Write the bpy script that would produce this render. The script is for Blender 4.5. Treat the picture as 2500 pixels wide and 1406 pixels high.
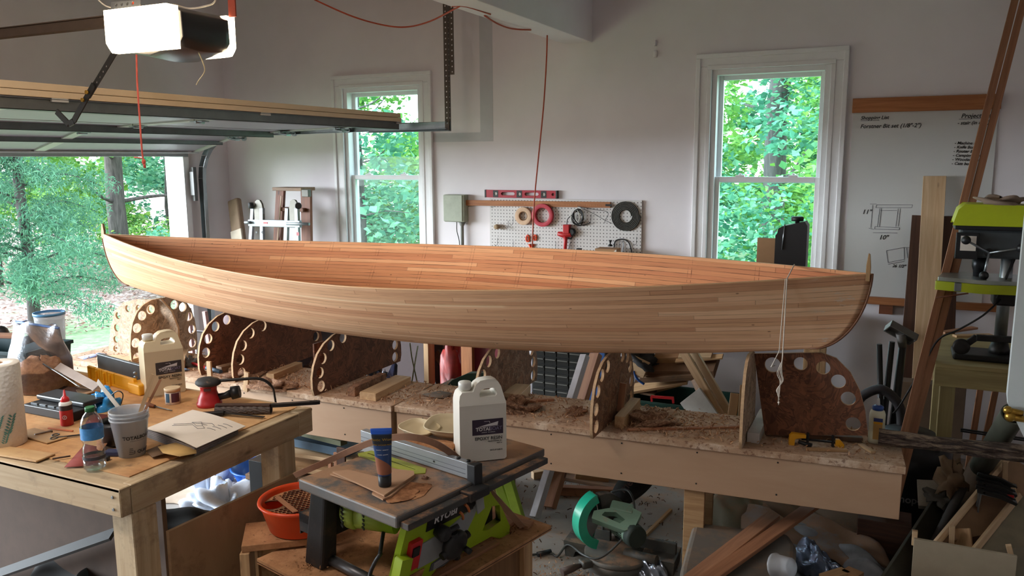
import bpy, bmesh, math, random
from mathutils import Vector, Matrix, Quaternion
sc = bpy.context.scene
for o in list(bpy.data.objects): bpy.data.objects.remove(o)
R = math.radians
# ------------------------------------------------------------------ camera
CAM_H = 1.9
YAW, PITCH, ROLL, FPX = R(25.52), R(9.0836), R(-0.316), 1980.5
_f = Vector((-math.sin(YAW)*math.cos(PITCH), math.cos(YAW)*math.cos(PITCH), -math.sin(PITCH)))
_r0 = Vector((math.cos(YAW), math.sin(YAW), 0)); _u0 = _r0.cross(_f)
_r = _r0*math.cos(ROLL) + _u0*math.sin(ROLL); _u = -_r0*math.sin(ROLL) + _u0*math.cos(ROLL)
CP = Vector((0, 0, CAM_H))
cam_d = bpy.data.cameras.new('camera'); cam = bpy.data.objects.new('camera', cam_d)
sc.collection.objects.link(cam); sc.camera = cam
cam_d.sensor_width = 36.0; cam_d.lens = 36.0*FPX/2500.0; cam_d.clip_start = 0.05; cam_d.clip_end = 300
m = Matrix((( _r.x, _u.x, -_f.x, 0), (_r.y, _u.y, -_f.y, 0), (_r.z, _u.z, -_f.z, CAM_H), (0, 0, 0, 1)))
cam.matrix_world = m
def P(px, py, X=None, Y=None, Z=None, D=None):
    """the point of the place that lies on a given wall, bench top or floor (one coordinate fixed)"""
    v = ((px-1250)/FPX)*_r - ((py-703)/FPX)*_u + _f
    if X is not None: t = X/v.x
    elif Y is not None: t = Y/v.y
    elif Z is not None: t = (Z-CAM_H)/v.z
    else: t = D
    return CP + v*t
# ------------------------------------------------------------------ world, lights, exposure
sc.view_settings.view_transform = 'Standard'; sc.view_settings.look = 'None'
sc.view_settings.exposure = 0.16; sc.view_settings.gamma = 1.0; sc.view_settings.use_curve_mapping = False
sc.cycles.use_denoising = True
sc.cycles.max_bounces = 6; sc.cycles.diffuse_bounces = 4; sc.cycles.glossy_bounces = 3
sc.cycles.transmission_bounces = 6; sc.cycles.transparent_max_bounces = 8
sc.cycles.caustics_reflective = False; sc.cycles.caustics_refractive = False
sc.cycles.use_adaptive_sampling = True; sc.cycles.adaptive_threshold = 0.03
sc.cycles.sample_clamp_indirect = 6.0
wd = bpy.data.worlds.new('sky'); sc.world = wd; wd.use_nodes = True
wn = wd.node_tree.nodes; wl = wd.node_tree.links
bg = wn['Background']
tc = wn.new('ShaderNodeTexCoord'); sx = wn.new('ShaderNodeSeparateXYZ'); rp = wn.new('ShaderNodeValToRGB')
wl.new(tc.outputs['Generated'], sx.inputs[0]); wl.new(sx.outputs['Z'], rp.inputs[0]); wl.new(rp.outputs[0], bg.inputs['Color'])
rp.color_ramp.elements[0].position = 0.0; rp.color_ramp.elements[0].color = (0.93, 0.98, 1.0, 1)
rp.color_ramp.elements[1].position = 0.6; rp.color_ramp.elements[1].color = (0.74, 0.86, 1.0, 1)
bg.inputs['Strength'].default_value = 5.2
def light(name, kind, loc, energy, color=(1, 1, 1), direction=None, **k):
    d = bpy.data.lights.new(name, kind); d.energy = energy; d.color = color
    for a, b in k.items(): setattr(d, a, b)
    o = bpy.data.objects.new(name, d); sc.collection.objects.link(o); o.location = loc
    if direction is not None: o.rotation_euler = Vector(direction).to_track_quat('-Z', 'Y').to_euler()
    return o
light('hazy_sun', 'SUN', (-20, -6, 8), 17.0, (0.84, 0.93, 1.0), direction=(1.0, 0.52, -0.20), angle=R(50))
light('unseen_ceiling_fill', 'AREA', (-2.6, 0.4, 3.25), 60, (1.0, 0.93, 0.86), direction=(0, 0, -1), shape='RECTANGLE', size=1.3, size_y=0.35)  # added fill lamp below the ceiling, out of view, to brighten the room
light('unseen_ceiling_fill', 'AREA', (1.0, -1.6, 3.25), 12, (1.0, 0.93, 0.86), direction=(0, 0, -1), shape='RECTANGLE', size=1.3, size_y=0.35)  # weaker second fill, also added, behind the camera

# ------------------------------------------------------------------ materials
MATS = {}
def _nt(name):
    m = bpy.data.materials.new(name); m.use_nodes = True; MATS[name] = m
    nt = m.node_tree; return m, nt, nt.nodes['Principled BSDF'], nt.nodes.new, nt.links.new
def _coord(nt, scale, uv=False):
    N, L = nt.nodes.new, nt.links.new
    tc = N('ShaderNodeTexCoord'); mp = N('ShaderNodeMapping'); mp.inputs['Scale'].default_value = scale
    L(tc.outputs['UV' if uv else 'Object'], mp.inputs['Vector'])
    if not uv:
        oi = N('ShaderNodeObjectInfo'); ml = N('ShaderNodeMath'); ml.operation = 'MULTIPLY'; ml.inputs[1].default_value = 13.7
        L(oi.outputs['Random'], ml.inputs[0]); L(ml.outputs[0], mp.inputs['Location'])
    return mp.outputs[0]
def _noise(nt, vec, sc_, det=4, rough=.6, dist=0):
    n = nt.nodes.new('ShaderNodeTexNoise'); n.inputs['Scale'].default_value = sc_; n.inputs['Detail'].default_value = det
    n.inputs['Roughness'].default_value = rough; n.inputs['Distortion'].default_value = dist
    if vec is not None: nt.links.new(vec, n.inputs['Vector'])
    return n.outputs['Fac']
def _ramp(nt, fac, stops):
    r = nt.nodes.new('ShaderNodeValToRGB'); nt.links.new(fac, r.inputs[0]); e = r.color_ramp.elements
    while len(e) < len(stops): e.new(.5)
    for q, (p, c) in zip(e, stops): q.position = p; q.color = (c[0], c[1], c[2], 1) if not isinstance(c, (int, float)) else (c, c, c, 1)
    return r.outputs[0]
def _mix(nt, a, b, fac, mode='MIX'):
    m = nt.nodes.new('ShaderNodeMix'); m.data_type = 'RGBA'; m.blend_type = mode
    for s, v in ((0, fac), (6, a), (7, b)):
        if isinstance(v, (int, float)): m.inputs[s].default_value = v if s == 0 else (v, v, v, 1)
        elif isinstance(v, tuple): m.inputs[s].default_value = (v[0], v[1], v[2], 1)
        else: nt.links.new(v, m.inputs[s])
    return m.outputs[2]
def _math(nt, op, a, b=0.0):
    m = nt.nodes.new('ShaderNodeMath'); m.operation = op
    for i, v in enumerate((a, b)):
        if isinstance(v, (int, float)): m.inputs[i].default_value = v
        else: nt.links.new(v, m.inputs[i])
    return m.outputs[0]
def _bump(nt, bs, fac, strength=.3, dist=.002):
    b = nt.nodes.new('ShaderNodeBump'); b.inputs['Strength'].default_value = strength; b.inputs['Distance'].default_value = dist
    nt.links.new(fac, b.inputs['Height']); nt.links.new(b.outputs[0], bs.inputs['Normal'])
def lin(r, g, b): return tuple(((c/255)/12.92 if c <= 10 else (((c/255)+.055)/1.055)**2.4) for c in (r, g, b))
def plain(name, col, rough=.55, metal=0., var=.12, scale=14., spec=.5, bump=0., alpha=None, trans=0., emit=None, coat=0.):
    if name in MATS: return MATS[name]
    m, nt, bs, N, L = _nt(name); c = lin(*col)
    v = _noise(nt, _coord(nt, (1, 1, 1)), scale, 5)
    out = _ramp(nt, v, [(.3, tuple(x*(1-var) for x in c)), (.7, tuple(min(1, x*(1+var)) for x in c))])
    L(out, bs.inputs['Base Color'])
    bs.inputs['Roughness'].default_value = rough; bs.inputs['Metallic'].default_value = metal
    bs.inputs['Specular IOR Level'].default_value = spec; bs.inputs['Transmission Weight'].default_value = trans
    if coat: bs.inputs['Coat Weight'].default_value = coat
    if alpha is not None: bs.inputs['Alpha'].default_value = alpha
    if bump: _bump(nt, bs, v, bump)
    if emit: bs.inputs['Emission Color'].default_value = (*emit[0], 1); bs.inputs['Emission Strength'].default_value = emit[1]
    return m
def dusty(name, col, dust=(176, 132, 98), amount=.5, rough=.7, metal=0., scale=9.):
    """a surface with sawdust lying on its upward faces in patches"""
    if name in MATS: return MATS[name]
    m, nt, bs, N, L = _nt(name); c = lin(*col)
    n = _noise(nt, _coord(nt, (1, 1, 1)), scale, 8, .7)
    f = _ramp(nt, n, [(.62-amount*.3, 0.), (.75-amount*.3, 1.)])
    g = N('ShaderNodeNewGeometry'); s = N('ShaderNodeSeparateXYZ'); L(g.outputs['Normal'], s.inputs[0])
    up = _ramp(nt, s.outputs['Z'], [(.4, .12), (.85, 1.)])
    L(_mix(nt, c, lin(*dust), _math(nt, 'MULTIPLY', f, up)), bs.inputs['Base Color'])
    bs.inputs['Roughness'].default_value = rough; bs.inputs['Metallic'].default_value = metal; _bump(nt, bs, n, .45, .006)
    return m
def wood(name, c1, c2, grain=(1.6, 26, 26), rough=.62, knots=True, dirt=None, axis='X', bump=.12):
    if name in MATS: return MATS[name]
    m, nt, bs, N, L = _nt(name)
    g = {'X': grain, 'Y': (grain[1], grain[0], grain[2]), 'Z': (grain[1], grain[2], grain[0])}[axis]
    v = _noise(nt, _coord(nt, g), 1.6, 6, .62, .6); big = _noise(nt, _coord(nt, tuple(x*.12 for x in g)), 2., 3)
    a, b = lin(*c1), lin(*c2)
    col = _ramp(nt, v, [(.32, a), (.55, tuple((x+y)/2 for x, y in zip(a, b))), (.72, b)])
    col = _mix(nt, col, _ramp(nt, big, [(.3, .78), (.7, 1.08)]), 1., 'MULTIPLY')
    if knots:
        vo = N('ShaderNodeTexVoronoi'); vo.inputs['Scale'].default_value = 2.6
        gs = {'X': (1.1, 3.2, 3.2), 'Y': (3.2, 1.1, 3.2), 'Z': (3.2, 3.2, 1.1)}[axis]
        L(_coord(nt, gs), vo.inputs['Vector'])
        col = _mix(nt, tuple(x*.32 for x in a), col, _ramp(nt, vo.outputs['Distance'], [(.035, 0.), (.085, 1.)]))
    if dirt:
        col = _mix(nt, col, lin(*dirt), _ramp(nt, _noise(nt, _coord(nt, (1, 1, 1)), 6, 7, .7), [(.52, 0.), (.68, .8)]))
    L(col, bs.inputs['Base Color']); bs.inputs['Roughness'].default_value = rough
    if bump: _bump(nt, bs, v, bump, .001)
    return m

W_PINE = wood('pine', (168, 128, 88), (206, 170, 126))
W_PINE_PALE = wood('pine_pale', (196, 160, 120), (226, 196, 158))
W_FIR = wood('fir_orange', (150, 92, 52), (188, 124, 76))
W_CEDAR = wood('cedar', (148, 98, 70), (190, 136, 100))
W_DARK = wood('dark_walnut', (62, 38, 26), (92, 58, 40))
W_OLD = wood('weathered', (112, 84, 62), (150, 116, 86), dirt=(96, 84, 74))
W_BENCH = wood('bench_lumber', (178, 152, 118), (208, 186, 152), dirt=(120, 100, 82))
W_PLY = wood('plywood', (186, 146, 100), (212, 176, 128), grain=(1.2, 7, 7), dirt=(150, 110, 76))
W_MDF = plain('fibreboard', (196, 170, 138), .7, var=.06, scale=5)
W_LADDER = wood('ladder_wood', (104, 58, 34), (138, 80, 48))
W_TREATED = wood('treated_pine', (150, 132, 86), (182, 164, 112))
M_BLACK = plain('black_plastic', (24, 24, 26), .45)
M_BLACKM = plain('black_metal', (34, 32, 31), .5, .3)
M_STEEL = plain('galvanised_steel', (150, 156, 160), .35, .9)
M_ALU = plain('aluminium', (128, 134, 138), .45, .6)
M_WHITE = plain('white_plastic', (224, 224, 218), .4, var=.02)
M_YELLOW = plain('yellow_plastic', (226, 160, 26), .45, var=.05)
M_RED = plain('red_plastic', (176, 30, 34), .4, var=.06)
M_ORANGEP = plain('orange_plastic', (222, 72, 26), .35, var=.05)
M_BLUEP = plain('blue_plastic', (38, 92, 176), .35, var=.05)
M_LIME = plain('lime_plastic', (164, 188, 36), .45, var=.08)
M_PAPER = plain('paper', (226, 214, 200), .8, var=.03)
M_CARD = plain('cardboard', (168, 128, 92), .85, var=.07)
M_BRASS = plain('brass', (176, 140, 62), .3, .9)
M_INK = plain('ink', (40, 42, 60), .6, var=.02)
M_INKB = plain('black_print', (26, 24, 26), .6, var=.02)
M_WPRINT = plain('white_print', (216, 212, 214), .6, var=.02)

# ------------------------------------------------------------------ builders
COL = sc.collection
def tag(o, label=None, cat=None, group=None, kind=None):
    if label: o['label'] = label
    if cat: o['category'] = cat
    if group: o['group'] = group
    if kind: o['kind'] = kind
    return o
def thing(name, label, cat, loc, group=None):
    o = bpy.data.objects.new(name, None); COL.objects.link(o); o.location = loc; o.empty_display_size = .05
    return tag(o, label, cat, group)
def frame(p0, p1, up=(0, 0, 1)):
    x = (Vector(p1)-Vector(p0)).normalized(); up = Vector(up)
    y = up.cross(x)
    if y.length < 1e-4: y = Vector((0, 1, 0)).cross(x)
    y.normalize(); z = x.cross(y)
    c = (Vector(p0)+Vector(p1))/2
    return Matrix(((x.x, y.x, z.x, c.x), (x.y, y.y, z.y, c.y), (x.z, y.z, z.z, c.z), (0, 0, 0, 1)))
class MB:
    def __init__(s): s.b = bmesh.new(); s.mi = 0; s.uv = None
    def _f(s, vs, smooth=False):
        try: f = s.b.faces.new(vs)
        except ValueError: return None
        f.material_index = s.mi; f.smooth = smooth; return f
    def box(s, x0, x1, y0, y1, z0, z1, M=None):
        c = [Vector((x, y, z)) for x in (x0, x1) for y in (y0, y1) for z in (z0, z1)]
        if M is not None: c = [M @ p for p in c]
        v = [s.b.verts.new(p) for p in c]
        for q in ((0, 1, 3, 2), (4, 6, 7, 5), (0, 4, 5, 1), (2, 3, 7, 6), (0, 2, 6, 4), (1, 5, 7, 3)): s._f([v[i] for i in q])
        return s
    def bar(s, p0, p1, w, t, up=(0, 0, 1)):
        M = frame(p0, p1, up); L = (Vector(p1)-Vector(p0)).length/2
        return s.box(-L, L, -w/2, w/2, -t/2, t/2, M)
    def tube(s, pts, r, n=10, cap=True, smooth=True, ry=None):
        pts = [Vector(p) for p in pts]; k = len(pts); rr = r if isinstance(r, (list, tuple)) else [r]*k
        rings = []; prev = None
        for i, p in enumerate(pts):
            d = (pts[min(i+1, k-1)]-pts[max(i-1, 0)])
            if d.length < 1e-9: d = Vector((0, 0, 1))
            d.normalize()
            if prev is None:
                a = d.orthogonal().normalized()
            else:
                a = prev - d*prev.dot(d)
                a = a.normalized() if a.length > 1e-5 else d.orthogonal().normalized()
            prev = a; b = d.cross(a)
            rings.append([s.b.verts.new(p + (a*math.cos(2*math.pi*j/n) + b*math.sin(2*math.pi*j/n)*(ry or 1.))*rr[i]) for j in range(n)])
        for i in range(k-1):
            for j in range(n): s._f([rings[i][j], rings[i][(j+1) % n], rings[i+1][(j+1) % n], rings[i+1][j]], smooth)
        if cap: s._f(rings[0][::-1]); s._f(rings[-1])
        return s
    def lathe(s, prof, c=(0, 0, 0), axis=(0, 0, 1), n=24, smooth=True, cap0=True, cap1=True, sx=1., sy=1.):
        q = Vector((0, 0, 1)).rotation_difference(Vector(axis)); c = Vector(c); rings = []
        for r, z in prof:
            rings.append([s.b.verts.new(c + q @ Vector((r*math.cos(2*math.pi*j/n)*sx, r*math.sin(2*math.pi*j/n)*sy, z))) for j in range(n)])
        for i in range(len(prof)-1):
            for j in range(n): s._f([rings[i][j], rings[i][(j+1) % n], rings[i+1][(j+1) % n], rings[i+1][j]], smooth)
        if cap0: s._f(rings[0][::-1])
        if cap1: s._f(rings[-1])
        return s
    def prism(s, poly, M, h):
        """2-D outline in the xy plane of M, raised by h along its z"""
        a = [s.b.verts.new(M @ Vector((x, y, 0))) for x, y in poly]; b = [s.b.verts.new(M @ Vector((x, y, h))) for x, y in poly]
        s._f(a[::-1]); s._f(b); k = len(poly)
        for i in range(k): s._f([a[i], a[(i+1) % k], b[(i+1) % k], b[i]])
        return s
    def grid(s, fn, nu, nv, smooth=True, closed_u=False, thick=None):
        vs = [[s.b.verts.new(fn(i/(nu if closed_u else nu-1), j/(nv-1))) for j in range(nv)] for i in range(nu)]
        for i in range(nu if closed_u else nu-1):
            for j in range(nv-1): s._f([vs[i][j], vs[(i+1) % nu][j], vs[(i+1) % nu][j+1], vs[i][j+1]], smooth)
        return vs
    def ball(s, c, r, n=12, sx=1, sy=1, sz=1):
        c = Vector(c)
        s.grid(lambda u, v: c+Vector((math.cos(2*math.pi*u)*math.sin(math.pi*(v*.98+.01))*r*sx, math.sin(2*math.pi*u)*math.sin(math.pi*(v*.98+.01))*r*sy, math.cos(math.pi*(v*.98+.01))*r*sz)), n, n//2+2, True, True)
        return s
    def addmesh(s, me, M, mi=None):
        n0 = len(s.b.verts); nf = len(s.b.faces)
        s.b.from_mesh(me); s.b.verts.ensure_lookup_table(); s.b.faces.ensure_lookup_table()
        for v in s.b.verts[n0:]: v.co = M @ v.co
        for f in s.b.faces[nf:]: f.material_index = s.mi
        return s
    def build(s, name, mat, parent=None, bevel=0., recalc=True, origin=None, solid=0., seg=2, M=None):
        if recalc: bmesh.ops.recalc_face_normals(s.b, faces=s.b.faces[:])
        me = bpy.data.meshes.new(name)
        if M is None:
            if parent is not None: org = parent.matrix_basis.translation.copy() if parent.parent is None else (parent.parent.matrix_basis.translation + parent.matrix_basis.translation)
            elif origin is not None: org = Vector(origin)
            else:
                xs = [v.co for v in s.b.verts]
                org = Vector(((min(v.x for v in xs)+max(v.x for v in xs))/2, (min(v.y for v in xs)+max(v.y for v in xs))/2, min(v.z for v in xs)))
            for v in s.b.verts: v.co -= org
        s.b.to_mesh(me); s.b.free()
        for q in (mat if isinstance(mat, (list, tuple)) else [mat]): me.materials.append(q)
        o = bpy.data.objects.new(name, me); COL.objects.link(o)
        if M is not None: o.matrix_basis = M
        elif parent is None: o.location = org
        if parent is not None:
            o.parent = parent
            if M is not None:
                base = parent.matrix_basis if parent.parent is None else parent.parent.matrix_basis @ parent.matrix_basis
                o.matrix_basis = base.inverted() @ M
        if solid:
            md = o.modifiers.new('solid', 'SOLIDIFY'); md.thickness = solid; md.offset = 0
        if bevel:
            md = o.modifiers.new('bevel', 'BEVEL'); md.width = bevel; md.segments = seg; md.limit_method = 'ANGLE'; md.angle_limit = R(40)
        return o
def board(name, mat, p0, p1, w, t, up=(0, 0, 1), parent=None, bevel=.0015, label=None, cat=None, group=None):
    """a straight piece of lumber; its own X axis runs along the grain"""
    L = (Vector(p1)-Vector(p0)).length/2; b = MB(); b.box(-L, L, -w/2, w/2, -t/2, t/2)
    o = b.build(name, mat, parent, bevel=bevel, M=frame(p0, p1, up), seg=1)
    return tag(o, label, cat, group)
def plate_mesh(outer, holes, thick, res=24):
    """flat plate with round or outlined holes, centred on z = 0"""
    cu = bpy.data.curves.new('tmp', 'CURVE'); cu.dimensions = '2D'; cu.fill_mode = 'BOTH'; cu.extrude = thick/2
    def add(pts):
        sp = cu.splines.new('POLY'); sp.points.add(len(pts)-1); sp.use_cyclic_u = True
        for q, (x, y) in zip(sp.points, pts): q.co = (x, y, 0, 1)
    add(outer)
    for h in holes:
        if len(h) == 3: add([(h[0]+h[2]*math.cos(2*math.pi*i/res), h[1]+h[2]*math.sin(2*math.pi*i/res)) for i in range(res)])
        else: add(h)
    ob = bpy.data.objects.new('tmp', cu); COL.objects.link(ob)
    dg = bpy.context.evaluated_depsgraph_get(); dg.update()
    me = bpy.data.meshes.new_from_object(ob.evaluated_get(dg)); bpy.data.objects.remove(ob); bpy.data.curves.remove(cu)
    return me
def text_mesh(body, size, extrude=.0004, align='LEFT', bold=0., shear=0., space=1.):
    cu = bpy.data.curves.new('tmp', 'FONT'); cu.body = body; cu.size = size; cu.extrude = extrude; cu.align_x = align; cu.offset = bold; cu.shear = shear; cu.resolution_u = 3; cu.space_character = space
    ob = bpy.data.objects.new('tmp', cu); COL.objects.link(ob)
    dg = bpy.context.evaluated_depsgraph_get(); dg.update()
    me = bpy.data.meshes.new_from_object(ob.evaluated_get(dg)); bpy.data.objects.remove(ob); bpy.data.curves.remove(cu)
    return me
def copy_tree(o, parent=None):
    c = o.copy(); COL.objects.link(c); c.parent = parent
    for ch in list(o.children): copy_tree(ch, c)
    return c
def basis(o, x, y):
    """matrix with origin o, x axis and (roughly) y axis"""
    x = Vector(x).normalized(); z = x.cross(Vector(y)).normalized(); y = z.cross(x); o = Vector(o)
    return Matrix(((x.x, y.x, z.x, o.x), (x.y, y.y, z.y, o.y), (x.z, y.z, z.z, o.z), (0, 0, 0, 1)))
def smoothpath(pts, n=6):
    pts = [Vector(p) for p in pts]; out = []
    for i in range(len(pts)-1):
        a, b, c, d = pts[max(i-1, 0)], pts[i], pts[i+1], pts[min(i+2, len(pts)-1)]
        for k in range(n):
            t = k/n; out.append(.5*((2*b)+(c-a)*t+(2*a-5*b+4*c-d)*t*t+(3*b-a-3*c+d)*t**3))
    out.append(pts[-1]); return out

#=====STRUCT=====
XL, YB, XR, YF, ZC = -5.58, 5.67, 3.4, -3.2, 3.4
m, nt, bs, N, L = _nt('wall_paint')
v = _coord(nt, (1, 1, 1)); n1 = _noise(nt, v, 1.1, 4); n2 = _noise(nt, v, 60, 3)
col = _ramp(nt, n1, [(.3, lin(222, 216, 220)), (.7, lin(236, 231, 234))])
vo = N('ShaderNodeTexVoronoi'); vo.inputs['Scale'].default_value = 3.1; L(v, vo.inputs['Vector'])
col = _mix(nt, lin(120, 108, 98), col, _ramp(nt, vo.outputs['Distance'], [(.012, 0.), (.022, 1.)]))
L(col, bs.inputs['Base Color']); bs.inputs['Roughness'].default_value = .75; _bump(nt, bs, n2, .05, .002)
M_WALL = m
M_TRIM = plain('trim_white', (232, 232, 234), .45, var=.03)
M_PATCH = plain('joint_compound', (196, 196, 200), .8, var=.03)
def wall_with_holes(name, axis, pos, u0, u1, z0, z1, holes, thick):
    """wall slab cut by rectangular openings; holes = (u0,u1,z0,z1)"""
    b = MB(); us = sorted({u0, u1, *[h[0] for h in holes], *[h[1] for h in holes]}); zs = sorted({z0, z1, *[h[2] for h in holes], *[h[3] for h in holes]})
    for i in range(len(us)-1):
        for j in range(len(zs)-1):
            cu, cz = (us[i]+us[i+1])/2, (zs[j]+zs[j+1])/2
            if any(h[0] < cu < h[1] and h[2] < cz < h[3] for h in holes): continue
            if axis == 'Y': b.box(us[i], us[i+1], pos, pos+thick, zs[j], zs[j+1])
            else: b.box(pos-thick, pos, us[i], us[i+1], zs[j], zs[j+1])
    bmesh.ops.remove_doubles(b.b, verts=b.b.verts[:], dist=1e-4)
    dup = {}
    for f in b.b.faces:
        k = tuple(sorted(v.index for v in f.verts)); dup.setdefault(k, []).append(f)
    o = b.build(name, M_WALL, recalc=False); return tag(o, kind='structure')
W1 = (-4.26, -3.5, 1.02, 2.48); W2 = (-1.2, -.45, 1.02, 2.48)
wall_with_holes('wall_back', 'Y', YB, XL-.15, XR+.15, -.1, ZC, [W1, W2], .14)
DO = (-.45, 5.2, -.02, 1.97)
wall_with_holes('wall_left', 'X', XL, YF, YB, -.1, ZC, [DO], .16)
tag(MB().box(XR, XR+.12, YF, YB, -.1, ZC).build('wall_right', M_WALL), kind='structure')
tag(MB().box(XL-.15, XR+.15, YF-.12, YF, -.1, ZC).build('wall_front', M_WALL), kind='structure')
tag(MB().box(XL-.15, XR+.15, YF-.12, YB+.14, ZC, ZC+.1).build('ceiling', M_WALL), kind='structure')
m, nt, bs, N, L = _nt('concrete')
v = _coord(nt, (1, 1, 1)); n1 = _noise(nt, v, 1.3, 6, .7); n2 = _noise(nt, v, 42, 4, .7)
col = _ramp(nt, n1, [(.3, lin(134, 128, 122)), (.7, lin(168, 162, 156))])
col = _mix(nt, col, lin(172, 136, 106), _ramp(nt, _noise(nt, v, 3.4, 9, .75), [(.5, 0.), (.66, .75)]))
col = _mix(nt, col, lin(110, 84, 64), _ramp(nt, n2, [(.66, 0.), (.72, .8)]))
L(col, bs.inputs['Base Color']); bs.inputs['Roughness'].default_value = .62; _bump(nt, bs, n2, .1, .002)
tag(MB().box(XL-.15, XR+.15, YF-.12, YB+.14, -.12, 0).build('floor', m), kind='structure')
# boxed beam that meets the back wall
tag(MB().box(-2.27, -2.06, YF, YB, 2.715, ZC).build('ceiling_beam', M_WALL, bevel=.004), kind='structure')
# joint-compound stripes of a repaired opening on the back wall
b = MB(); b.box(-2.97, -2.86, YB-.0015, YB, 2.07, ZC); b.box(-3.4, -2.86, YB-.0012, YB, 2.03, 2.10)
tag(b.build('trim_1', M_PATCH), kind='structure')
# garage opening lining
tag(MB().box(XL-.17, XL+.012, 5.14, 5.2, 0, 1.93).build('trim_2', M_TRIM, bevel=.003), kind='structure')
tag(MB().box(XL-.17, XL+.012, -.45, 5.2, 1.93, 1.97).build('trim_4', plain('jamb_grey', (150, 154, 160), .5), bevel=.003), kind='structure')
tag(MB().box(XL-.22, XL-.17, 5.15, 5.3, -.03, 2.05).build('trim_3', M_TRIM, bevel=.003), kind='structure')
tag(MB().box(XL-.004, XL+.008, 5.24, YB, 0, .0).build('trim_4', M_TRIM), kind='structure') if 0 else None
# windows
m, nt, bs, N, L = _nt('window_glass')
gl = N('ShaderNodeBsdfGlossy'); gl.inputs['Roughness'].default_value = .02; tr = N('ShaderNodeBsdfTransparent'); tr.inputs[0].default_value = (.86, .96, .95, 1)
mx = N('ShaderNodeMixShader'); mx.inputs[0].default_value = .025; L(tr.outputs[0], mx.inputs[1]); L(gl.outputs[0], mx.inputs[2]); L(mx.outputs[0], nt.nodes['Material Output'].inputs[0])
M_GLASS = m
def window(n, W):
    x0, x1, z0, z1 = W
    root = thing('window_%d' % n, None, None, ((x0+x1)/2, YB, z0)); root['kind'] = 'structure'
    b = MB()     # moulded casing, three stepped bands
    for (o, i, d) in ((.105, .075, .030), (.078, .02, .018), (.03, .0, .024)):
        b.box(x0-o, x0-i, YB-d, YB, z0-.02, z1+i); b.box(x1+i, x1+o, YB-d, YB, z0-.02, z1+i); b.box(x0-o, x1+o, YB-d, YB, z1+i, z1+o)
    b.build('casing', M_TRIM, root, bevel=.004)
    b = MB(); b.box(x0-.13, x1+.13, YB-.06, YB+.05, z0-.045, z0-.02); b.box(x0-.1, x1+.1, YB-.02, YB, z0-.12, z0-.045); b.build('window_sill', M_TRIM, root, bevel=.004)
    b = MB(); b.box(x0, x0+.035, YB, YB+.13, z0, z1); b.box(x1-.035, x1, YB, YB+.13, z0, z1); b.box(x0+.035, x1-.035, YB, YB+.13, z1-.035, z1); b.box(x0+.035, x1-.035, YB, YB+.13, z0-.02, z0+.015)
    b.build('window_frame', M_TRIM, root, bevel=.002)
    zm = 1.745
    for nm, y, a, c in (('upper_sash', YB+.075, zm-.02, z1-.03), ('lower_sash', YB+.03, z0+.01, zm+.022)):
        b = MB(); w = .035
        b.box(x0+.03, x0+.03+w, y, y+.035, a, c); b.box(x1-.03-w, x1-.03, y, y+.035, a, c); b.box(x0+.03+w, x1-.03-w, y, y+.035, a, a+w); b.box(x0+.03+w, x1-.03-w, y, y+.035, c-w, c)
        s = b.build(nm, M_TRIM, root, bevel=.003)
        MB().box(x0+.06, x1-.06, y+.015, y+.019, a+w-.005, c-w+.005).build('pane', M_GLASS, s)
    for f in (.27, .73):
        xx = x0+(x1-x0)*f; b = MB(); b.box(xx-.03, xx+.03, YB+.028, YB+.06, zm+.022, zm+.034); b.lathe([(.012, 0), (.008, .012)], (xx, YB+.045, zm+.034), n=12); b.build('sash_lock', M_TRIM, root, bevel=.002)
    return root
window(1, W1); window(2, W2)

# ------------------------------------------------------------------ outside
def leaf_mat(name, cols, trans=.35):
    m, nt, bs, N, L = _nt(name)
    g = N('ShaderNodeNewGeometry'); col = _ramp(nt, g.outputs['Random Per Island'], [(i/(len(cols)-1), lin(*c)) for i, c in enumerate(cols)])
    t = N('ShaderNodeBsdfTranslucent'); d = N('ShaderNodeBsdfDiffuse'); mx = N('ShaderNodeMixShader'); mx.inputs[0].default_value = trans
    L(col, t.inputs[0]); L(col, d.inputs[0]); L(d.outputs[0], mx.inputs[1]); L(t.outputs[0], mx.inputs[2]); L(mx.outputs[0], nt.nodes['Material Output'].inputs[0])
    return m
LEAF_A = leaf_mat('leaf_yellow_green', [(134, 180, 88), (108, 166, 92), (164, 206, 104), (92, 150, 96), (176, 214, 150)])
LEAF_B = leaf_mat('leaf_blue_green', [(86, 148, 122), (104, 168, 134), (74, 130, 112), (134, 190, 148), (160, 206, 184)])
LEAF_J = leaf_mat('juniper_green', [(96, 148, 122), (116, 166, 136), (78, 126, 106), (134, 182, 146)], .25)
BARK = wood('bark', (58, 54, 54), (104, 98, 96), grain=(2.2, 16, 16), knots=False, bump=.5, axis='Z', rough=.9)
def leaves(b, c, rad, n, size, rnd, flat=.5, squash=1., thin=.45, droop=0.):
    c = Vector(c)
    for _ in range(n):
        while True:
            p = Vector((rnd.uniform(-1, 1), rnd.uniform(-1, 1), rnd.uniform(-1, 1)))
            if p.length < 1: break
        p = c + Vector((p.x*rad[0], p.y*rad[1], p.z*rad[2]))
        a = Vector((rnd.gauss(0, 1), rnd.gauss(0, 1), rnd.gauss(0, flat)-droop)).normalized(); u = Vector((rnd.gauss(0, .5), rnd.gauss(0, .5), 1)).cross(a).normalized()
        s_ = size*rnd.uniform(.6, 1.3); w_ = s_*thin; k = a.cross(u)*s_*.12
        v = [b.b.verts.new(q) for q in (p-a*s_*.5, p+u*w_+k, p+a*s_*.5, p-u*w_+k)]
        b._f([v[0], v[1], v[2]]); b._f([v[0], v[2], v[3]])
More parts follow.
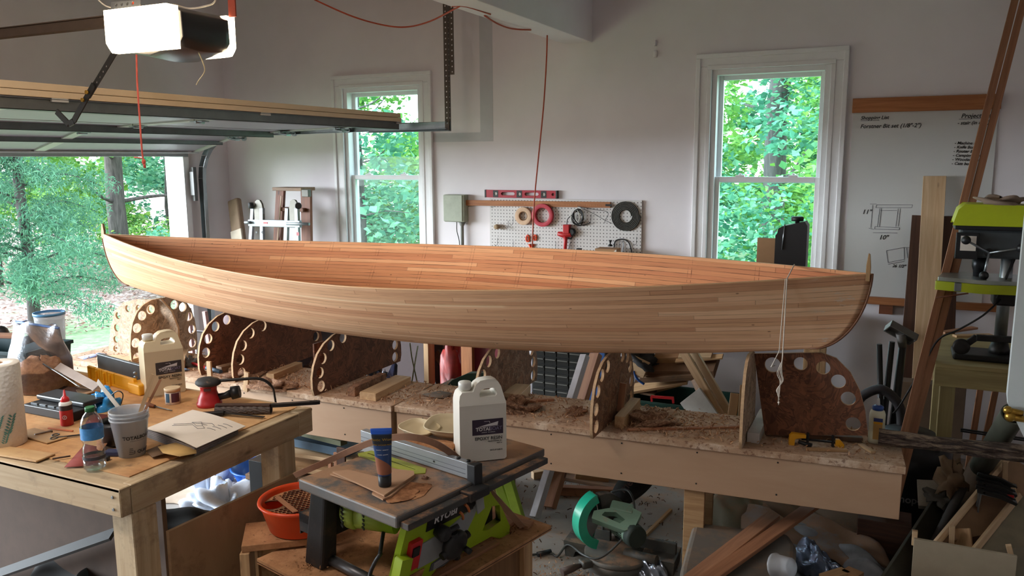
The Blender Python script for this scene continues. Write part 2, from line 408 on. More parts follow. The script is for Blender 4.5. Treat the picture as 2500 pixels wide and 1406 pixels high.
def trunk_pts(x, y, h, rnd, lean=(0, 0)):
    return [(x+lean[0]*t+rnd.uniform(-.04, .04), y+lean[1]*t+rnd.uniform(-.04, .04), -.3+h*t) for t in [i/7 for i in range(8)]]
def tree(name, label, x, y, h, r, clumps, mat, leaf, seed, group=None, lean=(0, 0), thin=.45, droop=0., flat=.5, branches=5):
    rnd = random.Random(seed); t = thing(name, label, 'tree', (x, y, -.05), group)
    b = MB(); pts = trunk_pts(x, y, h, rnd, lean); b.tube(pts, [r*(1.25 if i == 0 else 1-.06*i) for i in range(8)], 12)
    for k in range(branches):
        i = rnd.randrange(2, 7); p = Vector(pts[i]); a = rnd.uniform(0, 6.28); l = rnd.uniform(.6, 1.5)
        b.tube(smoothpath([p, p+Vector((math.cos(a)*l*.5, math.sin(a)*l*.5, .1)), p+Vector((math.cos(a)*l, math.sin(a)*l, rnd.uniform(.0, .5)))], 4), [r*.22*(1-.08*q) for q in range(9)], 6)
    b.build('trunk', BARK, t)
    b = MB()
    for (cx, cy, cz, rx, ry, rz, n) in clumps: leaves(b, (cx, cy, cz), (rx, ry, rz), n, leaf, rnd, flat, thin=thin, droop=droop)
    b.build('crown', mat, t, recalc=False)
    return t
def ring_clumps(x, y, z0, z1, rad, k, n, seed, rz=.5):
    rnd = random.Random(seed); out = []
    for i in range(k):
        a = rnd.uniform(0, 6.28); q = rad*math.sqrt(rnd.random())
        out.append((x+q*math.cos(a), y+q*math.sin(a), rnd.uniform(z0, z1), rnd.uniform(.4, .8), rnd.uniform(.4, .8), rnd.uniform(.6, 1)*rz, n//k))
    return out
# ground beyond the walls
m, nt, bs, N, L = _nt('woodland_ground')
v = _coord(nt, (1, 1, 1)); n1 = _noise(nt, v, 9, 8, .75); n2 = _noise(nt, v, .35, 3); n3 = _noise(nt, v, 2.2, 4)
litter = _ramp(nt, n1, [(.38, lin(110, 84, 78)), (.5, lin(158, 136, 128)), (.62, lin(206, 192, 190))])
green = _ramp(nt, n1, [(.35, lin(104, 134, 92)), (.65, lin(150, 178, 134))])
gx = N('ShaderNodeSeparateXYZ'); tcg = N('ShaderNodeTexCoord'); L(tcg.outputs['Object'], gx.inputs[0])
far = _ramp(nt, _math(nt, 'MULTIPLY', gx.outputs['X'], -.05), [(.455, 1.), (.5, 0.)])     # grass near the door
col = _mix(nt, litter, green, _math(nt, 'MAXIMUM', far, _ramp(nt, n3, [(.58, 0.), (.68, .7)])))
L(col, bs.inputs['Base Color']); bs.inputs['Roughness'].default_value = .9
b = MB(); b.box(-70, XL-.16, -40, 70, -.4, -.12); b.box(XL-.16, 40, YB+.14, 70, -.4, -.12); gr = b.build('ground', m, origin=(0, 0, -.4)); tag(gr, kind='structure')
rnd = random.Random(5)
b = MB()
for _ in range(8000):
    x = rnd.uniform(-17, -8.6); y = -x*math.tan(R(90-rnd.uniform(47, 60)))*1.0
    p = Vector((x, y+rnd.uniform(-.4, .4), -.11+rnd.uniform(0, .03))); a = Vector((rnd.gauss(0, 1), rnd.gauss(0, 1), rnd.gauss(0, .25))).normalized(); u = a.cross(Vector((rnd.gauss(0, .3), rnd.gauss(0, .3), 1))).normalized()
    s_ = rnd.uniform(.015, .04); b._f([b.b.verts.new(q) for q in (p-a*s_, p+u*s_*.5, p+a*s_, p-u*s_*.5)])
tag(b.build('leaf_litter', leaf_mat('dry_leaves', [(128, 96, 84), (176, 150, 140), (210, 190, 182), (96, 72, 66)], .1), recalc=False), 'fallen dry leaves covering the woodland floor outside the garage opening', 'leaf litter', kind='stuff')
# juniper by the drive, feathery
def juniper():
    rnd = random.Random(11); x, y = -9.3, 6.15; t = thing('juniper_tree', 'feathery blue-green juniper just outside the garage opening', 'tree', (x, y, -.1))
    b = MB(); b.tube(trunk_pts(x, y, 4.6, rnd), [.075-.006*i for i in range(8)], 10)
    b2 = MB()
    for k in range(46):
        z = .25+3.9*k/46; a = rnd.uniform(0, 6.28); l = rnd.uniform(.7, 1.25)*max(.35, 1.2-.24*z)
        d = Vector((math.cos(a), math.sin(a), 0)); p0 = Vector((x, y, z)); pts = smoothpath([p0, p0+d*l*.5+Vector((0, 0, .14)), p0+d*l+Vector((0, 0, -.02))], 4)
        b.tube(pts, [.018-.0018*q for q in range(9)], 5)
        for q in range(2, 9):
            c = pts[q]; leaves(b2, c, (.2, .2, .16), 150, .072, rnd, .9, thin=.07, droop=.7)
    b.build('trunk', BARK, t); b2.build('crown', LEAF_J, t, recalc=False)
juniper()
WG = 'woodland trees beyond the garage opening'
tree('hardwood_tree', 'dark straight trunk with leafy branches seen through the middle of the garage opening', -12.2, 9.75, 5.2, .17, ring_clumps(-12.2, 9.75, 2.0, 4.2, 1.5, 9, 1500, 3), LEAF_A, .13, 3)
for i, (x, y, z0, z1, rad, k, n, mt, lf, lb) in enumerate([
    (-15, 10.6, .4, 3.6, 1.6, 16, 4200, LEAF_A, .15, 'yellow-green sapling thicket left of the dark trunk outside'),
    (-13.6, 12.1, .3, 3.3, 1.3, 14, 3300, LEAF_B, .14, 'blue-green sapling right of the dark trunk by the white jamb'),
    (-19, 13.5, .4, 5.4, 2.3, 18, 4200, LEAF_A, .22, 'pale woodland tree farther off behind the dark trunk'),
    (-19, 17.4, .4, 5.4, 2.3, 16, 3400, LEAF_B, .22, 'far woodland tree seen at the right end of the garage opening'),
    (-13.2, 8.2, .6, 3.2, 1.2, 11, 3000, LEAF_A, .12, 'young tree whose branches spread behind the juniper')]):
    tree('sapling', lb, x, y, 4.4, .05, ring_clumps(x, y, z0, z1, rad, k, int(n*1.5), 20+i, .55), mt, lf*.78, 30+i, WG)
tree('low_shrub', 'low leafy shrub just outside below the bow of the boat', -9.9, 8.75, .9, .02, [(-9.9, 8.75, .55, .5, .6, .38, 520), (-9.6, 8.2, .3, .35, .4, .25, 240)], LEAF_B, .1, 40)
# trees seen through the two windows
WT = 'woodland trees beyond the windows'
tree('window_tree', 'broad grey trunk seen through the right-hand window', -1.62, 11.6, 6.5, .17, ring_clumps(-1.7, 11.2, 1.7, 5.4, 1.6, 13, 3600, 50), LEAF_B, .1, 50, lean=(.18, 0))
for i, (x, y, z0, z1, rad, k, n, mt, lf, lb) in enumerate([
    (-1.2, 14.5, .6, 6.2, 2.2, 20, 5600, LEAF_A, .17, 'yellow-green tree behind the broad trunk outside the right-hand window'),
    (-.2, 11.0, .5, 3.4, 1.0, 8, 1500, LEAF_A, .12, 'small bright tree at the right edge of the right-hand window view'),
    (-4.0, 17, .5, 7.0, 3.0, 20, 4600, LEAF_B, .22, 'tall blue-green tree far behind the right-hand window'),
    (-6.6, 9.1, 1.0, 4.0, 1.2, 12, 2200, LEAF_B, .17, 'large-leaved tree close outside the left-hand window'),
    (-8.2, 11.2, .4, 5.4, 2.0, 20, 5200, LEAF_A, .15, 'bright green tree behind the large-leaved one outside the left-hand window'),
    (-11.5, 15.5, .4, 7.2, 3.2, 22, 5000, LEAF_B, .23, 'tall far tree filling the back of the left-hand window view')]):
    tree('sapling', lb, x, y, 5., .06, ring_clumps(x, y, z0, z1, rad, k, int(n*1.9), 60+i, .6), mt, lf*.68, 70+i, WT)

for i, (x, y, r_, zt, n, mt, lf, lb) in enumerate([(-12.6, 10.9, 1.2, .55, 1500, LEAF_A, .09, 'bright ground plants at the foot of the dark trunk outside'), (-12.0, 8.3, 1.0, .5, 1200, LEAF_B, .09, 'ground plants right of the juniper, by the leaf litter'), (-1.9, 9.2, .9, 1.5, 1500, LEAF_B, .11, 'leafy undergrowth close outside the right-hand window'), (-.6, 9.6, .8, 1.7, 1300, LEAF_A, .11, 'bright undergrowth at the right of the right-hand window view'), (-3.4, 12.8, 1.6, 2.4, 2400, LEAF_A, .15, 'wide thicket behind the broad trunk, outside the right-hand window'), (-1.0, 17.5, 2.2, 4.5, 2600, LEAF_A, .24, 'far pale thicket filling the middle of the right-hand window'),
    (-7.2, 10.2, 1.1, 1.9, 1700, LEAF_B, .12, 'undergrowth below the large-leaved tree outside the left-hand window'), (-9.5, 13, 1.6, 3.4, 2300, LEAF_A, .17, 'pale thicket behind the left-hand window undergrowth'), (-16.5, 9.2, 1.5, 3.0, 2400, LEAF_A, .17, 'bright thicket behind the juniper, left edge of the garage opening'), (-20, 20, 2.8, 5.2, 3000, LEAF_A, .28, 'far woodland edge beyond the garage opening')]):
    tree('thicket', lb, x, y, zt*.8, .02, ring_clumps(x, y, .2, zt, r_, 12, int(n*1.6), 90+i, .55), mt, lf*.75, 95+i, 'thickets round the garage', branches=2)

# ------------------------------------------------------------------ garage door and its gear
M_DOOR = plain('door_almond', (206, 182, 150), .5, var=.03)
M_DOORIN = plain('door_back', (178, 176, 174), .6, var=.05); M_DOORB = plain('door_skin', (146, 136, 150), .5, var=.04)
M_STRUT = plain('strut_grey', (98, 98, 98), .45, .6)
gd = thing('garage_door', 'raised sectional garage door with beige edge and grey steel struts', 'garage door', (-4.4, 2.4, 2.1))
DP = [(-3.38, 2.172), (-3.915, 2.152), (-4.45, 2.135), (-4.985, 2.105), (-5.47, 1.975)]; DY0, DY1 = -.3, 5.2
for i in range(4):
    (xa, za), (xb, zb) = DP[i], DP[i+1]; d = Vector((xb-xa, 0, zb-za)).normalized(); n = Vector((-d.z, 0, d.x)); n = n if n.z > 0 else -n
    b = MB(); g = .004
    a = Vector((xa, 0, za))+d*g; c = Vector((xb, 0, zb))-d*g
    for (o0, o1, inset) in ((0., .028, 0.), (.031, .062, .006)):
        q = [a+n*o0+d*inset, c+n*o0-d*inset, c+n*o1-d*inset, a+n*o1+d*inset]
        vs = [[b.b.verts.new((p.x, y, p.z)) for p in q] for y in (DY0, DY1)]
        b._f(vs[0]); b._f(vs[1][::-1])
        for k in range(4): b._f([vs[0][k], vs[0][(k+1) % 4], vs[1][(k+1) % 4], vs[1][k]])
    s = b.build('door_section', M_DOOR, gd, bevel=.002)
    b = MB()    # back skin with raised edge strips
    for y0, y1 in ((DY0, DY0+.06), (1.1, 1.2), (2.42, 2.5), (3.72, 3.8), (DY1-.06, DY1)):
        q = [a-n*.0, c-n*.0, c-n*.016, a-n*.016]
        vs = [[b.b.verts.new((p.x, y, p.z)) for p in q] for y in (y0, y1)]
        b._f(vs[0]); b._f(vs[1][::-1])
        for k in range(4): b._f([vs[0][k], vs[0][(k+1) % 4], vs[1][(k+1) % 4], vs[1][k]])
    b.build('back_stile', M_DOORIN, s)
    b = MB(); q = [a-n*.0005+d*.01, c-n*.0005-d*.01, c-n*.006-d*.01, a-n*.006+d*.01]; vs = [[b.b.verts.new((p.x, y, p.z)) for p in q] for y in (DY0+.005, DY1-.005)]
    b._f(vs[0]); b._f(vs[1][::-1])
    for k in range(4): b._f([vs[0][k], vs[0][(k+1) % 4], vs[1][(k+1) % 4], vs[1][k]])
    b.build('back_skin', M_DOORB, s)
def strut(x, z, h=.052, w=.05):
    b = MB(); y0, y1 = DY0+.02, DY1-.02; t = .003
    b.box(x-w/2, x-w/2+t, y0, y1, z-h, z); b.box(x+w/2-t, x+w/2, y0, y1, z-h, z); b.box(x-w/2, x+w/2, y0, y1, z-h, z-h+t)
    b.box(x-w/2-.012, x-w/2, y0, y1, z-t, z); b.box(x+w/2, x+w/2+.012, y0, y1, z-t, z)
    return b.build('strut', M_STRUT, gd)
strut(-3.42, 2.168); strut(-4.62, 2.128); strut(-5.17, 2.075)
for i in (1, 2, 3):
    x, z = DP[i]
    for y in (1.15, 2.46, 3.76, 5.12):
        b = MB(); b.box(x-.05, x+.05, y-.03, y+.03, z-.022, z-.017); b.lathe([(.009, -.035), (.009, .035)], (x, y, z-.024), (0, 1, 0), 8)
        if y > 5: b.lathe([(.02, 0), (.02, .02)], (x, 5.25, z-.03), (0, 1, 0), 12); b.tube([(x, 5.1, z-.03), (x, 5.26, z-.03)], .006, 6); b.bar((x-.04, 5.14, z-.03), (x+.045, 5.14, z-.045), .05, .012)
        b.build('hinge', M_STEEL, gd)
b = MB(); b.bar((-4.75, 2.0, 2.095), (-5.2, 1.6, 2.06), .05, .006); b.build('brace_strap', plain('strap_pale', (190, 186, 196), .5), gd)
b = MB(); b.box(-5.5, -5.44, DY0, DY1, 1.955, 1.965); b.build('weather_strip', plain('seal_white', (204, 206, 212), .6), gd)
# horizontal track, curve, vertical track and its perforated hanger
tk = thing('door_track', 'galvanised garage door track with perforated hanging angle beside the window', 'track', (-4.4, 5.27, 1.2))
b = MB(); pts = [(-3.04, 5.29, 2.143), (-5.1, 5.29, 2.115)]
for k in range(7):
    a = R(90*k/6); pts.append((-5.12-.38*math.sin(a), 5.29, 1.74+.375*math.cos(a)))
pts.append((-5.5, 5.29, .05))
for i in range(len(pts)-1):
    b.bar(pts[i], pts[i+1], .003, .05, (0, 1, 0)) if 0 else None
    p, q = Vector(pts[i]), Vector(pts[i+1]); d = (q-p).normalized(); n = Vector((d.z, 0, -d.x))
    b.bar(p, q, .05, .003, (0, 1, 0)); b.bar(p+n*.024+Vector((0, -.018, 0)), q+n*.024+Vector((0, -.018, 0)), .003, .036, (0, 1, 0)); b.bar(p-n*.024+Vector((0, -.018, 0)), q-n*.024+Vector((0, -.018, 0)), .003, .036, (0, 1, 0))
b.build('track_rail', M_STEEL, tk)
b = MB(); b.box(-3.75, -3.02, 5.294, 5.3, 2.105, 2.17); b.box(-3.75, -3.02, 5.262, 5.3, 2.1, 2.106); b.build('track_angle', plain('angle_dark', (96, 102, 106), .4, .7), tk)
def perforated(L_, w, holes, r): return plate_mesh([(-w/2, 0), (w/2, 0), (w/2, L_), (-w/2, L_)], [(0, .02+i*(L_-.04)/(holes-1), r) for i in range(holes)], .0025, 8)
M_ANGLE = plain('perforated_brown_steel', (92, 84, 78), .5, .5)
b = MB(); Mx = basis((-3.045, 5.285, 2.10), (1, 0, 0), (0, 0, 1)); b.addmesh(perforated(1.28, .034, 34, .0058), Mx)
b.addmesh(perforated(1.28, .03, 34, .0045), basis((-3.029, 5.30, 2.10), (0, 1, 0), (0, 0, 1))); b.build('hanging_angle', M_ANGLE, tk)
b = MB(); b.addmesh(perforated(.9, .034, 24, .0058), basis((-2.985, 5.27, 2.50), (1, .0, 0), (-.02, 0, 1))); b.build('brace_angle', M_ANGLE, tk)
for k in range(1):
    b = MB(); b.box(-5.54, -5.515, 5.19, 5.225, 1.55, 1.84); b.box(-5.545, -5.5, 5.175, 5.19, 1.6, 1.8); b.box(-5.56, -5.5, 5.3, 5.31, 1.0, 1.1); b.build('flag_bracket', M_STRUT, tk)
# opener
op = thing('garage_door_opener', 'dark garage door opener with glowing lamp covers hung from red straps', 'door opener', (-2.6, 2.45, 2.3))
M_LENS = plain('lens', (255, 240, 214), .4, var=.0, emit=((1.0, .80, .52), 16.))
X0, X1, Y0, Y1, ZB, ZT = -2.79, -2.46, 2.24, 2.58, 2.325, 2.465
def lens(y0, y1, sgn):
    b = MB(); n = 9
    prof = []
    for k in range(n+1):
        a = math.pi*k/n; prof.append((math.cos(a), math.sin(a)))
    def fn(u, v):
        x = X0+(X1-X0)*u; bul = (1-abs(2*u-1)**4)*.02
        z = ZT-(ZT-ZB+.015)*v; yy = (y0-bul*math.sin(math.pi*min(v*1.2, 1))*1.0) if sgn < 0 else (y1+bul)
        if v > .8: yy += (v-.8)*.12*(-sgn)
        return Vector((x, yy, z))
    g = b.grid(fn, 14, 10)
    def fn2(u, v): p = fn(u, v); p.y = y1 if sgn < 0 else y0; return p
    g2 = b.grid(fn2, 14, 10)
    for i in range(13): b._f([g[i][0], g[i+1][0], g2[i+1][0], g2[i][0]]); b._f([g[i][9], g[i+1][9], g2[i+1][9], g2[i][9]])
    for j in range(9): b._f([g[0][j], g[0][j+1], g2[0][j+1], g2[0][j]]); b._f([g[13][j], g[13][j+1], g2[13][j+1], g2[13][j]])
    return b.build('lamp_cover', M_LENS, op)
lens(Y0, Y0+.055, -1); lens(Y1-.045, Y1, 1)
def fnb(u, v):
    y = Y0+.056+(Y1-.046-Y0-.056)*u; s_ = math.sin(math.pi*u)
    pr = [(X0, ZT-.01), (X0+.02, ZT), (X1-.03, ZT), (X1+.012, ZT-.02), (X1+.015, ZB+.03), (X1-.01, ZB-.012*s_), (X1-.16, ZB-.03-.012*s_), (X0+.03, ZB-.012), (X0, ZB+.02)]
    x, z = pr[int(round(v*8))]; return Vector((x, y, z))
b = MB(); g = b.grid(fnb, 10, 9)
for i in range(9): b._f([g[i][0], g[i+1][0], g[i+1][8], g[i][8]])
b._f(g[0]); b._f(g[9]); b.build('motor_housing', plain('opener_dark', (44, 42, 44), .3, var=.03), op, bevel=.004)
b = MB(); b.bar((-2.78, 2.41, 2.462), (XL+.02, 2.41, 2.462), .028, .034); b.bar((-2.78, 2.41, 2.482), (XL+.02, 2.41, 2.482), .04, .004); b.bar((-2.78, 2.41, 2.443), (XL+.02, 2.41, 2.443), .04, .004); b.build('rail', plain('rail_bronze', (78, 64, 52), .5, .4), op)
b = MB(); b.box(XL, XL+.02, 2.36, 2.46, 2.38, 2.55); b.build('header_bracket', M_STEEL, op)
M_STRAP = plain('red_strap', (150, 52, 26), .5)
for (x, y) in ((-2.68, 2.30), (-2.44, 2.55)):
    b = MB(); b.box(x-.018, x+.018, y-.003, y+.003, 2.46, ZC); b.build('hanging_strap', M_STRAP, op)
b = MB(); b.addmesh(plate_mesh([(-.09, 0), (.07, 0), (.07, .024), (-.09, .03)], [(-.06+.03*i, .014, .007) for i in range(4)], .002, 8), basis((-2.72, 2.29, 2.478), (1, 0, 0), (0, .2, 1))); b.build('mounting_bracket', M_STEEL, op)
b = MB(); b.tube(smoothpath([(-2.48, 2.40, 2.31), (-2.47, 2.41, 2.27), (-2.475, 2.42, 2.24), (-2.53, 2.44, 2.21), (-2.555, 2.45, 2.195)], 5), .0022, 6); b.build('antenna_wire', plain('wire_cream', (214, 200, 168), .6), op)
b = MB(); b.tube(smoothpath([P(240, 0, Y=2.35), P(262, 16, Y=2.35), P(300, 22, Y=2.35), P(340, 18, Y=2.32)], 5), .003, 6)
b.tube(smoothpath([P(415, 20, Y=2.4), P(425, 11, Y=2.45), P(460, 20, Y=2.5), P(500, 15, Y=2.5), P(526, 0, Y=2.5), P(530, -60, Y=2.5)], 5), .003, 6); b.build('wiring', plain('wire_white', (200, 192, 180), .6), op)
# bent black arm between the rail and the top door section
ar = MB(); pa, pb_, pc, pd = P(300, 92, Y=2.40), P(222, 222, Y=2.40), P(176, 305, Y=2.40), P(140, 272, Y=2.40)
holes = [(0, (pa-pb_).length*(.1+.11*i), .0045) for i in range(7)]
L1 = (pa-pb_).length+.03
ar.addmesh(plate_mesh([(-.014, 0), (.014, 0), (.014, L1), (-.014, L1)], [(0, .05+i*.03, .005) for i in range(5)], .004, 8), basis(pb_-(pa-pb_).normalized()*.03+Vector((0, .003, 0)), Vector((0, 1, 0)).cross(pa-pb_), pa-pb_))
for p, q in ((pb_+(pa-pb_)*.12, P(182, 296, Y=2.40)), (P(182, 296, Y=2.40), P(170, 303, Y=2.40)), (P(170, 303, Y=2.40), pd)): ar.bar(p, q, .028, .005, (0, 1, 0)) if 0 else ar.tube([p+Vector((0, -.004, 0)), q+Vector((0, -.004, 0))], .012, 8, ry=.35) if 0 else ar.bar(p+Vector((0, -.004, 0)), q+Vector((0, -.004, 0)), .026, .006, (0, 1, 0))
ar.build('door_arm', M_BLACKM, op)
for q in (.05, .3):
    b = MB(); c = pb_+(P(182, 296, Y=2.4)-pb_)*q; b.lathe([(.009, 0), (.009, .008)], c-Vector((0, .012, 0)), (0, -1, 0), 6); b.build('bolt', M_BRASS, op)
# red release cord with a knot
b = MB(); pts = [P(332, 112, Y=2.42)+Vector((0, -.01, .13)), P(332, 112, Y=2.42), P(335, 200, Y=2.42), P(341, 290, Y=2.42), P(347, 372, Y=2.42), P(352, 398, Y=2.42)]
b.tube(smoothpath(pts, 5), .0035, 6); b.ball(P(351, 395, Y=2.42), .008, 8, sz=1.6); b.tube([P(351, 396, Y=2.42), P(354, 410, Y=2.42)], .005, 6); b.tube([P(328, 384, Y=2.42), P(348, 386, Y=2.42)], .003, 6)
tag(b.build('release_cord', plain('red_rope', (196, 84, 72), .7)), 'thin red release cord with a knotted end hanging from the door opener', 'cord')
# orange extension cord slung under the ceiling, then hanging down behind the boat
M_OC = plain('orange_cord', (168, 66, 36), .55)
b = MB()
b.tube(smoothpath([P(740, -14, Z=2.95), P(850, 36, Z=2.80), P(930, 60, Z=2.76), P(990, 66, Z=2.74), P(1050, 52, Z=2.72), P(1122, 15, Z=2.714)], 6), .005, 8)
b.tube(smoothpath([P(1183, 38, Z=2.712), P(1215, 58, Z=2.70), P(1250, 70, Z=2.695), P(1296, 73, Z=2.71)], 6), .005, 8)
b.tube(smoothpath([P(1336, 86, Y=5.1), P(1334, 150, Y=5.1), P(1327, 260, Y=5.1), P(1313, 400, Y=5.1), P(1304, 500, Y=5.1), P(1298, 640, Y=5.1)], 6), .005, 8)
b.tube(smoothpath([(-2.262, 4.0, 2.716), (-2.20, 4.05, 2.717), (-2.18, 4.3, 2.712)], 4), .005, 8)
tag(b.build('extension_cord', M_OC), 'orange extension cord looped under the beam and hanging behind the boat', 'cord')
b = MB(); b.lathe([(.001, 0), (.012, .004), (.014, .02), (.012, .05)], P(1600, 122, Y=5.66), (0, 0, -1), 12); b.box(*[v for c in ((P(1600, 98, Y=5.66).x-.006, P(1600, 98, Y=5.66).x+.006), (5.64, 5.67), (P(1600, 112, Y=5.66).z, P(1600, 98, Y=5.66).z)) for v in c])
tag(b.build('wall_hook', M_WALL), 'small white hook high on the wall between window and beam', 'hook')

# ------------------------------------------------------------------ the strip-built canoe
HP = [0.4167, 1.7912, 0.0735, 0.1178, 1.7728, 0.0064, 0.036, -0.0011, 0.4504, 0.1328, 0.415, 0.6488, 0.2124, 1.8723, -0.0102, 0.0129]
HA = P(249, 570, Z=1.45); HB = P(2129, 668, Z=1.455); HC = (HA+HB)/2; HE = (HB-HA).normalized(); HL = (HB-HA).length/2
HS = Vector((-HE.y, HE.x, 0)).normalized(); HU = HE.cross(HS)
def hull_pt(s, v, sg, off=0.):
    B_, pw, sag, heel, pw2, c0, c1, c2, dep, rock, n0, n1, RR, mm, cn0, cn1 = HP
    ch, sh = math.cos(heel), math.sin(heel); a = abs(s)
    hb = max(B_*(1-a**pw)-off, .0); zs = -sag*(1-a**pw2); zk = -dep+rock*a**2.5+off
    n = n0+(n1-n0)*a*a; g = v**n
    x = s*(HL-off*.8-RR*(1-math.sqrt(max(0, 1-(1-v)**mm))))
    cor = (c0+c1*s+c2*s*s)*(1-s*s) if sg > 0 else (cn0+cn1*s)*(1-s*s)
    z = zk+(zs+cor-zk)*v; y = sg*hb*g
    return HC+HE*x+HS*(y*ch)+HU*(z*ch+y*sh)
def hull_material(name, tones, seam, dark_seams, patches=None):
    m, nt, bs, N, L = _nt(name)
    tc = N('ShaderNodeTexCoord'); sp = N('ShaderNodeSeparateXYZ'); L(tc.outputs['UV'], sp.inputs[0]); U, V = sp.outputs[0], sp.outputs[1]
    strip = _math(nt, 'DIVIDE', V, .0205); idx = _math(nt, 'FLOOR', strip); fr = _math(nt, 'FRACT', strip)
    w1 = N('ShaderNodeTexWhiteNoise'); w1.noise_dimensions = '1D'; L(idx, w1.inputs['W'])
    shift = _math(nt, 'ADD', _math(nt, 'DIVIDE', U, 1.35), _math(nt, 'MULTIPLY', w1.outputs['Value'], 9.)); piece = _math(nt, 'FLOOR', shift); pf = _math(nt, 'FRACT', shift)
    cb = N('ShaderNodeCombineXYZ'); L(idx, cb.inputs[0]); L(piece, cb.inputs[1]); w2 = N('ShaderNodeTexWhiteNoise'); w2.noise_dimensions = '3D'; L(cb.outputs[0], w2.inputs['Vector'])
    tone = _ramp(nt, w2.outputs['Value'], [(i/(len(tones)-1), lin(*t)) for i, t in enumerate(tones)])
    cg = N('ShaderNodeCombineXYZ'); L(_math(nt, 'MULTIPLY', U, 5.), cg.inputs[0]); L(_math(nt, 'MULTIPLY', V, 190.), cg.inputs[1]); L(_math(nt, 'MULTIPLY', w2.outputs['Value'], 60.), cg.inputs[2])
    gr = _noise(nt, cg.outputs[0], 1., 5, .65, .8)
    col = _mix(nt, tone, _ramp(nt, gr, [(.3, .8), (.5, 1.), (.75, 1.1)]), 1., 'MULTIPLY')
    ce = N('ShaderNodeCombineXYZ'); L(_math(nt, 'MULTIPLY', U, 2.6), ce.inputs[0]); L(_math(nt, 'MULTIPLY', idx, 3.7), ce.inputs[1]); en = _noise(nt, ce.outputs[0], 1., 3, .7)
    edge = _math(nt, 'MAXIMUM', _ramp(nt, fr, [(.04, 1.), (.10, 0.)]), _ramp(nt, fr, [(.93, 0.), (.97, 1.)]))
    butt = _ramp(nt, pf, [(.0, 1.), (.0035, 0.)])
    amt = _math(nt, 'MULTIPLY', edge, _ramp(nt, en, [(.44, .08), (.58, dark_seams)]))
    col = _mix(nt, col, lin(*seam), _math(nt, 'MAXIMUM', amt, _math(nt, 'MULTIPLY', butt, .5)))
    cs = N('ShaderNodeCombineXYZ'); L(_math(nt, 'MULTIPLY', U, 3.2), cs.inputs[0]); L(_math(nt, 'MULTIPLY', V, 7.), cs.inputs[1]); vo = N('ShaderNodeTexVoronoi'); vo.inputs['Scale'].default_value = 2.6; L(cs.outputs[0], vo.inputs['Vector'])
    col = _mix(nt, lin(*[c*.55 for c in tones[0]]), col, _ramp(nt, vo.outputs['Distance'], [(.03, 0.2), (.07, 1.)]))
    if patches: col = patches(nt, U, V, col)
    L(col, bs.inputs['Base Color']); bs.inputs['Roughness'].default_value = .6; bs.inputs['Specular IOR Level'].default_value = .3
    return m
def in_patch(nt, U, V, col):
    # pencil and glue lines left by the station forms: pairs of thin upright strokes
    f = _math(nt, 'FRACT', _math(nt, 'DIVIDE', U, .305)); cn = nt.nodes.new('ShaderNodeCombineXYZ'); nt.links.new(_math(nt, 'MULTIPLY', U, 1.), cn.inputs[0]); nt.links.new(_math(nt, 'MULTIPLY', V, 16.), cn.inputs[1])
    k = _noise(nt, cn.outputs[0], 1.4, 5, .8); a = _ramp(nt, f, [(.0, 1.), (.012, 0.)]); b_ = _ramp(nt, f, [(.055, 0.), (.06, 1.)]); b2 = _ramp(nt, f, [(.066, 1.), (.07, 0.)])
    ln = _math(nt, 'MAXIMUM', a, _math(nt, 'MULTIPLY', b_, b2))
    return _mix(nt, col, lin(112, 56, 30), _math(nt, 'MULTIPLY', ln, _ramp(nt, k, [(.46, 0.), (.56, .75)])))
def out_patch(nt, U, V, col):
    # one pale accent strip, rubbed filler near the ends
    a = _math(nt, 'MULTIPLY', _ramp(nt, V, [(.0818, 0.), (.0822, 1.)]), _ramp(nt, V, [(.0915, 1.), (.092, 0.)]))
    u = _math(nt, 'MULTIPLY', _ramp(nt, _math(nt, 'DIVIDE', U, 4.5), [(.26, 0.), (.265, 1.)]), _ramp(nt, _math(nt, 'DIVIDE', U, 4.5), [(.66, 1.), (.665, 0.)]))
    col = _mix(nt, col, lin(232, 204, 166), _math(nt, 'MULTIPLY', _math(nt, 'MULTIPLY', a, u), .8))
    cn = nt.nodes.new('ShaderNodeCombineXYZ'); nt.links.new(_math(nt, 'MULTIPLY', U, 9.), cn.inputs[0]); nt.links.new(_math(nt, 'MULTIPLY', V, 26.), cn.inputs[1])
    k = _noise(nt, cn.outputs[0], 1., 6, .75); e = _ramp(nt, _math(nt, 'DIVIDE', U, 4.5), [(.93, 0.), (.945, 1.)])
    return _mix(nt, col, lin(206, 186, 166), _math(nt, 'MULTIPLY', e, _ramp(nt, k, [(.55, 0.), (.6, .75)])))
M_HOUT = hull_material('cedar_strips_outside', [(192, 140, 104), (214, 168, 130), (200, 150, 114), (222, 178, 140), (206, 158, 120), (230, 190, 152), (196, 144, 108)], (112, 70, 46), .7, out_patch)
M_HIN = hull_material('cedar_strips_inside', [(190, 116, 72), (218, 148, 98), (200, 128, 82), (234, 172, 122), (212, 140, 92), (196, 120, 76)], (76, 34, 18), 1., in_patch)  # extra orange in these tones stands in for light bouncing inside the hull
cn = thing('canoe', 'long cedar-strip canoe hull resting right side up on the forms', 'canoe', (HC.x, HC.y, 1.0))
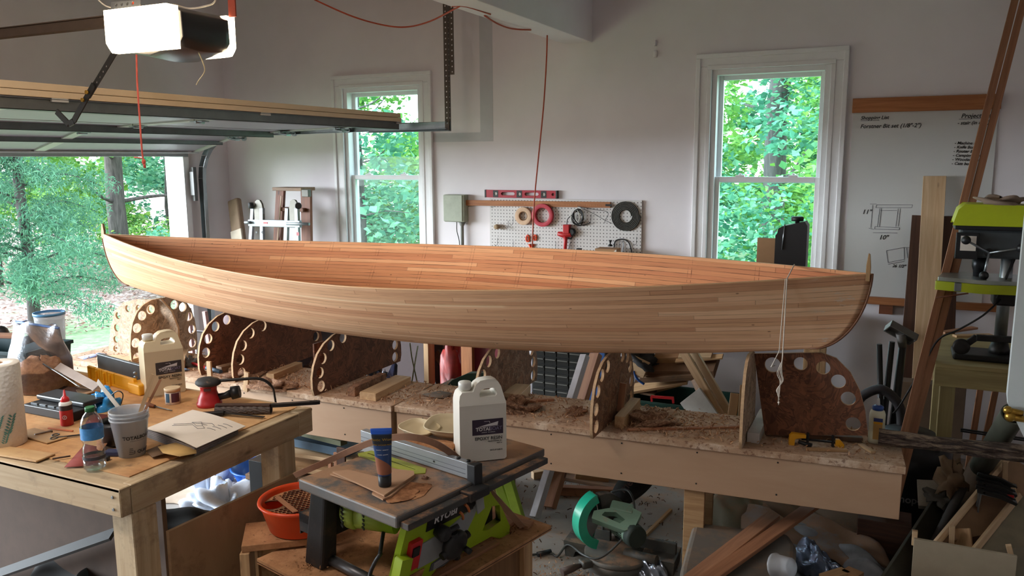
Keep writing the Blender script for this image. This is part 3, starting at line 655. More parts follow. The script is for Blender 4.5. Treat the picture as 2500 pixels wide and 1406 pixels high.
def hull_shell(name, sign_off, mat, vmin=.0):
    b = MB(); uvl = b.b.loops.layers.uv.new('UVMap'); ns, nv = 161, 22
    for sg in (-1, 1):
        pts = [[hull_pt(-1+2*i/(ns-1), (j/(nv-1))**1.5, sg, sign_off) for j in range(nv)] for i in range(ns)]
        vs = [[b.b.verts.new(p) for p in row] for row in pts]
        gl_ = []
        for i in range(ns):
            d = [0.]*nv
            for j in range(nv-2, -1, -1): d[j] = d[j+1]+(pts[i][j]-pts[i][j+1]).length
            gl_.append(d)
        for i in range(ns-1):
            for j in range(nv-1):
                q = [(i, j), (i+1, j), (i+1, j+1), (i, j+1)]
                if sg*(1 if sign_off == 0 else -1) > 0: q = q[::-1]
                f = b._f([vs[a][c] for a, c in q], True)
                if f is None: continue
                for l, (a, c) in zip(f.loops, q):
                    l[uvl].uv = ((pts[a][c]-HC).dot(HE)+HL+(0 if sg < 0 else 11.3), gl_[a][c]+(0 if sg < 0 else 1.237))
    bmesh.ops.remove_doubles(b.b, verts=b.b.verts[:], dist=1e-5)
    return b.build(name, mat, cn, recalc=False)
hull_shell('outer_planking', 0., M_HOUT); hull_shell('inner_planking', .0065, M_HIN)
b = MB()      # raw top edge of the planking
for sg in (-1, 1):
    ns = 161; o_ = [hull_pt(-1+2*i/(ns-1), 1, sg, 0.)+HU*.0008 for i in range(ns)]; i_ = [hull_pt(-1+2*i/(ns-1), 1, sg, .0065)+HU*.0008 for i in range(ns)]
    a = [b.b.verts.new(p) for p in o_]; c = [b.b.verts.new(p) for p in i_]; a2 = [b.b.verts.new(p-HU*.004) for p in o_]; c2 = [b.b.verts.new(p-HU*.004) for p in i_]
    for i in range(ns-1): b._f([a[i], a[i+1], c[i+1], c[i]]); b._f([a[i], a[i+1], a2[i+1], a2[i]]); b._f([c[i], c[i+1], c2[i+1], c2[i]])
b.build('sheer_edge', plain('cedar_edge', (222, 176, 130), .5, var=.08), cn)
for s_ in (-1, 1):
    b = MB(); pts = [hull_pt(s_, (k/20)**1.5, 1)+HE*s_*.002 for k in range(21)]; pts = [Vector(p) for p in pts]
    b.tube(pts, [.0042]*21, 8); b.build('stem_strip', plain('stem_cedar', (112, 70, 44), .6, var=.2), cn)
for s_, h_, r_ in ((-1, .06, .013), (1, .075, .008)):
    p = hull_pt(s_, 1, 1)-HE*s_*.014; M_ = basis(p-HU*.03, HE, HS)
    b = MB(); prof = [(-r_, 0), (r_, 0), (r_+.001, h_*.75), (r_*.5, h_+.03), (-r_*.3, h_+.033), (-r_, h_*.8)]
    b.prism(prof, basis(p-HU*.03-HS*.007, HE, HU), -.014)
    b.build('stem_post', wood('stem_wood', (150, 110, 70), (200, 164, 116), axis='Z', knots=False), cn, bevel=.0015)
b = MB(); b.tube([hull_pt(-.985, 1, -1), hull_pt(-.86, .98, 1, .006)+HU*.004], .0015, 5); b.build('spreader_string', plain('twine_brown', (150, 110, 80), .8), cn)
# white string tied across near the right-hand end
M_STR = plain('white_string', (212, 200, 186), .85)
b = MB(); sA = .865
pn, pf = hull_pt(sA, 1, -1), hull_pt(sA, 1, 1); o = HU*.003
b.tube([pf+o-HU*.05, pf+o*1.5, pn+o*1.5, ], .0026, 6)
pv = pn+Vector((-.0, -.006, 0)); yk = pv.y
b.tube([pn+o*1.5, pv, Vector((pv.x-.002, yk, 1.12)), Vector((pv.x-.006, yk, 1.05))], .0024, 6)
b.tube([pn+o*1.5, pv+Vector((-.006, 0, 0)), Vector((pv.x-.016, yk, 1.14)), Vector((pv.x-.05, yk+.05, 1.06)), Vector((pv.x-.055, yk+.2, 1.03))], .0018, 6)
for k, (dx, l) in enumerate(((-.005, .935), (-.001, .92), (.004, .94), (.007, .955))):
    b.tube(smoothpath([Vector((pv.x-.004, yk, 1.1)), Vector((pv.x-.012+dx*1.5, yk, 1.05)), Vector((pv.x-.003+dx, yk, 1.02)), Vector((pv.x-.012-dx, yk, .98)), Vector((pv.x-.008+dx*.5, yk, l))], 4), .0018, 5)
b.ball(Vector((pv.x-.008, yk, .93)), .005, 8) if 1 else b.ball(P(1986, 957, Y=yk), .006, 8)
tag(b.build('white_string', M_STR), 'white string tied round the right-hand end of the canoe, ends dangling', 'string')

# ------------------------------------------------------------------ strongback
m, nt, bs, N, L = _nt('shavings_board')
v = _coord(nt, (1, 1, 1)); n1 = _noise(nt, v, 5, 8, .75); n2 = _noise(nt, v, 46, 4, .7)
col = _ramp(nt, n1, [(.36, lin(168, 132, 104)), (.5, lin(188, 156, 128)), (.64, lin(222, 200, 178))])
L(_mix(nt, col, lin(116, 76, 56), _ramp(nt, n2, [(.55, 0.), (.63, .75)])), bs.inputs['Base Color']); bs.inputs['Roughness'].default_value = .9; _bump(nt, bs, n2, .5, .004)
M_SHAV = m
W_SB = wood('strongback_board', (186, 150, 120), (200, 166, 136), grain=(1, 4, 4), knots=False, bump=0)
def strongback(label, a, b_, z=.7, w=.42, h=.205, legs=()):
    a, b_ = Vector(a), Vector(b_); ax = (b_-a).normalized(); sd = Vector((-ax.y, ax.x, 0)); L_ = (b_-a).length
    t = thing('strongback', label, 'work beam', ((a+b_)/2-Vector((0, 0, 0)))*1.0, 'two lengths of the strongback'); t.location.z = 0
    def bx(nm, mat, u0, u1, y0, y1, z0, z1):
        o = board(nm, mat, a+ax*u0+sd*(y0+y1)/2+Vector((0, 0, (z0+z1)/2)), a+ax*u1+sd*(y0+y1)/2+Vector((0, 0, (z0+z1)/2)), y1-y0, z1-z0, parent=t, bevel=.002); return o
    bx('top_board', M_SHAV, 0, L_, -.014, w, z-.03, z); bx('front_board', W_SB, 0.004, L_-.01, 0, .02, z-.02-h, z-.03); bx('back_board', W_SB, 0.004, L_-.01, w-.03, w-.01, z-.02-h, z-.03)
    for k in range(int(L_/.33)):
        for zz in (z-.05, z-.19):
            p = a+ax*(.15+.33*k)+sd*(-.0005)+Vector((0, 0, zz)); MB().lathe([(.004, 0), (.003, .0015)], p, -sd, 8).build('nail_head', M_BLACKM, t)
    bx('end_board', W_SB, L_-.03, L_-.01, .02, w-.03, z-.02-h, z-.03)
    for u in legs:
        for y in (.045, w-.09):
            b = MB(); c = a+ax*u+sd*y
            p = c; b.bar(p+Vector((0, 0, 0)), p+Vector((0, 0, z-.031)), .088, .038, sd); b.bar(p+sd*.019+ax*.03, p+sd*.019+ax*.03+Vector((0, 0, z-.1)), .038, .06, sd) if 0 else None
            b.build('leg', W_PINE, t, bevel=.002)
    return t
strongback('long low strongback beam, right-hand length, covered in shavings', (-2.185, 3.235, 0), (.085, 3.395, 0), legs=(.35, 1.46))
strongback('long low strongback beam, left-hand length under the station forms', (-4.62, 3.2, 0), (-2.195, 3.225, 0), legs=(.3, 1.6))
# ------------------------------------------------------------------ workbench, lower left
BT = .96
wb = thing('workbench', 'rough lumber workbench strewn with tools and sawdust beside the garage opening', 'workbench', (-2.95, 1.95, 0))
m, nt, bs, N, L = _nt('bench_top'); v = _coord(nt, (1, 1, 1)); n1 = _noise(nt, v, 3.2, 7, .7); n2 = _noise(nt, v, 30, 5, .7); n3 = _noise(nt, _coord(nt, (3, 22, 3)), 2, 4)
col = _ramp(nt, n1, [(.32, lin(176, 124, 78)), (.5, lin(206, 156, 104)), (.68, lin(222, 180, 130))])
col = _mix(nt, col, _ramp(nt, n3, [(.3, .85), (.7, 1.05)]), 1., 'MULTIPLY')
col = _mix(nt, col, lin(92, 76, 62), _ramp(nt, _noise(nt, v, 5.5, 8, .75), [(.60, 0.), (.70, .7)]))
L(_mix(nt, col, lin(120, 84, 58), _ramp(nt, n2, [(.64, 0.), (.7, .6)])), bs.inputs['Base Color']); bs.inputs['Roughness'].default_value = .75
M_BTOP = m
MB().box(-4.3, -1.99+.0, 1.52, 2.38, BT-.012, BT-.004).build('under_layer', W_BENCH, wb)
b = MB(); b.box(-4.3, -2.045, 1.60, 2.36, BT-.004, BT+.0); b.build('plywood_top', M_BTOP, wb, bevel=.001)
for (p0, p1) in (((-4.3, 1.539, BT-.0465), (-1.99, 1.539, BT-.0465)), ((-4.3, 2.361, BT-.0465), (-1.99, 2.361, BT-.0465))): board('apron_board', W_BENCH, p0, p1, .038, .089, parent=wb, bevel=.003)
board('apron_board', W_BENCH, (-2.009, 1.56, BT-.0465), (-2.009, 2.34, BT-.0465), .038, .089, parent=wb, bevel=.003)
board('end_board', W_BENCH, (-2.009, 2.30, BT-.046), (-2.009, 2.378, BT-.046), .042, .094, parent=wb, bevel=.003)
for (x, y) in ((-2.035, 1.60), (-2.035, 2.23), (-4.2, 1.6), (-4.2, 2.3)):
    board('leg', W_BENCH, (x, y, 0), (x, y, BT-.0915 if y > 2 or x > -3 else BT-.0915), .089, .089, up=(1, 0, 0), parent=wb, bevel=.003)
for z_ in (BT-.03, BT-.068):
    b = MB(); b.lathe([(.0001, 0), (.005, .001), (.004, .004)], (-2.02, 1.52, z_), (0, -1, 0), 10); b.build('screw_head', M_STEEL, wb)
# loose thin plywood scraps on the bench
board('plywood_scrap', W_PLY, P(-60, 1090, Z=BT+.004), P(112, 1118, Z=BT+.004), .07, .006, label='long thin plywood scrap at the front edge of the workbench', cat='wood scrap')
board('plywood_scrap', W_PLY, P(60, 1052, Z=BT+.004), P(140, 1075, Z=BT+.004), .07, .005, label='small square plywood scrap beside the paper towel roll', cat='wood scrap')
def sheet(name, mat, pts, z, lift, label, cat, thick=.0012, group=None):
    ps = [P(x, y, Z=z) for x, y in pts]; c = sum(ps, Vector())/len(ps); b = MB()
    t = [b.b.verts.new(p+Vector((0, 0, lift*((i % 3)/2)))) for i, p in enumerate(ps)]; q = [b.b.verts.new(v_.co-Vector((0, 0, thick))) for v_ in t]
    ct = b.b.verts.new(c+Vector((0, 0, lift*.3))); cb = b.b.verts.new(c+Vector((0, 0, lift*.3-thick))); k = len(t)
    for i in range(k): b._f([t[i], t[(i+1) % k], ct], True); b._f([q[(i+1) % k], q[i], cb], True); b._f([t[i], q[i], q[(i+1) % k], t[(i+1) % k]])
    return tag(b.build(name, mat), label, cat, group)
sheet('sandpaper', plain('sandpaper_red', (136, 60, 52), .9), [(157, 1140), (208, 1085), (250, 1095), (240, 1135)], BT+.003, .004, 'dark red sandpaper sheet under the water bottle', 'sandpaper')
sheet('sandpaper', plain('sandpaper_dark_red', (118, 52, 46), .9), [(208, 1034), (222, 1010), (262, 1014), (258, 1042)], BT+.003, .004, 'red sandpaper sheet behind the water bottle', 'sandpaper')
sheet('sandpaper', plain('sandpaper_tan', (176, 120, 84), .9), [(236, 1076), (262, 1072), (262, 1090), (246, 1104), (236, 1098)], BT+.012, .01, 'curled tan sandpaper behind the plastic cups', 'sandpaper')
M_PAD = plain('pad_yellow', (196, 158, 98), .85)
sheet('paper_plate', M_PAD, [(385, 1090), (430, 1082), (478, 1092), (480, 1106), (440, 1116), (398, 1110)], BT+.02, .006, 'dirty yellow scrap of paper at the bench edge below the notebook', 'paper')
sheet('paper_plate', plain('leaf_brown', (110, 84, 62), .85), [(355, 1100), (392, 1088), (404, 1112), (372, 1116)], BT+.01, .008, 'dark crumpled scrap beside the yellow paper on the bench', 'paper')
# paper towels
pt = thing('paper_towel_roll', 'white paper towel roll printed with teal leaves on the workbench', 'paper towels', (-2.675, 1.625, BT))
m, nt, bs, N, L = _nt('towel_paper'); v = _coord(nt, (1, 1, 1)); vo = N('ShaderNodeTexVoronoi'); vo.inputs['Scale'].default_value = 95; L(v, vo.inputs['Vector'])
bs.inputs['Base Color'].default_value = (*lin(232, 226, 216), 1); bs.inputs['Roughness'].default_value = .95; _bump(nt, bs, vo.outputs['Distance'], .6, .002)
cx, cy = -2.675, 1.625
b = MB(); b.lathe([(.021, .277), (.021, .279), (.066, .279), (.0685, .276), (.0685, .002), (.066, 0), (.021, 0), (.021, .277)], (cx, cy, BT), n=48, cap0=False, cap1=False); b.build('roll', m, pt)
b = MB(); b.lathe([(.0205, 0), (.0205, .279), (.0195, .279), (.0195, .0)], (cx, cy, BT), n=24, cap0=False, cap1=False); b.build('core', M_CARD, pt)
b = MB()
for (a0, z0, s_) in ((-72, .05, 1.7), (-40, .06, 1.3), (-12, .05, 1.5), (-105, .03, 1.2), (-58, .02, 1.), (-25, .02, 1.1)):
    for k in range(7):
        t_ = k/6*2-1; a = R(a0+t_*5*s_); z = z0+(.03*(1-abs(t_))*s_)*.6
        for sg in (-1, 1):
            p = Vector((cx+math.cos(a)*.0689, cy+math.sin(a)*.0689, BT+z0+.01*k*s_*.6)); tn = Vector((-math.sin(a), math.cos(a), 0))
            q = p+tn*sg*.009*s_+Vector((0, 0, .007*s_)); w = Vector((0, 0, .0028*s_)); nn = Vector((math.cos(a), math.sin(a), 0))*.0006
            c1 = (p+q)/2
            b._f([b.b.verts.new(u) for u in (p+nn, c1+w+nn, q+nn, c1-w+nn)])
b.build('leaf_print', plain('teal_print', (92, 142, 134), .9), pt, recalc=False)
# bottles
def lathe_thing(root, name, prof, c, mat, n=28, **k):
    b = MB(); b.lathe(prof, c, n=n, **k); return b.build(name, mat, root)
m, nt, bs, N, L = _nt('clear_plastic'); tr = N('ShaderNodeBsdfTransparent'); tr.inputs[0].default_value = (.90, .95, .97, 1); gl = N('ShaderNodeBsdfGlossy'); gl.inputs['Roughness'].default_value = .12; lw = N('ShaderNodeLayerWeight'); lw.inputs[0].default_value = .35; mx = N('ShaderNodeMixShader')
L(_math(nt, 'ADD', _math(nt, 'MULTIPLY', lw.outputs['Facing'], .55), .05), mx.inputs[0]); L(tr.outputs[0], mx.inputs[1]); L(gl.outputs[0], mx.inputs[2]); L(mx.outputs[0], nt.nodes['Material Output'].inputs[0])
M_CLEAR = m
wx, wy = -2.195, 1.60
bt = thing('water_bottle', 'half-full clear water bottle with green cap and blue label', 'water bottle', (wx, wy, BT))
lathe_thing(bt, 'bottle', [(.002, .004), (.022, .0), (.031, .006), (.0325, .02), (.0325, .045), (.031, .05), (.0325, .056), (.030, .075), (.0265, .083), (.029, .092), (.0325, .098), (.0325, .138), (.030, .155), (.022, .172), (.0125, .184), (.0125, .192)], (wx, wy, BT), M_CLEAR, cap0=False)
lathe_thing(bt, 'label', [(.0329, .100), (.0329, .137)], (wx, wy, BT), plain('label_blue', (74, 142, 206), .4, var=.25, scale=40), cap0=False, cap1=False)
lathe_thing(bt, 'print_band', [(.0327, .036), (.0327, .046)], (wx, wy, BT), plain('band_dark', (60, 60, 70), .5), cap0=False, cap1=False)
lathe_thing(bt, 'cap', [(.0145, .184), (.0145, .196), (.013, .1985)], (wx, wy, BT), plain('cap_green', (40, 112, 64), .4))
lathe_thing(bt, 'water', [(.002, .006), (.022, .003), (.0305, .008), (.0315, .036)], (wx, wy, BT), M_CLEAR)
gx_, gy_ = -2.66, 1.845
gb = thing('glue_bottle', 'red glue bottle with pointed red nozzle beside the black tool case', 'glue bottle', (gx_, gy_, BT))
lathe_thing(gb, 'body', [(.019, 0), (.0215, .003), (.0215, .074), (.019, .084), (.013, .088)], (gx_, gy_, BT), plain('glue_red', (186, 38, 40), .4, var=.05))
lathe_thing(gb, 'label', [(.0218, .058), (.0218, .076)], (gx_, gy_, BT), plain('label_black', (46, 36, 36), .5), cap0=False, cap1=False)
lathe_thing(gb, 'shoulder', [(.0216, .076), (.0205, .084), (.015, .088)], (gx_, gy_, BT), M_WHITE, cap0=False)
lathe_thing(gb, 'nozzle', [(.0145, .086), (.0145, .098), (.011, .104), (.0055, .108), (.0025, .13)], (gx_, gy_, BT), plain('nozzle_red', (206, 36, 44), .35))
b = MB(); a = R(-52); b.addmesh(plate_mesh([(.0075*math.cos(t_*.35), .0075*math.sin(t_*.35)) for t_ in range(18)], [(0, 0, .0055)], .001), basis((gx_+math.cos(a)*.0218, gy_+math.sin(a)*.0218, BT+.034), (-math.sin(a), math.cos(a), 0), (0, 0, 1)))
b.addmesh(text_mesh('8', .009, .0005, 'CENTER'), basis((gx_+math.cos(a)*.0222, gy_+math.sin(a)*.0222, BT+.031), (-math.sin(a), math.cos(a), 0), (0, 0, 1))); b.build('emblem', M_WPRINT, gb)
# quart mixing cups nested together
m, nt, bs, N, L = _nt('cloudy_plastic'); bs.inputs['Base Color'].default_value = (*lin(204, 208, 214), 1); bs.inputs['Roughness'].default_value = .25; bs.inputs['Alpha'].default_value = .5; bs.inputs['Subsurface Weight'].default_value = 0
M_CLOUD = m
tx, ty = -2.195, 1.735
tb = thing('mixing_cups', 'stack of cloudy one-quart mixing cups holding stir sticks', 'mixing cups', (tx, ty, BT+.001))
for k in range(3):
    z = BT+.001+k*.012; r0, r1 = .041, .057
    lathe_thing(tb, 'cup', [(.001, z-BT), (r0, z-BT), (r1, z-BT+.118), (r1+.003, z-BT+.120), (r1+.003, z-BT+.126), (r1-.001, z-BT+.126), (r1-.0015, z-BT+.12), (r0-.0015, z-BT+.002), (.001, z-BT+.002)], (tx, ty, BT), M_CLOUD, 40, cap0=False, cap1=False)
def curved_text(root, body, size, cx, cy, z, r, ang, mat, bold=.0, name='lettering', taper=0.):
    me = text_mesh(body, size, .0, 'CENTER', bold); b = MB()
    bm_ = b.b; bm_.from_mesh(me)
    for v_ in bm_.verts:
        rr = r+(v_.co.y)*taper+.0006; a = ang+v_.co.x/r; v_.co = Vector((cx+math.cos(a)*rr, cy+math.sin(a)*rr, z+v_.co.y))
    return b.build(name, mat, root, recalc=False)
ca = math.atan2(-ty-.3, -tx)+.5
curved_text(tb, 'TOTALBOAT', .0155, tx, ty, BT+.064, .0503, ca, M_INKB, .0006, taper=.13)
curved_text(tb, 'industrial formulations', .0052, tx, ty, BT+.057, .0493, ca, M_INK, taper=.13)
curved_text(tb, '1 QUART', .014, tx, ty, BT+.016, .0437, ca+.35, M_INK, .0005, taper=.13)
b = MB()
for k in range(4):
    me = plate_mesh([(-.008+.001*k, 0), (.008-.001*k, 0), (.008-.001*k, .002), (-.008+.001*k, .002)], [], .0003); n0 = len(b.b.verts); b.b.from_mesh(me); b.b.verts.ensure_lookup_table()
    for v_ in b.b.verts[n0:]:
        a = ca-.45+v_.co.x/.045; z = .014+k*.006+v_.co.y; rr = .0415+.136*z; v_.co = Vector((tx+math.cos(a)*rr, ty+math.sin(a)*rr, BT+z))
b.build('volume_marks', M_INK, tb, recalc=False)
for (p0, p1, w, lb) in ((P(326, 1040, Y=1.74), P(238, 930, Y=1.85), .016, 'grey stir stick leaning left out of the mixing cups'), (P(338, 1020, Y=1.75), P(374, 914, Y=1.77), .012, 'pale stir stick standing upright in the mixing cups'), (P(345, 1020, Y=1.745), P(392, 926, Y=1.80), .008, 'brown stained stir stick on the right of the mixing cups')):
    board('stir_stick', plain('stick_grey', (150, 138, 122), .7) if 'grey' in lb else (W_PINE_PALE if 'pale' in lb else W_CEDAR), p0, p1, w, .002, up=(.5, -.8, 0), label=lb, cat='stir stick', bevel=0)
b = MB(); b.lathe([(.001, .002), (.03, .0), (.045, .01), (.052, .07), (.05, .085), (.046, .07), (.03, .012), (.001, .01)], (-2.32, 1.78, BT), n=28, cap0=False, cap1=False)
tag(b.build('black_cup', M_BLACK), 'black rubber mixing bowl behind the nested plastic cups', 'bowl')
# black tool case with silver bit rows
tcx = thing('tool_case', 'open black plastic bit case with silver rows behind the red glue bottle', 'tool case', (-2.85, 1.93, BT+.002))
pA, pB = P(78, 1000, Z=BT), P(182, 1020, Z=BT); dx = (pB-pA).normalized(); dy = Vector((-dx.y, dx.x, 0)); o = P(58, 1008, Z=BT)
def lbox(o, dx, dy, x0, x1, y0, y1, z0, z1, b): return b.box(x0, x1, y0, y1, z0, z1, basis(o, dx, dy))
b = MB(); lbox(o, dx, dy, 0, .27, 0, .09, 0, .035, b); b.build('case_base', M_BLACK, tcx, bevel=.004)
b = MB(); lbox(o, dx, dy, -.01, .26, .06, .15, .036, .055, b); b.build('case_lid', plain('case_dark', (40, 44, 48), .35), tcx, bevel=.006)
for k in range(5):
    b = MB(); lbox(o, dx, dy, .02+.048*k, .055+.048*k, .018, .026, .0355, .0385, b); b.build('bit', M_STEEL, tcx)
# bag of sawdust
m, nt, bs, N, L = _nt('sawdust'); v = _coord(nt, (1, 1, 1)); n1 = _noise(nt, v, 22, 8, .75); L(_ramp(nt, n1, [(.35, lin(132, 84, 52)), (.5, lin(176, 122, 82)), (.65, lin(206, 152, 108))]), bs.inputs['Base Color']); bs.inputs['Roughness'].default_value = .95; _bump(nt, bs, n1, .6, .006)
M_DUST = m
m, nt, bs, N, L = _nt('film_plastic'); tr = N('ShaderNodeBsdfTransparent'); tr.inputs[0].default_value = (.92, .94, .97, 1); gl = N('ShaderNodeBsdfGlossy'); gl.inputs['Roughness'].default_value = .3; gl.inputs[0].default_value = (.6, .62, .66, 1); mx = N('ShaderNodeMixShader'); fr_ = N('ShaderNodeFresnel'); fr_.inputs[0].default_value = 1.45
L(_math(nt, 'ADD', fr_.outputs[0], .06), mx.inputs[0]); L(tr.outputs[0], mx.inputs[1]); L(gl.outputs[0], mx.inputs[2]); L(mx.outputs[0], nt.nodes['Material Output'].inputs[0])
_bump_n = N('ShaderNodeBump'); _bump_n.inputs['Strength'].default_value = .5; _bump_n.inputs['Distance'].default_value = .01; L(_noise(nt, _coord(nt, (1, 1, 1)), 14, 4), _bump_n.inputs['Height']); L(_bump_n.outputs[0], gl.inputs['Normal'])
M_FILM = m
sbg = thing('sawdust_bag', 'clear plastic bag heaped with brown sawdust on the workbench', 'bag', (-3.12, 2.1, BT))
rnd = random.Random(2); c0 = P(102, 925, Y=2.12); c0.z = BT+.001
def lump(root, name, mat, c, rx, ry, rz, seed, amp=.12, n=26, power=.7, flat=True):
    c = Vector(c); rr = random.Random(seed); ph = [(rr.uniform(0, 6.28), rr.uniform(0, 6.28), rr.randint(2, 5), rr.randint(1, 4)) for _ in range(5)]
    def fn(u, v):
        a = 2*math.pi*u; t = v*.985+.008; th = math.pi/2*t if flat else math.pi*t
        k = 1+sum(amp/5*2*math.sin(p[2]*a+p[0])*math.cos(p[3]*th*2+p[1]) for p in ph)
        return c+Vector((math.cos(a)*math.sin(th)**power*rx*k, math.sin(a)*math.sin(th)**power*ry*k, math.cos(th)*rz*k if not flat else math.cos(th)*rz*k))
    b = MB(); b.grid(fn, n, n//2+2, True, True); return b.build(name, mat, root)
lump(sbg, 'sawdust', M_DUST, c0, .135, .10, .13, 4)
def fnbag(u, v):
    a = 2*math.pi*u; w = 1.04-.0*v; s_ = 1 if v < .45 else max(.06, 1-(v-.45)/.55*.95)
    x = math.cos(a)*.142*(1.04 if v > .5 else 1); y = math.sin(a)*.107*s_; z = .004+.27*v+.012*math.sin(5*a+v*4)*v
    return c0+Vector((x, y, z))
b = MB(); b.grid(fnbag, 30, 12, True, True); b.build('bag_film', M_FILM, sbg)
b = MB(); b.tube([c0+Vector((-.14, 0, .272)), c0+Vector((.14, .0, .268))], .006, 6, ry=.5); b.build('zip_strip', plain('zip_blue', (96, 132, 196), .3), sbg)
# bins at the far left of the bench
def open_bin(name, label, c, w, d, h, mat, rot=0., flare=.01, cat='bin', wall=.003):
    t = thing(name, label, cat, c); M_ = Matrix.Translation(Vector(c)) @ Matrix.Rotation(rot, 4, 'Z')
    b = MB(); lo = [(-w/2+flare, -d/2+flare), (w/2-flare, -d/2+flare), (w/2-flare, d/2-flare), (-w/2+flare, d/2-flare)]; hi = [(-w/2, -d/2), (w/2, -d/2), (w/2, d/2), (-w/2, d/2)]
    def ring(ps, z, off): return [b.b.verts.new(M_ @ Vector((x-math.copysign(off, x), y-math.copysign(off, y), z))) for x, y in ps]
    a, b1, c1, d1 = ring(lo, 0, 0), ring(hi, h, 0), ring(hi, h, wall), ring(lo, wall, wall)
    for k in range(4):
        q = (k+1) % 4; b._f([a[k], a[q], b1[q], b1[k]]); b._f([b1[k], b1[q], c1[q], c1[k]]); b._f([c1[k], c1[q], d1[q], d1[k]])
    b._f(a); b._f(d1); b.build('bin_body', mat, t, bevel=.002)
    b = MB()
    for s in (-1, 1): b.box(-w/2-.006, w/2+.006, s*(d/2+.002)-.006, s*(d/2+.002)+.006, h-.014, h+.002, M_); b.box(s*(w/2+.002)-.006, s*(w/2+.002)+.006, -d/2-.006, d/2+.006, h-.014, h+.002, M_)
    b.build('rim', mat, t, bevel=.002); return t
M_TEAL = plain('teal_plastic', (28, 62, 70), .5)
open_bin('storage_bin', 'dark teal storage bin of wood offcuts at the left end of the workbench', (-3.63, 2.22, BT), .56, .26, .13, M_TEAL, .2)
b = MB(); pk = P(45, 838, Y=2.16); pq = P(128, 806, Y=2.30); b.bar(pk, pq, .012, .035, (0, 0, 1)); tag(b.build('black_tray_edge', M_BLACK, bevel=.002), 'black plastic ledge lying across the teal bin on the workbench', 'tray')
board('wood_offcut', W_CEDAR, P(-40, 818, Y=2.2), P(46, 820, Y=2.25), .05, .016, label='orange cedar offcut lying on top of the teal bin', cat='wood scrap')
b = MB(); b.prism([(-.022, 0), (.03, 0), (.034, .04), (.02, .058), (-.004, .06), (-.016, .03)], basis(P(102, 822, Y=2.42), (1, .3, 0), (0, 0, 1)), .014)
tag(b.build('wood_block', W_PINE, bevel=.003), 'rounded pale wood block sticking up above the black tray edge', 'wood scrap')
b = MB(); b.ball(P(4, 815, Y=2.5), .035, 12, sz=1.2); b.lathe([(.012, 0), (.016, -.06)], P(4, 830, Y=2.5), n=10); tag(b.build('black_knob_tool', M_BLACK), 'black rounded tool handle above the teal bin at the frame edge', 'tool')
b = MB(); c = P(130, 870, Y=2.5); c.z = BT+.01; b.lathe([(.055, 0), (.062, .1), (.066, .18), (.068, .2), (.066, .2), (.06, .1), (.05, .004)], c, n=28, cap1=False); tag(b.build('plastic_jar', M_CLOUD), 'tall translucent tub behind the sawdust bag', 'jar')
b = MB(); b.lathe([(.067, .2), (.0705, .2), (.0705, .212), (.067, .212)], c, n=28, cap0=False, cap1=False); tag(b.build('jar_rim', plain('rim_blue', (92, 150, 196), .4)), 'blue ring lid on the translucent tub', 'lid')
# lengths of thin wood and scraper behind
board('trim_strip', plain('strip_grey', (172, 158, 150), .7), P(140, 893, Y=2.1), P(236, 946, Y=2.05), .035, .004, up=(0, -.6, .8), label='pale flat wood strip propped across the sanding scraps', cat='wood strip')
b = MB(); b.tube(smoothpath([P(105, 888, Y=2.08), P(150, 915, Y=2.07), P(195, 945, Y=2.05)], 4), .003, 6); tag(b.build('metal_rod', M_STEEL), 'thin metal rod beside the pale strip', 'rod')
rnd = random.Random(8)
for k, (px_, py_, a, l, w, mt, lb) in enumerate([(175, 955, 20, .14, .07, W_DARK, 'dark folded sandpaper piece nearest the red glue bottle'), (205, 948, -30, .15, .06, W_OLD, 'brown offcut lying on the heap of sandpaper'), (190, 965, 65, .12, .05, M_CARD, 'cardboard piece under the sandpaper heap'), (228, 945, 5, .13, .05, W_OLD, 'weathered offcut beside the blue package')]):
    p = P(px_, py_, Z=BT+.01+.007*k); d = Vector((math.cos(R(a)), math.sin(R(a)), rnd.uniform(-.1, .1)))
    board('scrap_piece', mt, p-d*l/2, p+d*l/2, w, .004, up=(rnd.uniform(-.2, .2), rnd.uniform(-.2, .2), 1), label=lb, cat='scrap')
bp = thing('wipes_package', 'crumpled blue and white plastic package behind the nested cups', 'package', P(258, 990, Z=BT))
lump(bp, 'wrapper', plain('wrap_blue', (52, 138, 200), .25, var=.5, scale=18), P(258, 998, Z=BT), .052, .04, .06, 9, .5, 20)
b = MB(); b.tube(smoothpath([P(262, 975, Z=BT+.05), P(285, 955, Z=BT+.09), P(300, 962, Z=BT+.08), P(296, 985, Z=BT+.04)], 5), .0022, 6); b.build('wire_loop', M_BLACK, bp)
# yellow miter box with a grey saw
mb_ = thing('miter_box', 'yellow plastic miter box with its grey saw blade lying inside', 'miter box', P(285, 945, Z=BT))
pa, pb_ = P(215, 925, Z=BT), P(322, 958, Z=BT); dx = (pb_-pa).normalized(); dy = Vector((-dx.y, dx.x, 0)); Lm = (pb_-pa).length+.02
o = pa
b = MB(); lbox(o, dx, dy, 0, Lm, 0, .11, 0, .012, b); b.build('floor_plate', M_YELLOW, mb_, bevel=.002)
for y0 in (0, .095):
    b = MB()
    for (x0, x1) in ((0, .055), (.065, .10), (.105, .12), (.127, .165), (.17, .22), (.226, Lm)): lbox(o, dx, dy, x0, x1, y0, y0+.014, .012, .058 if y0 == 0 else .075, b)
    for (x0, x1) in ((.0, .055), (.065, .10), (.127, .165), (.17, .22)): lbox(o, dx, dy, (x0+x1)/2-.005, (x0+x1)/2+.005, y0-.008 if y0 == 0 else y0+.014, y0 if y0 == 0 else y0+.022, .0, .05, b)
    b.build('side_fence', M_YELLOW, mb_, bevel=.0015)
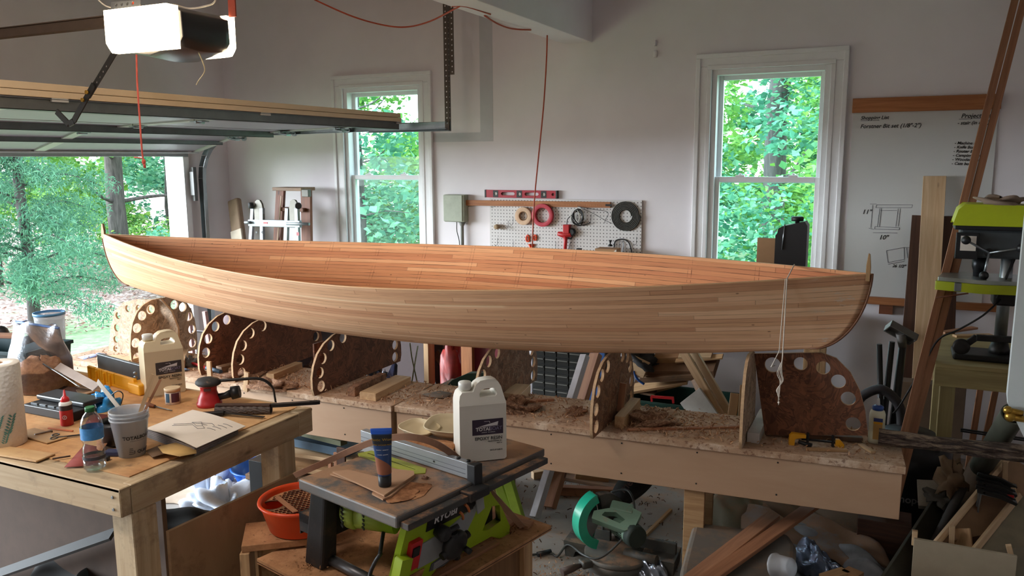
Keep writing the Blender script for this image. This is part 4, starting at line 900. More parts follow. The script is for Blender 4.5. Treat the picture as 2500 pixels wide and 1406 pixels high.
b = MB(); lbox(o, dx, dy, Lm-.03, Lm+.06, -.012, .13, 0, .045, b); lbox(o, dx, dy, Lm-.03, Lm+.055, .07, .13, .045, .115, b); b.build('clamp_end', M_YELLOW, mb_, bevel=.006)
b = MB(); lbox(o, dx, dy, -.02, Lm-.02, .055, .07, .03, .1, b); b.build('saw_blade_guard', plain('saw_grey', (104, 110, 114), .4, .3), mb_, bevel=.004)
for q in (.04, .07): 
    b = MB(); b.lathe([(.006, 0), (.006, .012), (.003, .014)], (o+dx*(Lm-.032)+dy*.03)+Vector((0, 0, .03+q*.6)), -dx, 10); b.build('set_screw', M_STEEL, mb_)
# ------------------------------------------------------------------ gallon jugs
M_JUG = plain('jug_white', (222, 218, 208), .38, var=.02)
M_LABEL = plain('label_purple', (52, 38, 58), .4, var=.03); M_LABELK = plain('label_dark', (58, 54, 56), .4, var=.03)
def jug(label, c, ang, body_mat, lab_mat, sc_=1.0):
    c = Vector(c); t = thing('resin_jug', label, 'jug', c); dx = Vector((math.cos(ang), math.sin(ang), 0)); dz = Vector((0, 0, 1)); D_ = .10*sc_
    out = [(.006, 0), (.144, 0), (.15, .006), (.15, .182), (.1495, .187), (.146, .20), (.139, .232), (.131, .246), (.118, .2535), (.10, .2545), (.074, .2515), (.060, .241), (.0535, .230), (.049, .2205), (.044, .2205), (.013, .2205), (.005, .212), (.001, .196), (.0005, .187), (0, .182), (0, .006)]
    hole = [(.067, .2065), (.070, .2035), (.105, .2035), (.118, .2035), (.1235, .2095), (.124, .217), (.1195, .2265), (.112, .2285), (.085, .2275), (.074, .2245), (.068, .215)]
    b = MB(); b.b.from_mesh(plate_mesh([(x-.075, z) for x, z in out], [[(x-.075, z) for x, z in hole]], 1.))
    # curve fill lies in xy; lift it upright, tapering the depth toward the handle
    for v_ in b.b.verts:
        x, z, y = v_.co; k = 1. if z < .183 else max(.42, 1-(z-.183)/.07*.62)
        z0 = z
        v_.co = c+(dx*x+dz*z0)*sc_+Vector((dx.y, -dx.x, 0))*(y*D_*k)
    b.build('bottle_body', body_mat, t, bevel=.009*sc_, seg=3)
    nrm = Vector((dx.y, -dx.x, 0))       # outward normal of the label face
    cap = c+dx*(-.046)*sc_+dz*.2185*sc_
    b = MB(); b.lathe([(.0175, -.004), (.0175, .004), (.0195, .0045), (.0195, .008)], cap, n=24); b.build('neck', body_mat, t)
    b = MB(); b.lathe([(.0205, .007), (.0208, .026), (.019, .0285), (.0001, .0285)], cap, n=28, cap1=False); b.build('cap', M_WHITE, t)
    Mf = basis(c-dx*.075*sc_+nrm*(D_/2+.0006), dx, dz); s_ = sc_
    b = MB(); b.b.from_mesh(plate_mesh([(.040*s_, .085*s_), (.139*s_, .085*s_), (.139*s_, .135*s_), (.040*s_, .135*s_)], [], .0008))
    for v_ in b.b.verts: v_.co = Mf @ v_.co
    lb = b.build('label', lab_mat, t)
    def tx(body, size, x, y, mat, bold=.0, al='LEFT', par=None, nm='lettering'):
        b = MB(); b.addmesh(text_mesh(body, size*s_, .0004, al, bold), Mf @ Matrix.Translation((x*s_, y*s_, .0006))); b.build(nm, mat, par or t, recalc=False)
    tx('TOTAL', .0155, .051, .0985, M_WPRINT, .0005, par=lb); tx('BOAT', .0155, .0945, .0985, plain('print_greyblue', (120, 112, 140), .5, var=.02), .0003, par=lb)
    tx('industrial   formulations', .0045, .0915, .0915, M_WPRINT, 0, 'CENTER', lb)
    b = MB(); b.b.from_mesh(plate_mesh([(.062*s_, .1125*s_), (.121*s_, .1135*s_), (.1235*s_, .1255*s_), (.110*s_, .1225*s_), (.09*s_, .1185*s_)], [], .0006)); b.b.from_mesh(plate_mesh([(.078*s_, .1285*s_), (.095*s_, .1285*s_), (.0975*s_, .1225*s_), (.0955*s_, .1225*s_), (.0935*s_, .1275*s_), (.078*s_, .1275*s_)], [], .0006)); b.b.from_mesh(plate_mesh([(.058*s_, .1105*s_), (.124*s_, .1115*s_), (.124*s_, .1120*s_), (.058*s_, .1112*s_)], [], .0006))
    for v_ in b.b.verts: v_.co = Mf @ (v_.co+Vector((0, 0, .0006)))
    b.build('boat_emblem', M_WPRINT, lb, recalc=False)
    tx('EPOXY RESIN', .0148, .092, .068, M_INKB, .0001, 'CENTER'); tx('TRADITIONAL 5:1', .0058, .135, .0605, M_INKB, 0, 'RIGHT'); tx('PART A', .005, .135, .0535, M_INKB, 0, 'RIGHT')
    tx('GROUP SIZE B', .0064, .136, .031, M_INKB, 0, 'RIGHT')
    return t
jug('white epoxy resin jug standing on the table saw', (-1.165, 2.195, BT+.001), R(41), M_JUG, M_LABEL)
jug('cream epoxy resin jug at the back of the workbench', (-2.685, 2.295, BT+.001), R(62), plain('jug_cream', (216, 198, 164), .4, var=.03), M_LABELK)
cxx = P(423, 984, Z=BT); cn_ = thing('filler_can', 'small round can with cream lid between the jug and the sander', 'can', cxx)
lathe_thing(cn_, 'can_body', [(.028, 0), (.029, .002), (.029, .052)], cxx, plain('can_print', (196, 176, 158), .45, var=.35, scale=34)); lathe_thing(cn_, 'lid', [(.0305, .051), (.0308, .062), (.029, .064)], cxx, plain('lid_cream', (214, 188, 152), .5))
a = math.atan2(-cxx.y, -cxx.x)
for (da, w, mt) in ((.35, .55, plain('can_maroon', (84, 44, 60), .5)), (-.75, .3, plain('can_blue', (70, 104, 130), .5))):
    b = MB(); b.grid(lambda u, v: cxx+Vector((math.cos(a+da+(u-.5)*w*2)*.0293, math.sin(a+da+(u-.5)*w*2)*.0293, .01+.036*v)), 8, 2); b.build('can_label', mt, cn_, recalc=False)
# random orbit sander
sx_, sy_ = -2.37, 2.235
sd = thing('orbital_sander', 'red and black palm sander with its dust port, beside the can', 'sander', (sx_, sy_, BT))
c = Vector((sx_, sy_, BT))
b = MB(); b.lathe([(.045, 0), (.047, .004), (.047, .014), (.043, .018), (.041, .034), (.034, .046), (.03, .06), (.031, .074), (.038, .084)], c, n=32); b.build('motor_body', M_RED, sd)
b = MB(); b.lathe([(.039, .083), (.044, .088), (.044, .096), (.036, .106), (.018, .111), (.0001, .112)], c, n=32, cap1=False, sx=1.15); b.build('palm_grip', dusty('rubber_dusty', (44, 42, 42), amount=.3), sd)
b = MB(); d = Vector((.83, .56, 0)); b.tube([c+d*.02+Vector((0, 0, .03)), c+d*.06+Vector((0, 0, .036)), c+d*.085+Vector((0, 0, .045))], [.014, .013, .016], 14); b.tube([c+d*.085+Vector((0, 0, .045)), c+d*.115+Vector((0, 0, .05))], [.026, .024], 18); b.build('dust_port', M_BLACK, sd)
nn = Vector((.62, -.78, 0)); b = MB(); b.box(-.013, .013, -.005, .005, 0, .004, basis(c+nn*.0315+Vector((0, 0, .07)), Vector((.78, .62, 0)), (0, 0, 1))); b.build('nameplate', plain('plate_dark', (90, 50, 52), .5), sd)
b = MB(); b.tube(smoothpath([c+Vector((.04, .02, .098)), c+Vector((.10, .06, .10)), c+Vector((.16, .11, .096)), c+Vector((.19, .14, .06)), c+Vector((.195, .15, .0)), c+Vector((.2, .17, -.2)), c+Vector((.21, .18, -.45))], 5), [.006]*15+[.004]*16, 8); b.build('power_cord', M_BLACK, sd)
# bench brush and lying tools
bru = thing('bench_brush', 'grey bristled bench brush with long black handle overhanging the bench end', 'brush', P(600, 1000, Z=BT))
pa, pb_ = P(527, 1000, Z=BT+.015), P(662, 1000, Z=BT+.015); d = (pb_-pa).normalized()
rnd = random.Random(3); b = MB()
L_ = (pb_-pa).length
b.grid(lambda u, v: pa+d*L_*(v*1.0)+Vector((-d.y, d.x, 0))*math.cos(2*math.pi*u)*.022*(1+.12*math.sin(17*u*6+v*40))*(.75+.25*math.sin(math.pi*v))+Vector((0, 0, 1))*math.sin(2*math.pi*u)*.017*(1+.15*math.sin(23*u*6+v*55)), 28, 22, False, True)
b.build('bristles', plain('bristle_grey', (92, 80, 74), .95, var=.3, scale=60, bump=.8), bru)
b = MB(); b.bar(pa+Vector((0, 0, .018)), pb_+Vector((0, 0, .018)), .022, .01); b.build('brush_block', W_DARK, bru, bevel=.003)
h0 = pb_+Vector((0, 0, .016)); h1 = P(746, 984, D=(pb_-CP).dot(_f)+.03); hd = (h1-h0).normalized()
b = MB(); b.addmesh(plate_mesh([(0, -.009), (.04, -.011), (.12, -.009), (.165, -.011), (.177, -.008), (.179, 0), (.177, .008), (.165, .011), (.12, .009), (.04, .011), (0, .009)], [[(.14, -.004), (.168, -.004), (.171, 0), (.168, .004), (.14, .004)]], .012), frame(h0, h0+hd*.001, (0, 0, 1))); b.build('handle', M_BLACK, bru, bevel=.003)
b = MB(); p0, p1, p2 = P(487, 1012, Z=BT+.01), P(548, 1008, Z=BT+.012), P(645, 1018, Z=BT+.008)
b.bar(p0, p1, .022, .016); t = thing('chisel', 'black-handled flat tool lying in front of the brush', 'chisel', P(560, 1012, Z=BT)); b.build('handle', M_BLACK, t, bevel=.004)
b = MB(); b.bar(p1, p2, .012, .003); b.build('blade', plain('blade_dark', (70, 66, 62), .4, .6), t)
b = MB(); p0, p1, p2 = P(352, 985, Z=BT+.008), P(378, 992, Z=BT+.008), P(420, 1002, Z=BT+.005)
t = thing('awl', 'wooden-handled awl beside the mixing cups', 'awl', P(380, 992, Z=BT)); b.tube([p0, (p0+p1)/2, p1], [.006, .009, .006], 10); b.build('handle', W_LADDER, t)
b = MB(); b.tube([p1, p2], [.003, .002], 6); b.build('blade', M_STEEL, t)
t = thing('scissors_black', 'black scissors lying in front of the glue bottle', 'scissors', P(160, 1068, Z=BT))
b = MB()
for q in ((132, 1070), (136, 1062)):
    c1 = P(*q, Z=BT+.006); b.tube([c1+Vector((math.cos(a_*.7)*.011, math.sin(a_*.7)*.011, 0)) for a_ in range(10)], .003, 6)
b.build('finger_loops', M_BLACK, t); b = MB(); b.bar(P(138, 1068, Z=BT+.006), P(208, 1060, Z=BT+.006), .009, .003); b.build('blades', M_BLACKM, t)
b = MB(); p0, p1 = P(84, 1062, Z=BT+.006), P(128, 1052, Z=BT+.006); b.bar(p0, p1, .014, .008); tag(b.build('carving_stick', W_OLD, bevel=.003), 'short weathered stick beside the paper towel roll', 'stick')
b = MB(); b.bar(P(118, 1045, Z=BT+.004), P(178, 1052, Z=BT+.004), .006, .003); tag(b.build('pencil', plain('orange_pencil', (196, 104, 58), .5)), 'orange-painted pencil in front of the glue bottle', 'pencil')
b = MB(); b.bar(P(128, 1120, Z=BT+.008), P(172, 1113, Z=BT+.008), .006, .004); tag(b.build('drill_bit', plain('bit_dark', (86, 68, 58), .5, .5)), 'short dark drill bit on the long plywood scrap', 'drill bit')
b = MB(); b.box(-.025, .025, -.014, .014, 0, .02, basis(P(278, 1112, Z=BT), (.9, .4, 0), (-.4, .9, 0))); tag(b.build('tape_measure', plain('dark_blue', (48, 52, 80), .5), bevel=.005), 'small dark blue block between bottle and cups', 'box')
b = MB(); b.box(-.014, .014, -.01, .01, 0, .014, basis(P(256, 1124, Z=BT), (.9, .4, 0), (-.4, .9, 0))); tag(b.build('eraser', M_BLACK, bevel=.003), 'tiny black block beside the water bottle', 'block')
# open notebook of sketches
nb = thing('notebook', 'open sketch notebook hanging over the bench edge', 'notebook', P(470, 1050, Z=BT))
q0, q1, q2, q3 = P(355, 1046, Z=BT+.035), P(470, 1000, Z=BT+.03), P(600, 1040, Z=BT+.02), P(480, 1093, Z=BT+.035)
def pg(u, v, dz=0.): p = (q0*(1-u)+q3*u)*(1-v)+(q1*(1-u)+q2*u)*v; return p+Vector((0, 0, dz+.006*math.sin(math.pi*u)))
b = MB(); g1 = b.grid(lambda u, v: pg(u, v), 10, 8); g2 = b.grid(lambda u, v: pg(u, v, -.0015), 10, 8); b.build('page', M_PAPER, nb)
b = MB()
for k in range(5):
    z = -.006*(k+1)
    v8 = []
    for dz in (z+.002, z-.003):
        for (u, v) in ((.0, .02), (.94, .02), (.94, .9), (.0, .9)): v8.append(b.b.verts.new(pg(u, v, dz)))
    for f in ((0, 1, 2, 3), (7, 6, 5, 4), (0, 4, 5, 1), (1, 5, 6, 2), (2, 6, 7, 3), (3, 7, 4, 0)): b._f([v8[i] for i in f])
b.build('page_block', plain('page_edges', (126, 118, 116), .8, var=.2, scale=40), nb)
b = MB()
def stroke(pts, w=.0007):
    b.tube([pg(u, v, .0006) for u, v in pts], w, 4)
stroke([(.22, .35), (.3, .42), (.42, .55), (.5, .60), (.62, .62)]); stroke([(.24, .3), (.34, .38), (.45, .5)]); stroke([(.38, .56), (.48, .66), (.58, .56), (.52, .5), (.4, .56)]); stroke([(.45, .5), (.6, .44), (.66, .52), (.56, .58)]); stroke([(.5, .62), (.62, .72), (.7, .68)])
for k in range(4): stroke([(.74-.02*k, .82-.09*k), (.79-.02*k, .84-.09*k), (.9-.03*k, .83-.085*k)])
b.build('sketch_lines', M_INK, nb)
# ------------------------------------------------------------------ table saw on its box
E1 = Vector((.972, -.235, 0)); E2 = Vector((.235, .972, 0)); SB = Vector((-1.155, 1.70, 0))
def S(a, b_, z): return SB+E1*a+E2*b_+Vector((0, 0, z))
MS = basis(SB, E1, E2)
M_SAWTOP = dusty('saw_table_grey', (100, 100, 100), (172, 134, 104), .8, .5, .2, 7.)
M_SAWG = dusty('saw_green', (150, 176, 28), (170, 128, 92), .2, .5)
M_SAWK = dusty('saw_black', (34, 35, 38), (150, 112, 84), .4, .6)
ts = thing('table_saw', 'lime green portable table saw with dusty grey top', 'table saw', S(-.25, .3, .67))
MB().box(-.428, 0, 0, .36, .925, .96, MS).build('table_top', M_SAWTOP, ts, bevel=.006)
b = MB(); b.box(-.428, -.005, .36, .665, .93, .958, MS); b.build('extension_top', M_SAWTOP, ts, bevel=.005)
b = MB(); b.box(.004, .034, .01, .63, .925, .945, MS); b.build('front_rail', dusty('rail_dusty', (62, 62, 62), (164, 118, 84), .55), ts, bevel=.003)
b = MB(); b.addmesh(plate_mesh([(-.445, .245), (-.43, .235), (-.18, .235), (-.155, .262), (-.18, .29), (-.43, .29)], [[(-.42, .262), (-.20, .262), (-.20, .268), (-.42, .268)]], .004), MS @ Matrix.Translation((0, 0, .9605))); b.build('throat_plate', plain('lime_insert', (166, 172, 58), .5), ts)
b = MB(); b.box(-.4, -.2, .262, .268, .9585, .9604, MS); b.build('blade_slot', plain('slot_black', (8, 8, 8), .8), ts)
fe = MB(); fe.box(-.50, -.022, .305, .33, .963, 1.012, MS); fo = fe.build('rip_fence', plain('fence_aluminium', (168, 174, 180), .35, .5, var=.05), ts, bevel=.0015)
b = MB(); b.box(-.498, -.03, .3045, .305, .976, .978, MS); b.box(-.498, -.03, .3045, .305, .99, .9912, MS); b.build('fence_groove', plain('groove_dark', (96, 100, 106), .5), ts)
b = MB(); b.box(-.021, .012, .30, .335, .93, 1.013, MS); b.box(.0, .045, .245, .33, .925, .953, MS); b.build('fence_head', M_SAWK, ts, bevel=.004)
for k in (-.07, -.03): MB().lathe([(.007, 0), (.007, .004), (.004, .006)], S(k, .318, 1.012), n=12).build('fence_screw', M_BLACK, ts)
MB().lathe([(.003, 0), (.003, .001)], S(-.16, .3045, .985), -E2, 10).build('fence_hole', M_BLACK, ts)
# body: front control panel with side legs
def quadprism(b, pts_top, pts_bot, mat=None):
    a = [b.b.verts.new(p) for p in pts_top]; c_ = [b.b.verts.new(p) for p in pts_bot]; b._f(a); b._f(c_[::-1])
    for i in range(len(a)): b._f([a[i], a[(i+1) % len(a)], c_[(i+1) % len(c_)], c_[i]])
pan = lambda bb, z, off=0.: S(-.075-.06*(.925-z)/.255+off, bb, z)
out = [(.07, .925), (.40, .925), (.44, .87), (.505, .80), (.575, .70), (.58, .67), (.53, .67), (.48, .70), (.24, .70), (.20, .67), (.07, .67), (.05, .74)]
holes_ = [[(.425, .745), (.455, .735), (.515, .745), (.49, .815), (.45, .825)]]
me = plate_mesh(out, holes_, .022)
Z3 = Vector((.062, 0, .255)).normalized(); upv = (E1*Z3.x+Vector((0, 0, 1))*Z3.z)
b = MB(); b.addmesh(me, basis(S(-.10, 0, .67)-upv*.67, E2, upv)); b.build('front_panel', M_SAWG, ts, bevel=.006)
PF = lambda bb, z, off: S(-.135, bb, .67)+upv*(z-.67)+Vector((E2.y, -E2.x, 0))*(-off)*-1
nrmP = E2.cross(upv).normalized()
def on_panel(bb, z, off=.012): return S(-.10, bb, .67)+upv*((z-.67))+nrmP*off
MP = lambda bb, z, off=.012: basis(on_panel(bb, z, off), E2, upv)
b = MB(); b.addmesh(plate_mesh([(-.12, -.055), (.06, -.055), (.105, .04), (.13, .14), (.115, .15), (.08, .07), (-.02, .035), (-.12, .03)], [], .003), MP(.26, .79, .0125)); b.build('bevel_scale_plate', plain('plate_grey', (150, 154, 156), .5, var=.08), ts)
b = MB(); b.addmesh(plate_mesh([(-.085, -.028), (.115, -.028), (.115, .028), (-.085, .028)], [], .003), MP(.235, .885, .0125)); nm_ = b.build('name_strip', M_BLACK, ts)
b = MB(); b.addmesh(text_mesh('RYOBI', .034, .0004, 'CENTER', .0009), MP(.225, .874, .0145)); b.build('lettering', M_WPRINT, nm_, recalc=False)
for (r_, a0, a1) in ((.075, 20, 62), (.048, 10, 60)):
    b = MB(); c_ = MP(.26, .83, .0155); b.tube([c_ @ Vector((math.cos(R(a_))*r_, math.sin(R(a_))*r_, 0)) for a_ in range(a0, a1, 6)], .0045, 6); b.build('scale_slot', plain('orange_slot', (206, 118, 66), .5), ts)
b = MB(); b.lathe([(.014, 0), (.014, .02), (.04, .022), (.046, .03), (.046, .045), (.036, .052), (.0001, .052)], on_panel(.245, .795, .014), nrmP, 20, cap1=False)
for k in range(4):
    a_ = R(90*k+20); b.tube([MP(.245, .795, .05) @ Vector((0, 0, 0)), MP(.245, .795, .052) @ Vector((math.cos(a_)*.056, math.sin(a_)*.056, 0))], [.012, .012], 8)
b.tube([MP(.245, .795, .055) @ Vector((.035, -.02, 0)), MP(.245, .795, .085) @ Vector((.035, -.02, 0))], .009, 10); b.build('hand_wheel', M_BLACK, ts)
b = MB(); b.lathe([(.02, 0), (.024, .03), (.016, .04)], on_panel(.20, .845, .014), nrmP, 14); b.tube([on_panel(.20, .845, .04), on_panel(.245, .86, .05)], [.01, .008], 8); b.build('lock_lever', M_SAWK, ts)
b = MB(); b.addmesh(plate_mesh([(-.075, -.025), (-.01, -.034), (.06, -.01), (.075, .03), (.0, .012), (-.07, .0)], [], .002), MP(.27, .725, .0125)); wp = b.build('warning_label', plain('label_grey', (86, 88, 92), .5), ts)
b = MB()
for k in range(6): b.bar(MP(.27, .725, .0145) @ Vector((-.06, -.004-.0045*k, 0)), MP(.27, .725, .0145) @ Vector((.05, .004-.0045*k+.004, 0)), .0015, .0004, nrmP)
b.build('warning_text', M_WPRINT, wp)
b = MB(); b.addmesh(plate_mesh([(-.022, -.045), (.022, -.045), (.024, .05), (-.02, .05)], [], .018), MP(.105, .80, .016)); sw = b.build('switch', plain('switch_red', (190, 34, 40), .4), ts, bevel=.004)
b = MB(); b.addmesh(plate_mesh([(-.013, -.012), (.013, -.012), (.013, .018), (-.013, .018)], [], .006), MP(.105, .815, .026)); b.build('rocker', M_BLACK, sw, bevel=.002)
b = MB(); b.addmesh(plate_mesh([(-.03, -.06), (.012, -.07), (.018, .03), (-.025, .04)], [], .03), MP(.07, .78, .02)); b.build('switch_guard', M_SAWG, ts, bevel=.008)
b = MB(); b.addmesh(plate_mesh([(-.04, -.03), (.05, -.015), (.06, .02), (-.02, .02)], [], .004), MP(.11, .705, .0125)); b.build('dust_hollow', M_DUST, ts)
b = MB(); b.lathe([(.005, 0), (.014, .002)], on_panel(.34, .88, .0155), nrmP, 12); b.build('bevel_pointer', M_BLACK, ts)
b = MB(); b.bar(on_panel(.345, .915, .03), on_panel(.37, .85, .03), .032, .006, nrmP); b.build('fence_lever', plain('lever_grey', (150, 152, 152), .5), ts, bevel=.003)
# side and rear frame
for (x0, y0) in ((-.40, .02), (-.40, .50)):
    b = MB(); quadprism(b, [S(x0, y0, .925), S(x0+.07, y0, .925), S(x0+.07, y0+.05, .925), S(x0, y0+.05, .925)], [S(x0-.06, y0+.01, .667), S(x0+.025, y0+.01, .667), S(x0+.025, y0+.07, .667), S(x0-.06, y0+.07, .667)]); b.build('leg', M_SAWK, ts, bevel=.008)
b = MB(); b.box(-.38, -.12, .5, .53, .70, .925, MS); b.box(-.4, -.38, .08, .5, .76, .92, MS); b.build('rear_shroud', M_BLACK, ts)
b = MB(); b.tube([S(-.41, .07, .69), S(-.16, .06, .69)], .016, 12); b.build('cross_tube', plain('tube_grey', (92, 90, 92), .4, .6), ts)
b = MB(); b.tube([S(-.29, .10, .86), S(-.17, .16, .855)], [.048, .05], 18); b.lathe([(.05, 0), (.054, .008), (.05, .03), (.03, .05)], S(-.28, .105, .86), (E1*-.9+E2*-.44), 18); mo = b.build('motor', plain('motor_lime', (148, 166, 60), .5), ts)
b = MB()
for k in range(5):
    for s_ in (-1, 1): b.bar(S(-.30+.03*(s_+1), .053+.014*(s_+1), .885-.013*k), S(-.28+.03*(s_+1), .044+.014*(s_+1), .885-.013*k), .004, .006, (0, 0, 1))
b.build('motor_vent', M_BLACK, mo)
b = MB(); b.tube(smoothpath([S(-.19, .12, .82), S(-.14, .06, .79), S(-.105, .03, .81), S(-.12, .02, .78), S(-.13, .01, .74), S(-.08, -.03, .70), S(-.03, -.06, .685)], 5), .006, 8); b.build('power_cord', M_BLACK, ts)
b = MB(); b.box(-.475, -.42, .03, .12, .80, .83, MS); b.box(-.475, -.47, .03, .12, .76, .83, MS); b.box(-.475, -.42, .03, .034, .77, .83, MS); b.build('side_hook', M_SAWK, ts, bevel=.002)
# sawdust lying on the saw and platform
def dustpile(label, c, rx, ry, rz, seed, mat=M_DUST):
    o = lump(None, 'sawdust_pile', mat, Vector(c), rx, ry, rz, seed, .35, 30, 1.)
    tag(o, label, 'sawdust', kind='stuff'); return o
dustpile('heap of sawdust behind the rip fence on the saw extension', S(-.28, .42, .958), .15, .065, .03, 3)
dustpile('low drift of sawdust on the front corner of the saw table', S(-.10, .13, .9605), .055, .07, .0025, 5)
# white plastic tubs lying behind the fence
M_LIDC = plain('tub_cream', (214, 196, 160), .45, var=.03)
def tray(label, c, ang, w, d, h):
    t = thing('plastic_scoop', label, 'scoop', c); c = Vector(c); M_ = Matrix.Translation(c) @ Matrix.Rotation(ang, 4, 'Z') @ Matrix.Rotation(.12, 4, 'X')
    def fn(k, rr, z): return lambda u: M_ @ Vector((math.copysign(abs(math.cos(2*math.pi*u))**.6, math.cos(2*math.pi*u))*w/2*rr, math.copysign(abs(math.sin(2*math.pi*u))**.6, math.sin(2*math.pi*u))*d/2*rr, z))
    prof = [(.0, .002), (.8, 0), (.92, h*.5), (1., h), (1.04, h), (1.04, h-.004), (.96, h-.004), (.9, h*.5), (.78, .004), (.0, .004)]
    b = MB(); b.grid(lambda u, v: fn(0, prof[int(round(v*9))][0]+1e-4, prof[int(round(v*9))][1])(u), 32, 10, True, True); b.build('scoop_body', M_LIDC, t); return t
tray('cream plastic tray behind the fence, half hidden by the white jug', S(-.29, .555, .985), R(10), .22, .14, .03)
tray('second cream plastic tray tilted on the sawdust behind the fence', S(-.42, .50, .972), R(-18), .15, .10, .02)
# folded packaging under the blue tube
cb = thing('cardboard_scrap', 'torn folded cardboard on the saw table under the blue tube', 'cardboard', P(920, 1185, Z=BT))
for k, (pts, dz) in enumerate((([(806, 1160), (835, 1152), (925, 1170), (960, 1150), (1005, 1152), (1015, 1165), (955, 1214), (935, 1222), (908, 1208), (915, 1195)], .002), ([(812, 1155), (850, 1150), (925, 1168), (962, 1148), (1010, 1153), (1012, 1162), (938, 1213), (912, 1200)], .009))):
    ps = [P(x, y, Z=BT+dz) for x, y in pts]; b = MB(); a_ = [b.b.verts.new(p) for p in ps]; c_ = [b.b.verts.new(p+Vector((0, 0, .005))) for p in ps]; b._f(a_[::-1]); b._f(c_)
    for i in range(len(a_)): b._f([a_[i], a_[(i+1) % len(a_)], c_[(i+1) % len(a_)], c_[i]])
    b.build('cardboard_layer', plain('card_tan', (188, 148, 116), .85, var=.06), cb)
# standing tube of wood filler
tu = P(940, 1184, Z=BT+.016); tu.z = BT+.016
tt = thing('filler_tube', 'blue squeeze tube of wood filler standing on its black cap', 'tube', tu)
fd = Vector((math.cos(R(30)), math.sin(R(30)), 0)); fnn = Vector((fd.y, -fd.x, 0)); ln = Vector((-.03, -.0, 0))
def tubef(u, v, v0=0., v1=1., g=0.):
    t_ = v0+(v1-v0)*v; a_ = 2*math.pi*u; rx = .0195+(.030-.0195)*t_+g; ry = .0195*(1-t_**1.5)+.0015+g
    return tu+fd*(math.cos(a_)*rx)+fnn*(math.sin(a_)*ry)+Vector((0, 0, .034+.132*t_+.0*t_))+ln*t_*.25
b = MB(); g = b.grid(lambda u, v: tubef(u, v), 36, 12, True, True); b.build('tube_body', plain('tube_blue', (34, 66, 118), .35, var=.06), tt)
b = MB(); g = b.grid(lambda u, v: tubef(u, v, .9, 1.02, .0006), 36, 3, True, True); b._f([r_[2] for r_ in g]); b.build('crimp_end', plain('crimp_blue', (34, 96, 214), .35), tt)
b = MB(); b.grid(lambda u, v: tubef(.5*(u*.96+.02), v, .03, .06+.36*math.sin(math.pi*(u*.5+.0))**.7, .0007), 16, 5); b.build('orange_panel', plain('panel_orange', (150, 92, 66), .4), tt, recalc=False)
b = MB(); b.grid(lambda u, v: tubef(.5*(u*.9+.05), v, .66, .88, .0007), 16, 4); b.build('black_panel', plain('panel_black', (28, 34, 44), .4), tt, recalc=False)
for (tz, sz, s_, mt) in ((.76, .0135, 'Plastic Wood', M_BRASS), (.66, .007, 'LATEX WOOD FILLER', M_BRASS), (.56, .0055, 'interior  exterior', M_WPRINT), (.46, .0045, 'stainable  paintable', M_WPRINT)):
    me = text_mesh(s_, sz*.72, 0, 'CENTER', .0001); b = MB(); b.b.from_mesh(me)
    for v_ in b.b.verts:
        k = .25-v_.co.x/(.055)*.5*.9; p = tubef(k, tz+v_.co.y/.132, 0, 1, .0013); v_.co = p
    for v_ in b.b.verts: pass
    b.build('lettering', mt, tt, recalc=False)
b = MB(); b.lathe([(.018, 0), (.0185, .002), (.0195, .034), (.0001, .036)], tu, n=32, cap1=False); b.build('cap', M_BLACK, tt)
# bent cedar strip arched over the saw
b = MB(); pts = smoothpath([P(720, 1160, Y=2.12), P(790, 1130, Y=2.06), P(860, 1098, Y=2.0), P(920, 1076, Y=1.97), P(985, 1066, Y=1.97), P(1040, 1074, Y=1.99), P(1090, 1098, Y=2.03), P(1145, 1145, Y=2.10), P(1210, 1215, Y=2.22), P(1276, 1287, Y=2.33)], 5)
n_ = len(pts); w_ = Vector((.25, -.93, .25)).normalized()*.006
vs = []
for i, p in enumerate(pts):
    d = (pts[min(i+1, n_-1)]-pts[max(i-1, 0)]).normalized(); u_ = d.cross(Vector((.5, -.85, .1))).normalized(); s2 = d.cross(u_)
    vs.append([b.b.verts.new(p+u_*a_*.010+s2*c_*.003) for a_, c_ in ((-1, -1), (1, -1), (1, 1), (-1, 1))])
for i in range(n_-1):
    for k in range(4): b._f([vs[i][k], vs[i][(k+1) % 4], vs[i+1][(k+1) % 4], vs[i+1][k]])
b._f(vs[0]); b._f(vs[-1]); tag(b.build('bent_strip', plain('strip_cedar', (150, 112, 88), .6, var=.15)), 'thin cedar strip bent in an arch over the table saw', 'wood strip')
lump(tag(thing('wood_chip', 'small resin-stained wood chip on the saw table beside the fence', 'wood chip', P(1038, 1168, Z=BT+.001)), None), 'chip', plain('chip_brown', (122, 84, 62), .4), P(1038, 1168, Z=BT+.001), .012, .007, .007, 3, .4, 12)
# plywood platform on a crate
pf = thing('saw_platform', 'plywood-topped crate carrying the table saw, thick with sawdust', 'platform', S(-.3, .33, 0))
m, nt, bs, N, L = _nt('dusty_ply'); v = _coord(nt, (1, 1, 1)); n1 = _noise(nt, v, 9, 8, .75); n2 = _noise(nt, v, 55, 4, .7)
col = _mix(nt, _ramp(nt, n1, [(.35, lin(150, 106, 72)), (.5, lin(176, 128, 88)), (.65, lin(196, 148, 106))]), lin(104, 70, 46), _ramp(nt, n2, [(.6, 0.), (.67, .7)])); L(col, bs.inputs['Base Color']); bs.inputs['Roughness'].default_value = .95; _bump(nt, bs, n2, .5, .004)
M_DPLY = m
MB().box(-.60, -.015, -.045, .715, .649, .667, MS).build('plywood_lid', M_DPLY, pf, bevel=.001)
MB().box(-.60, -.014, -.046, .716, .655, .657, MS).build('ply_line', W_DARK, pf)
b = MB(); b.box(-.55, -.06, .0, .64, 0, .649, MS); b.build('crate_box', wood('crate_brown', (120, 84, 54), (146, 106, 70), axis='Z', knots=False), pf, bevel=.002)
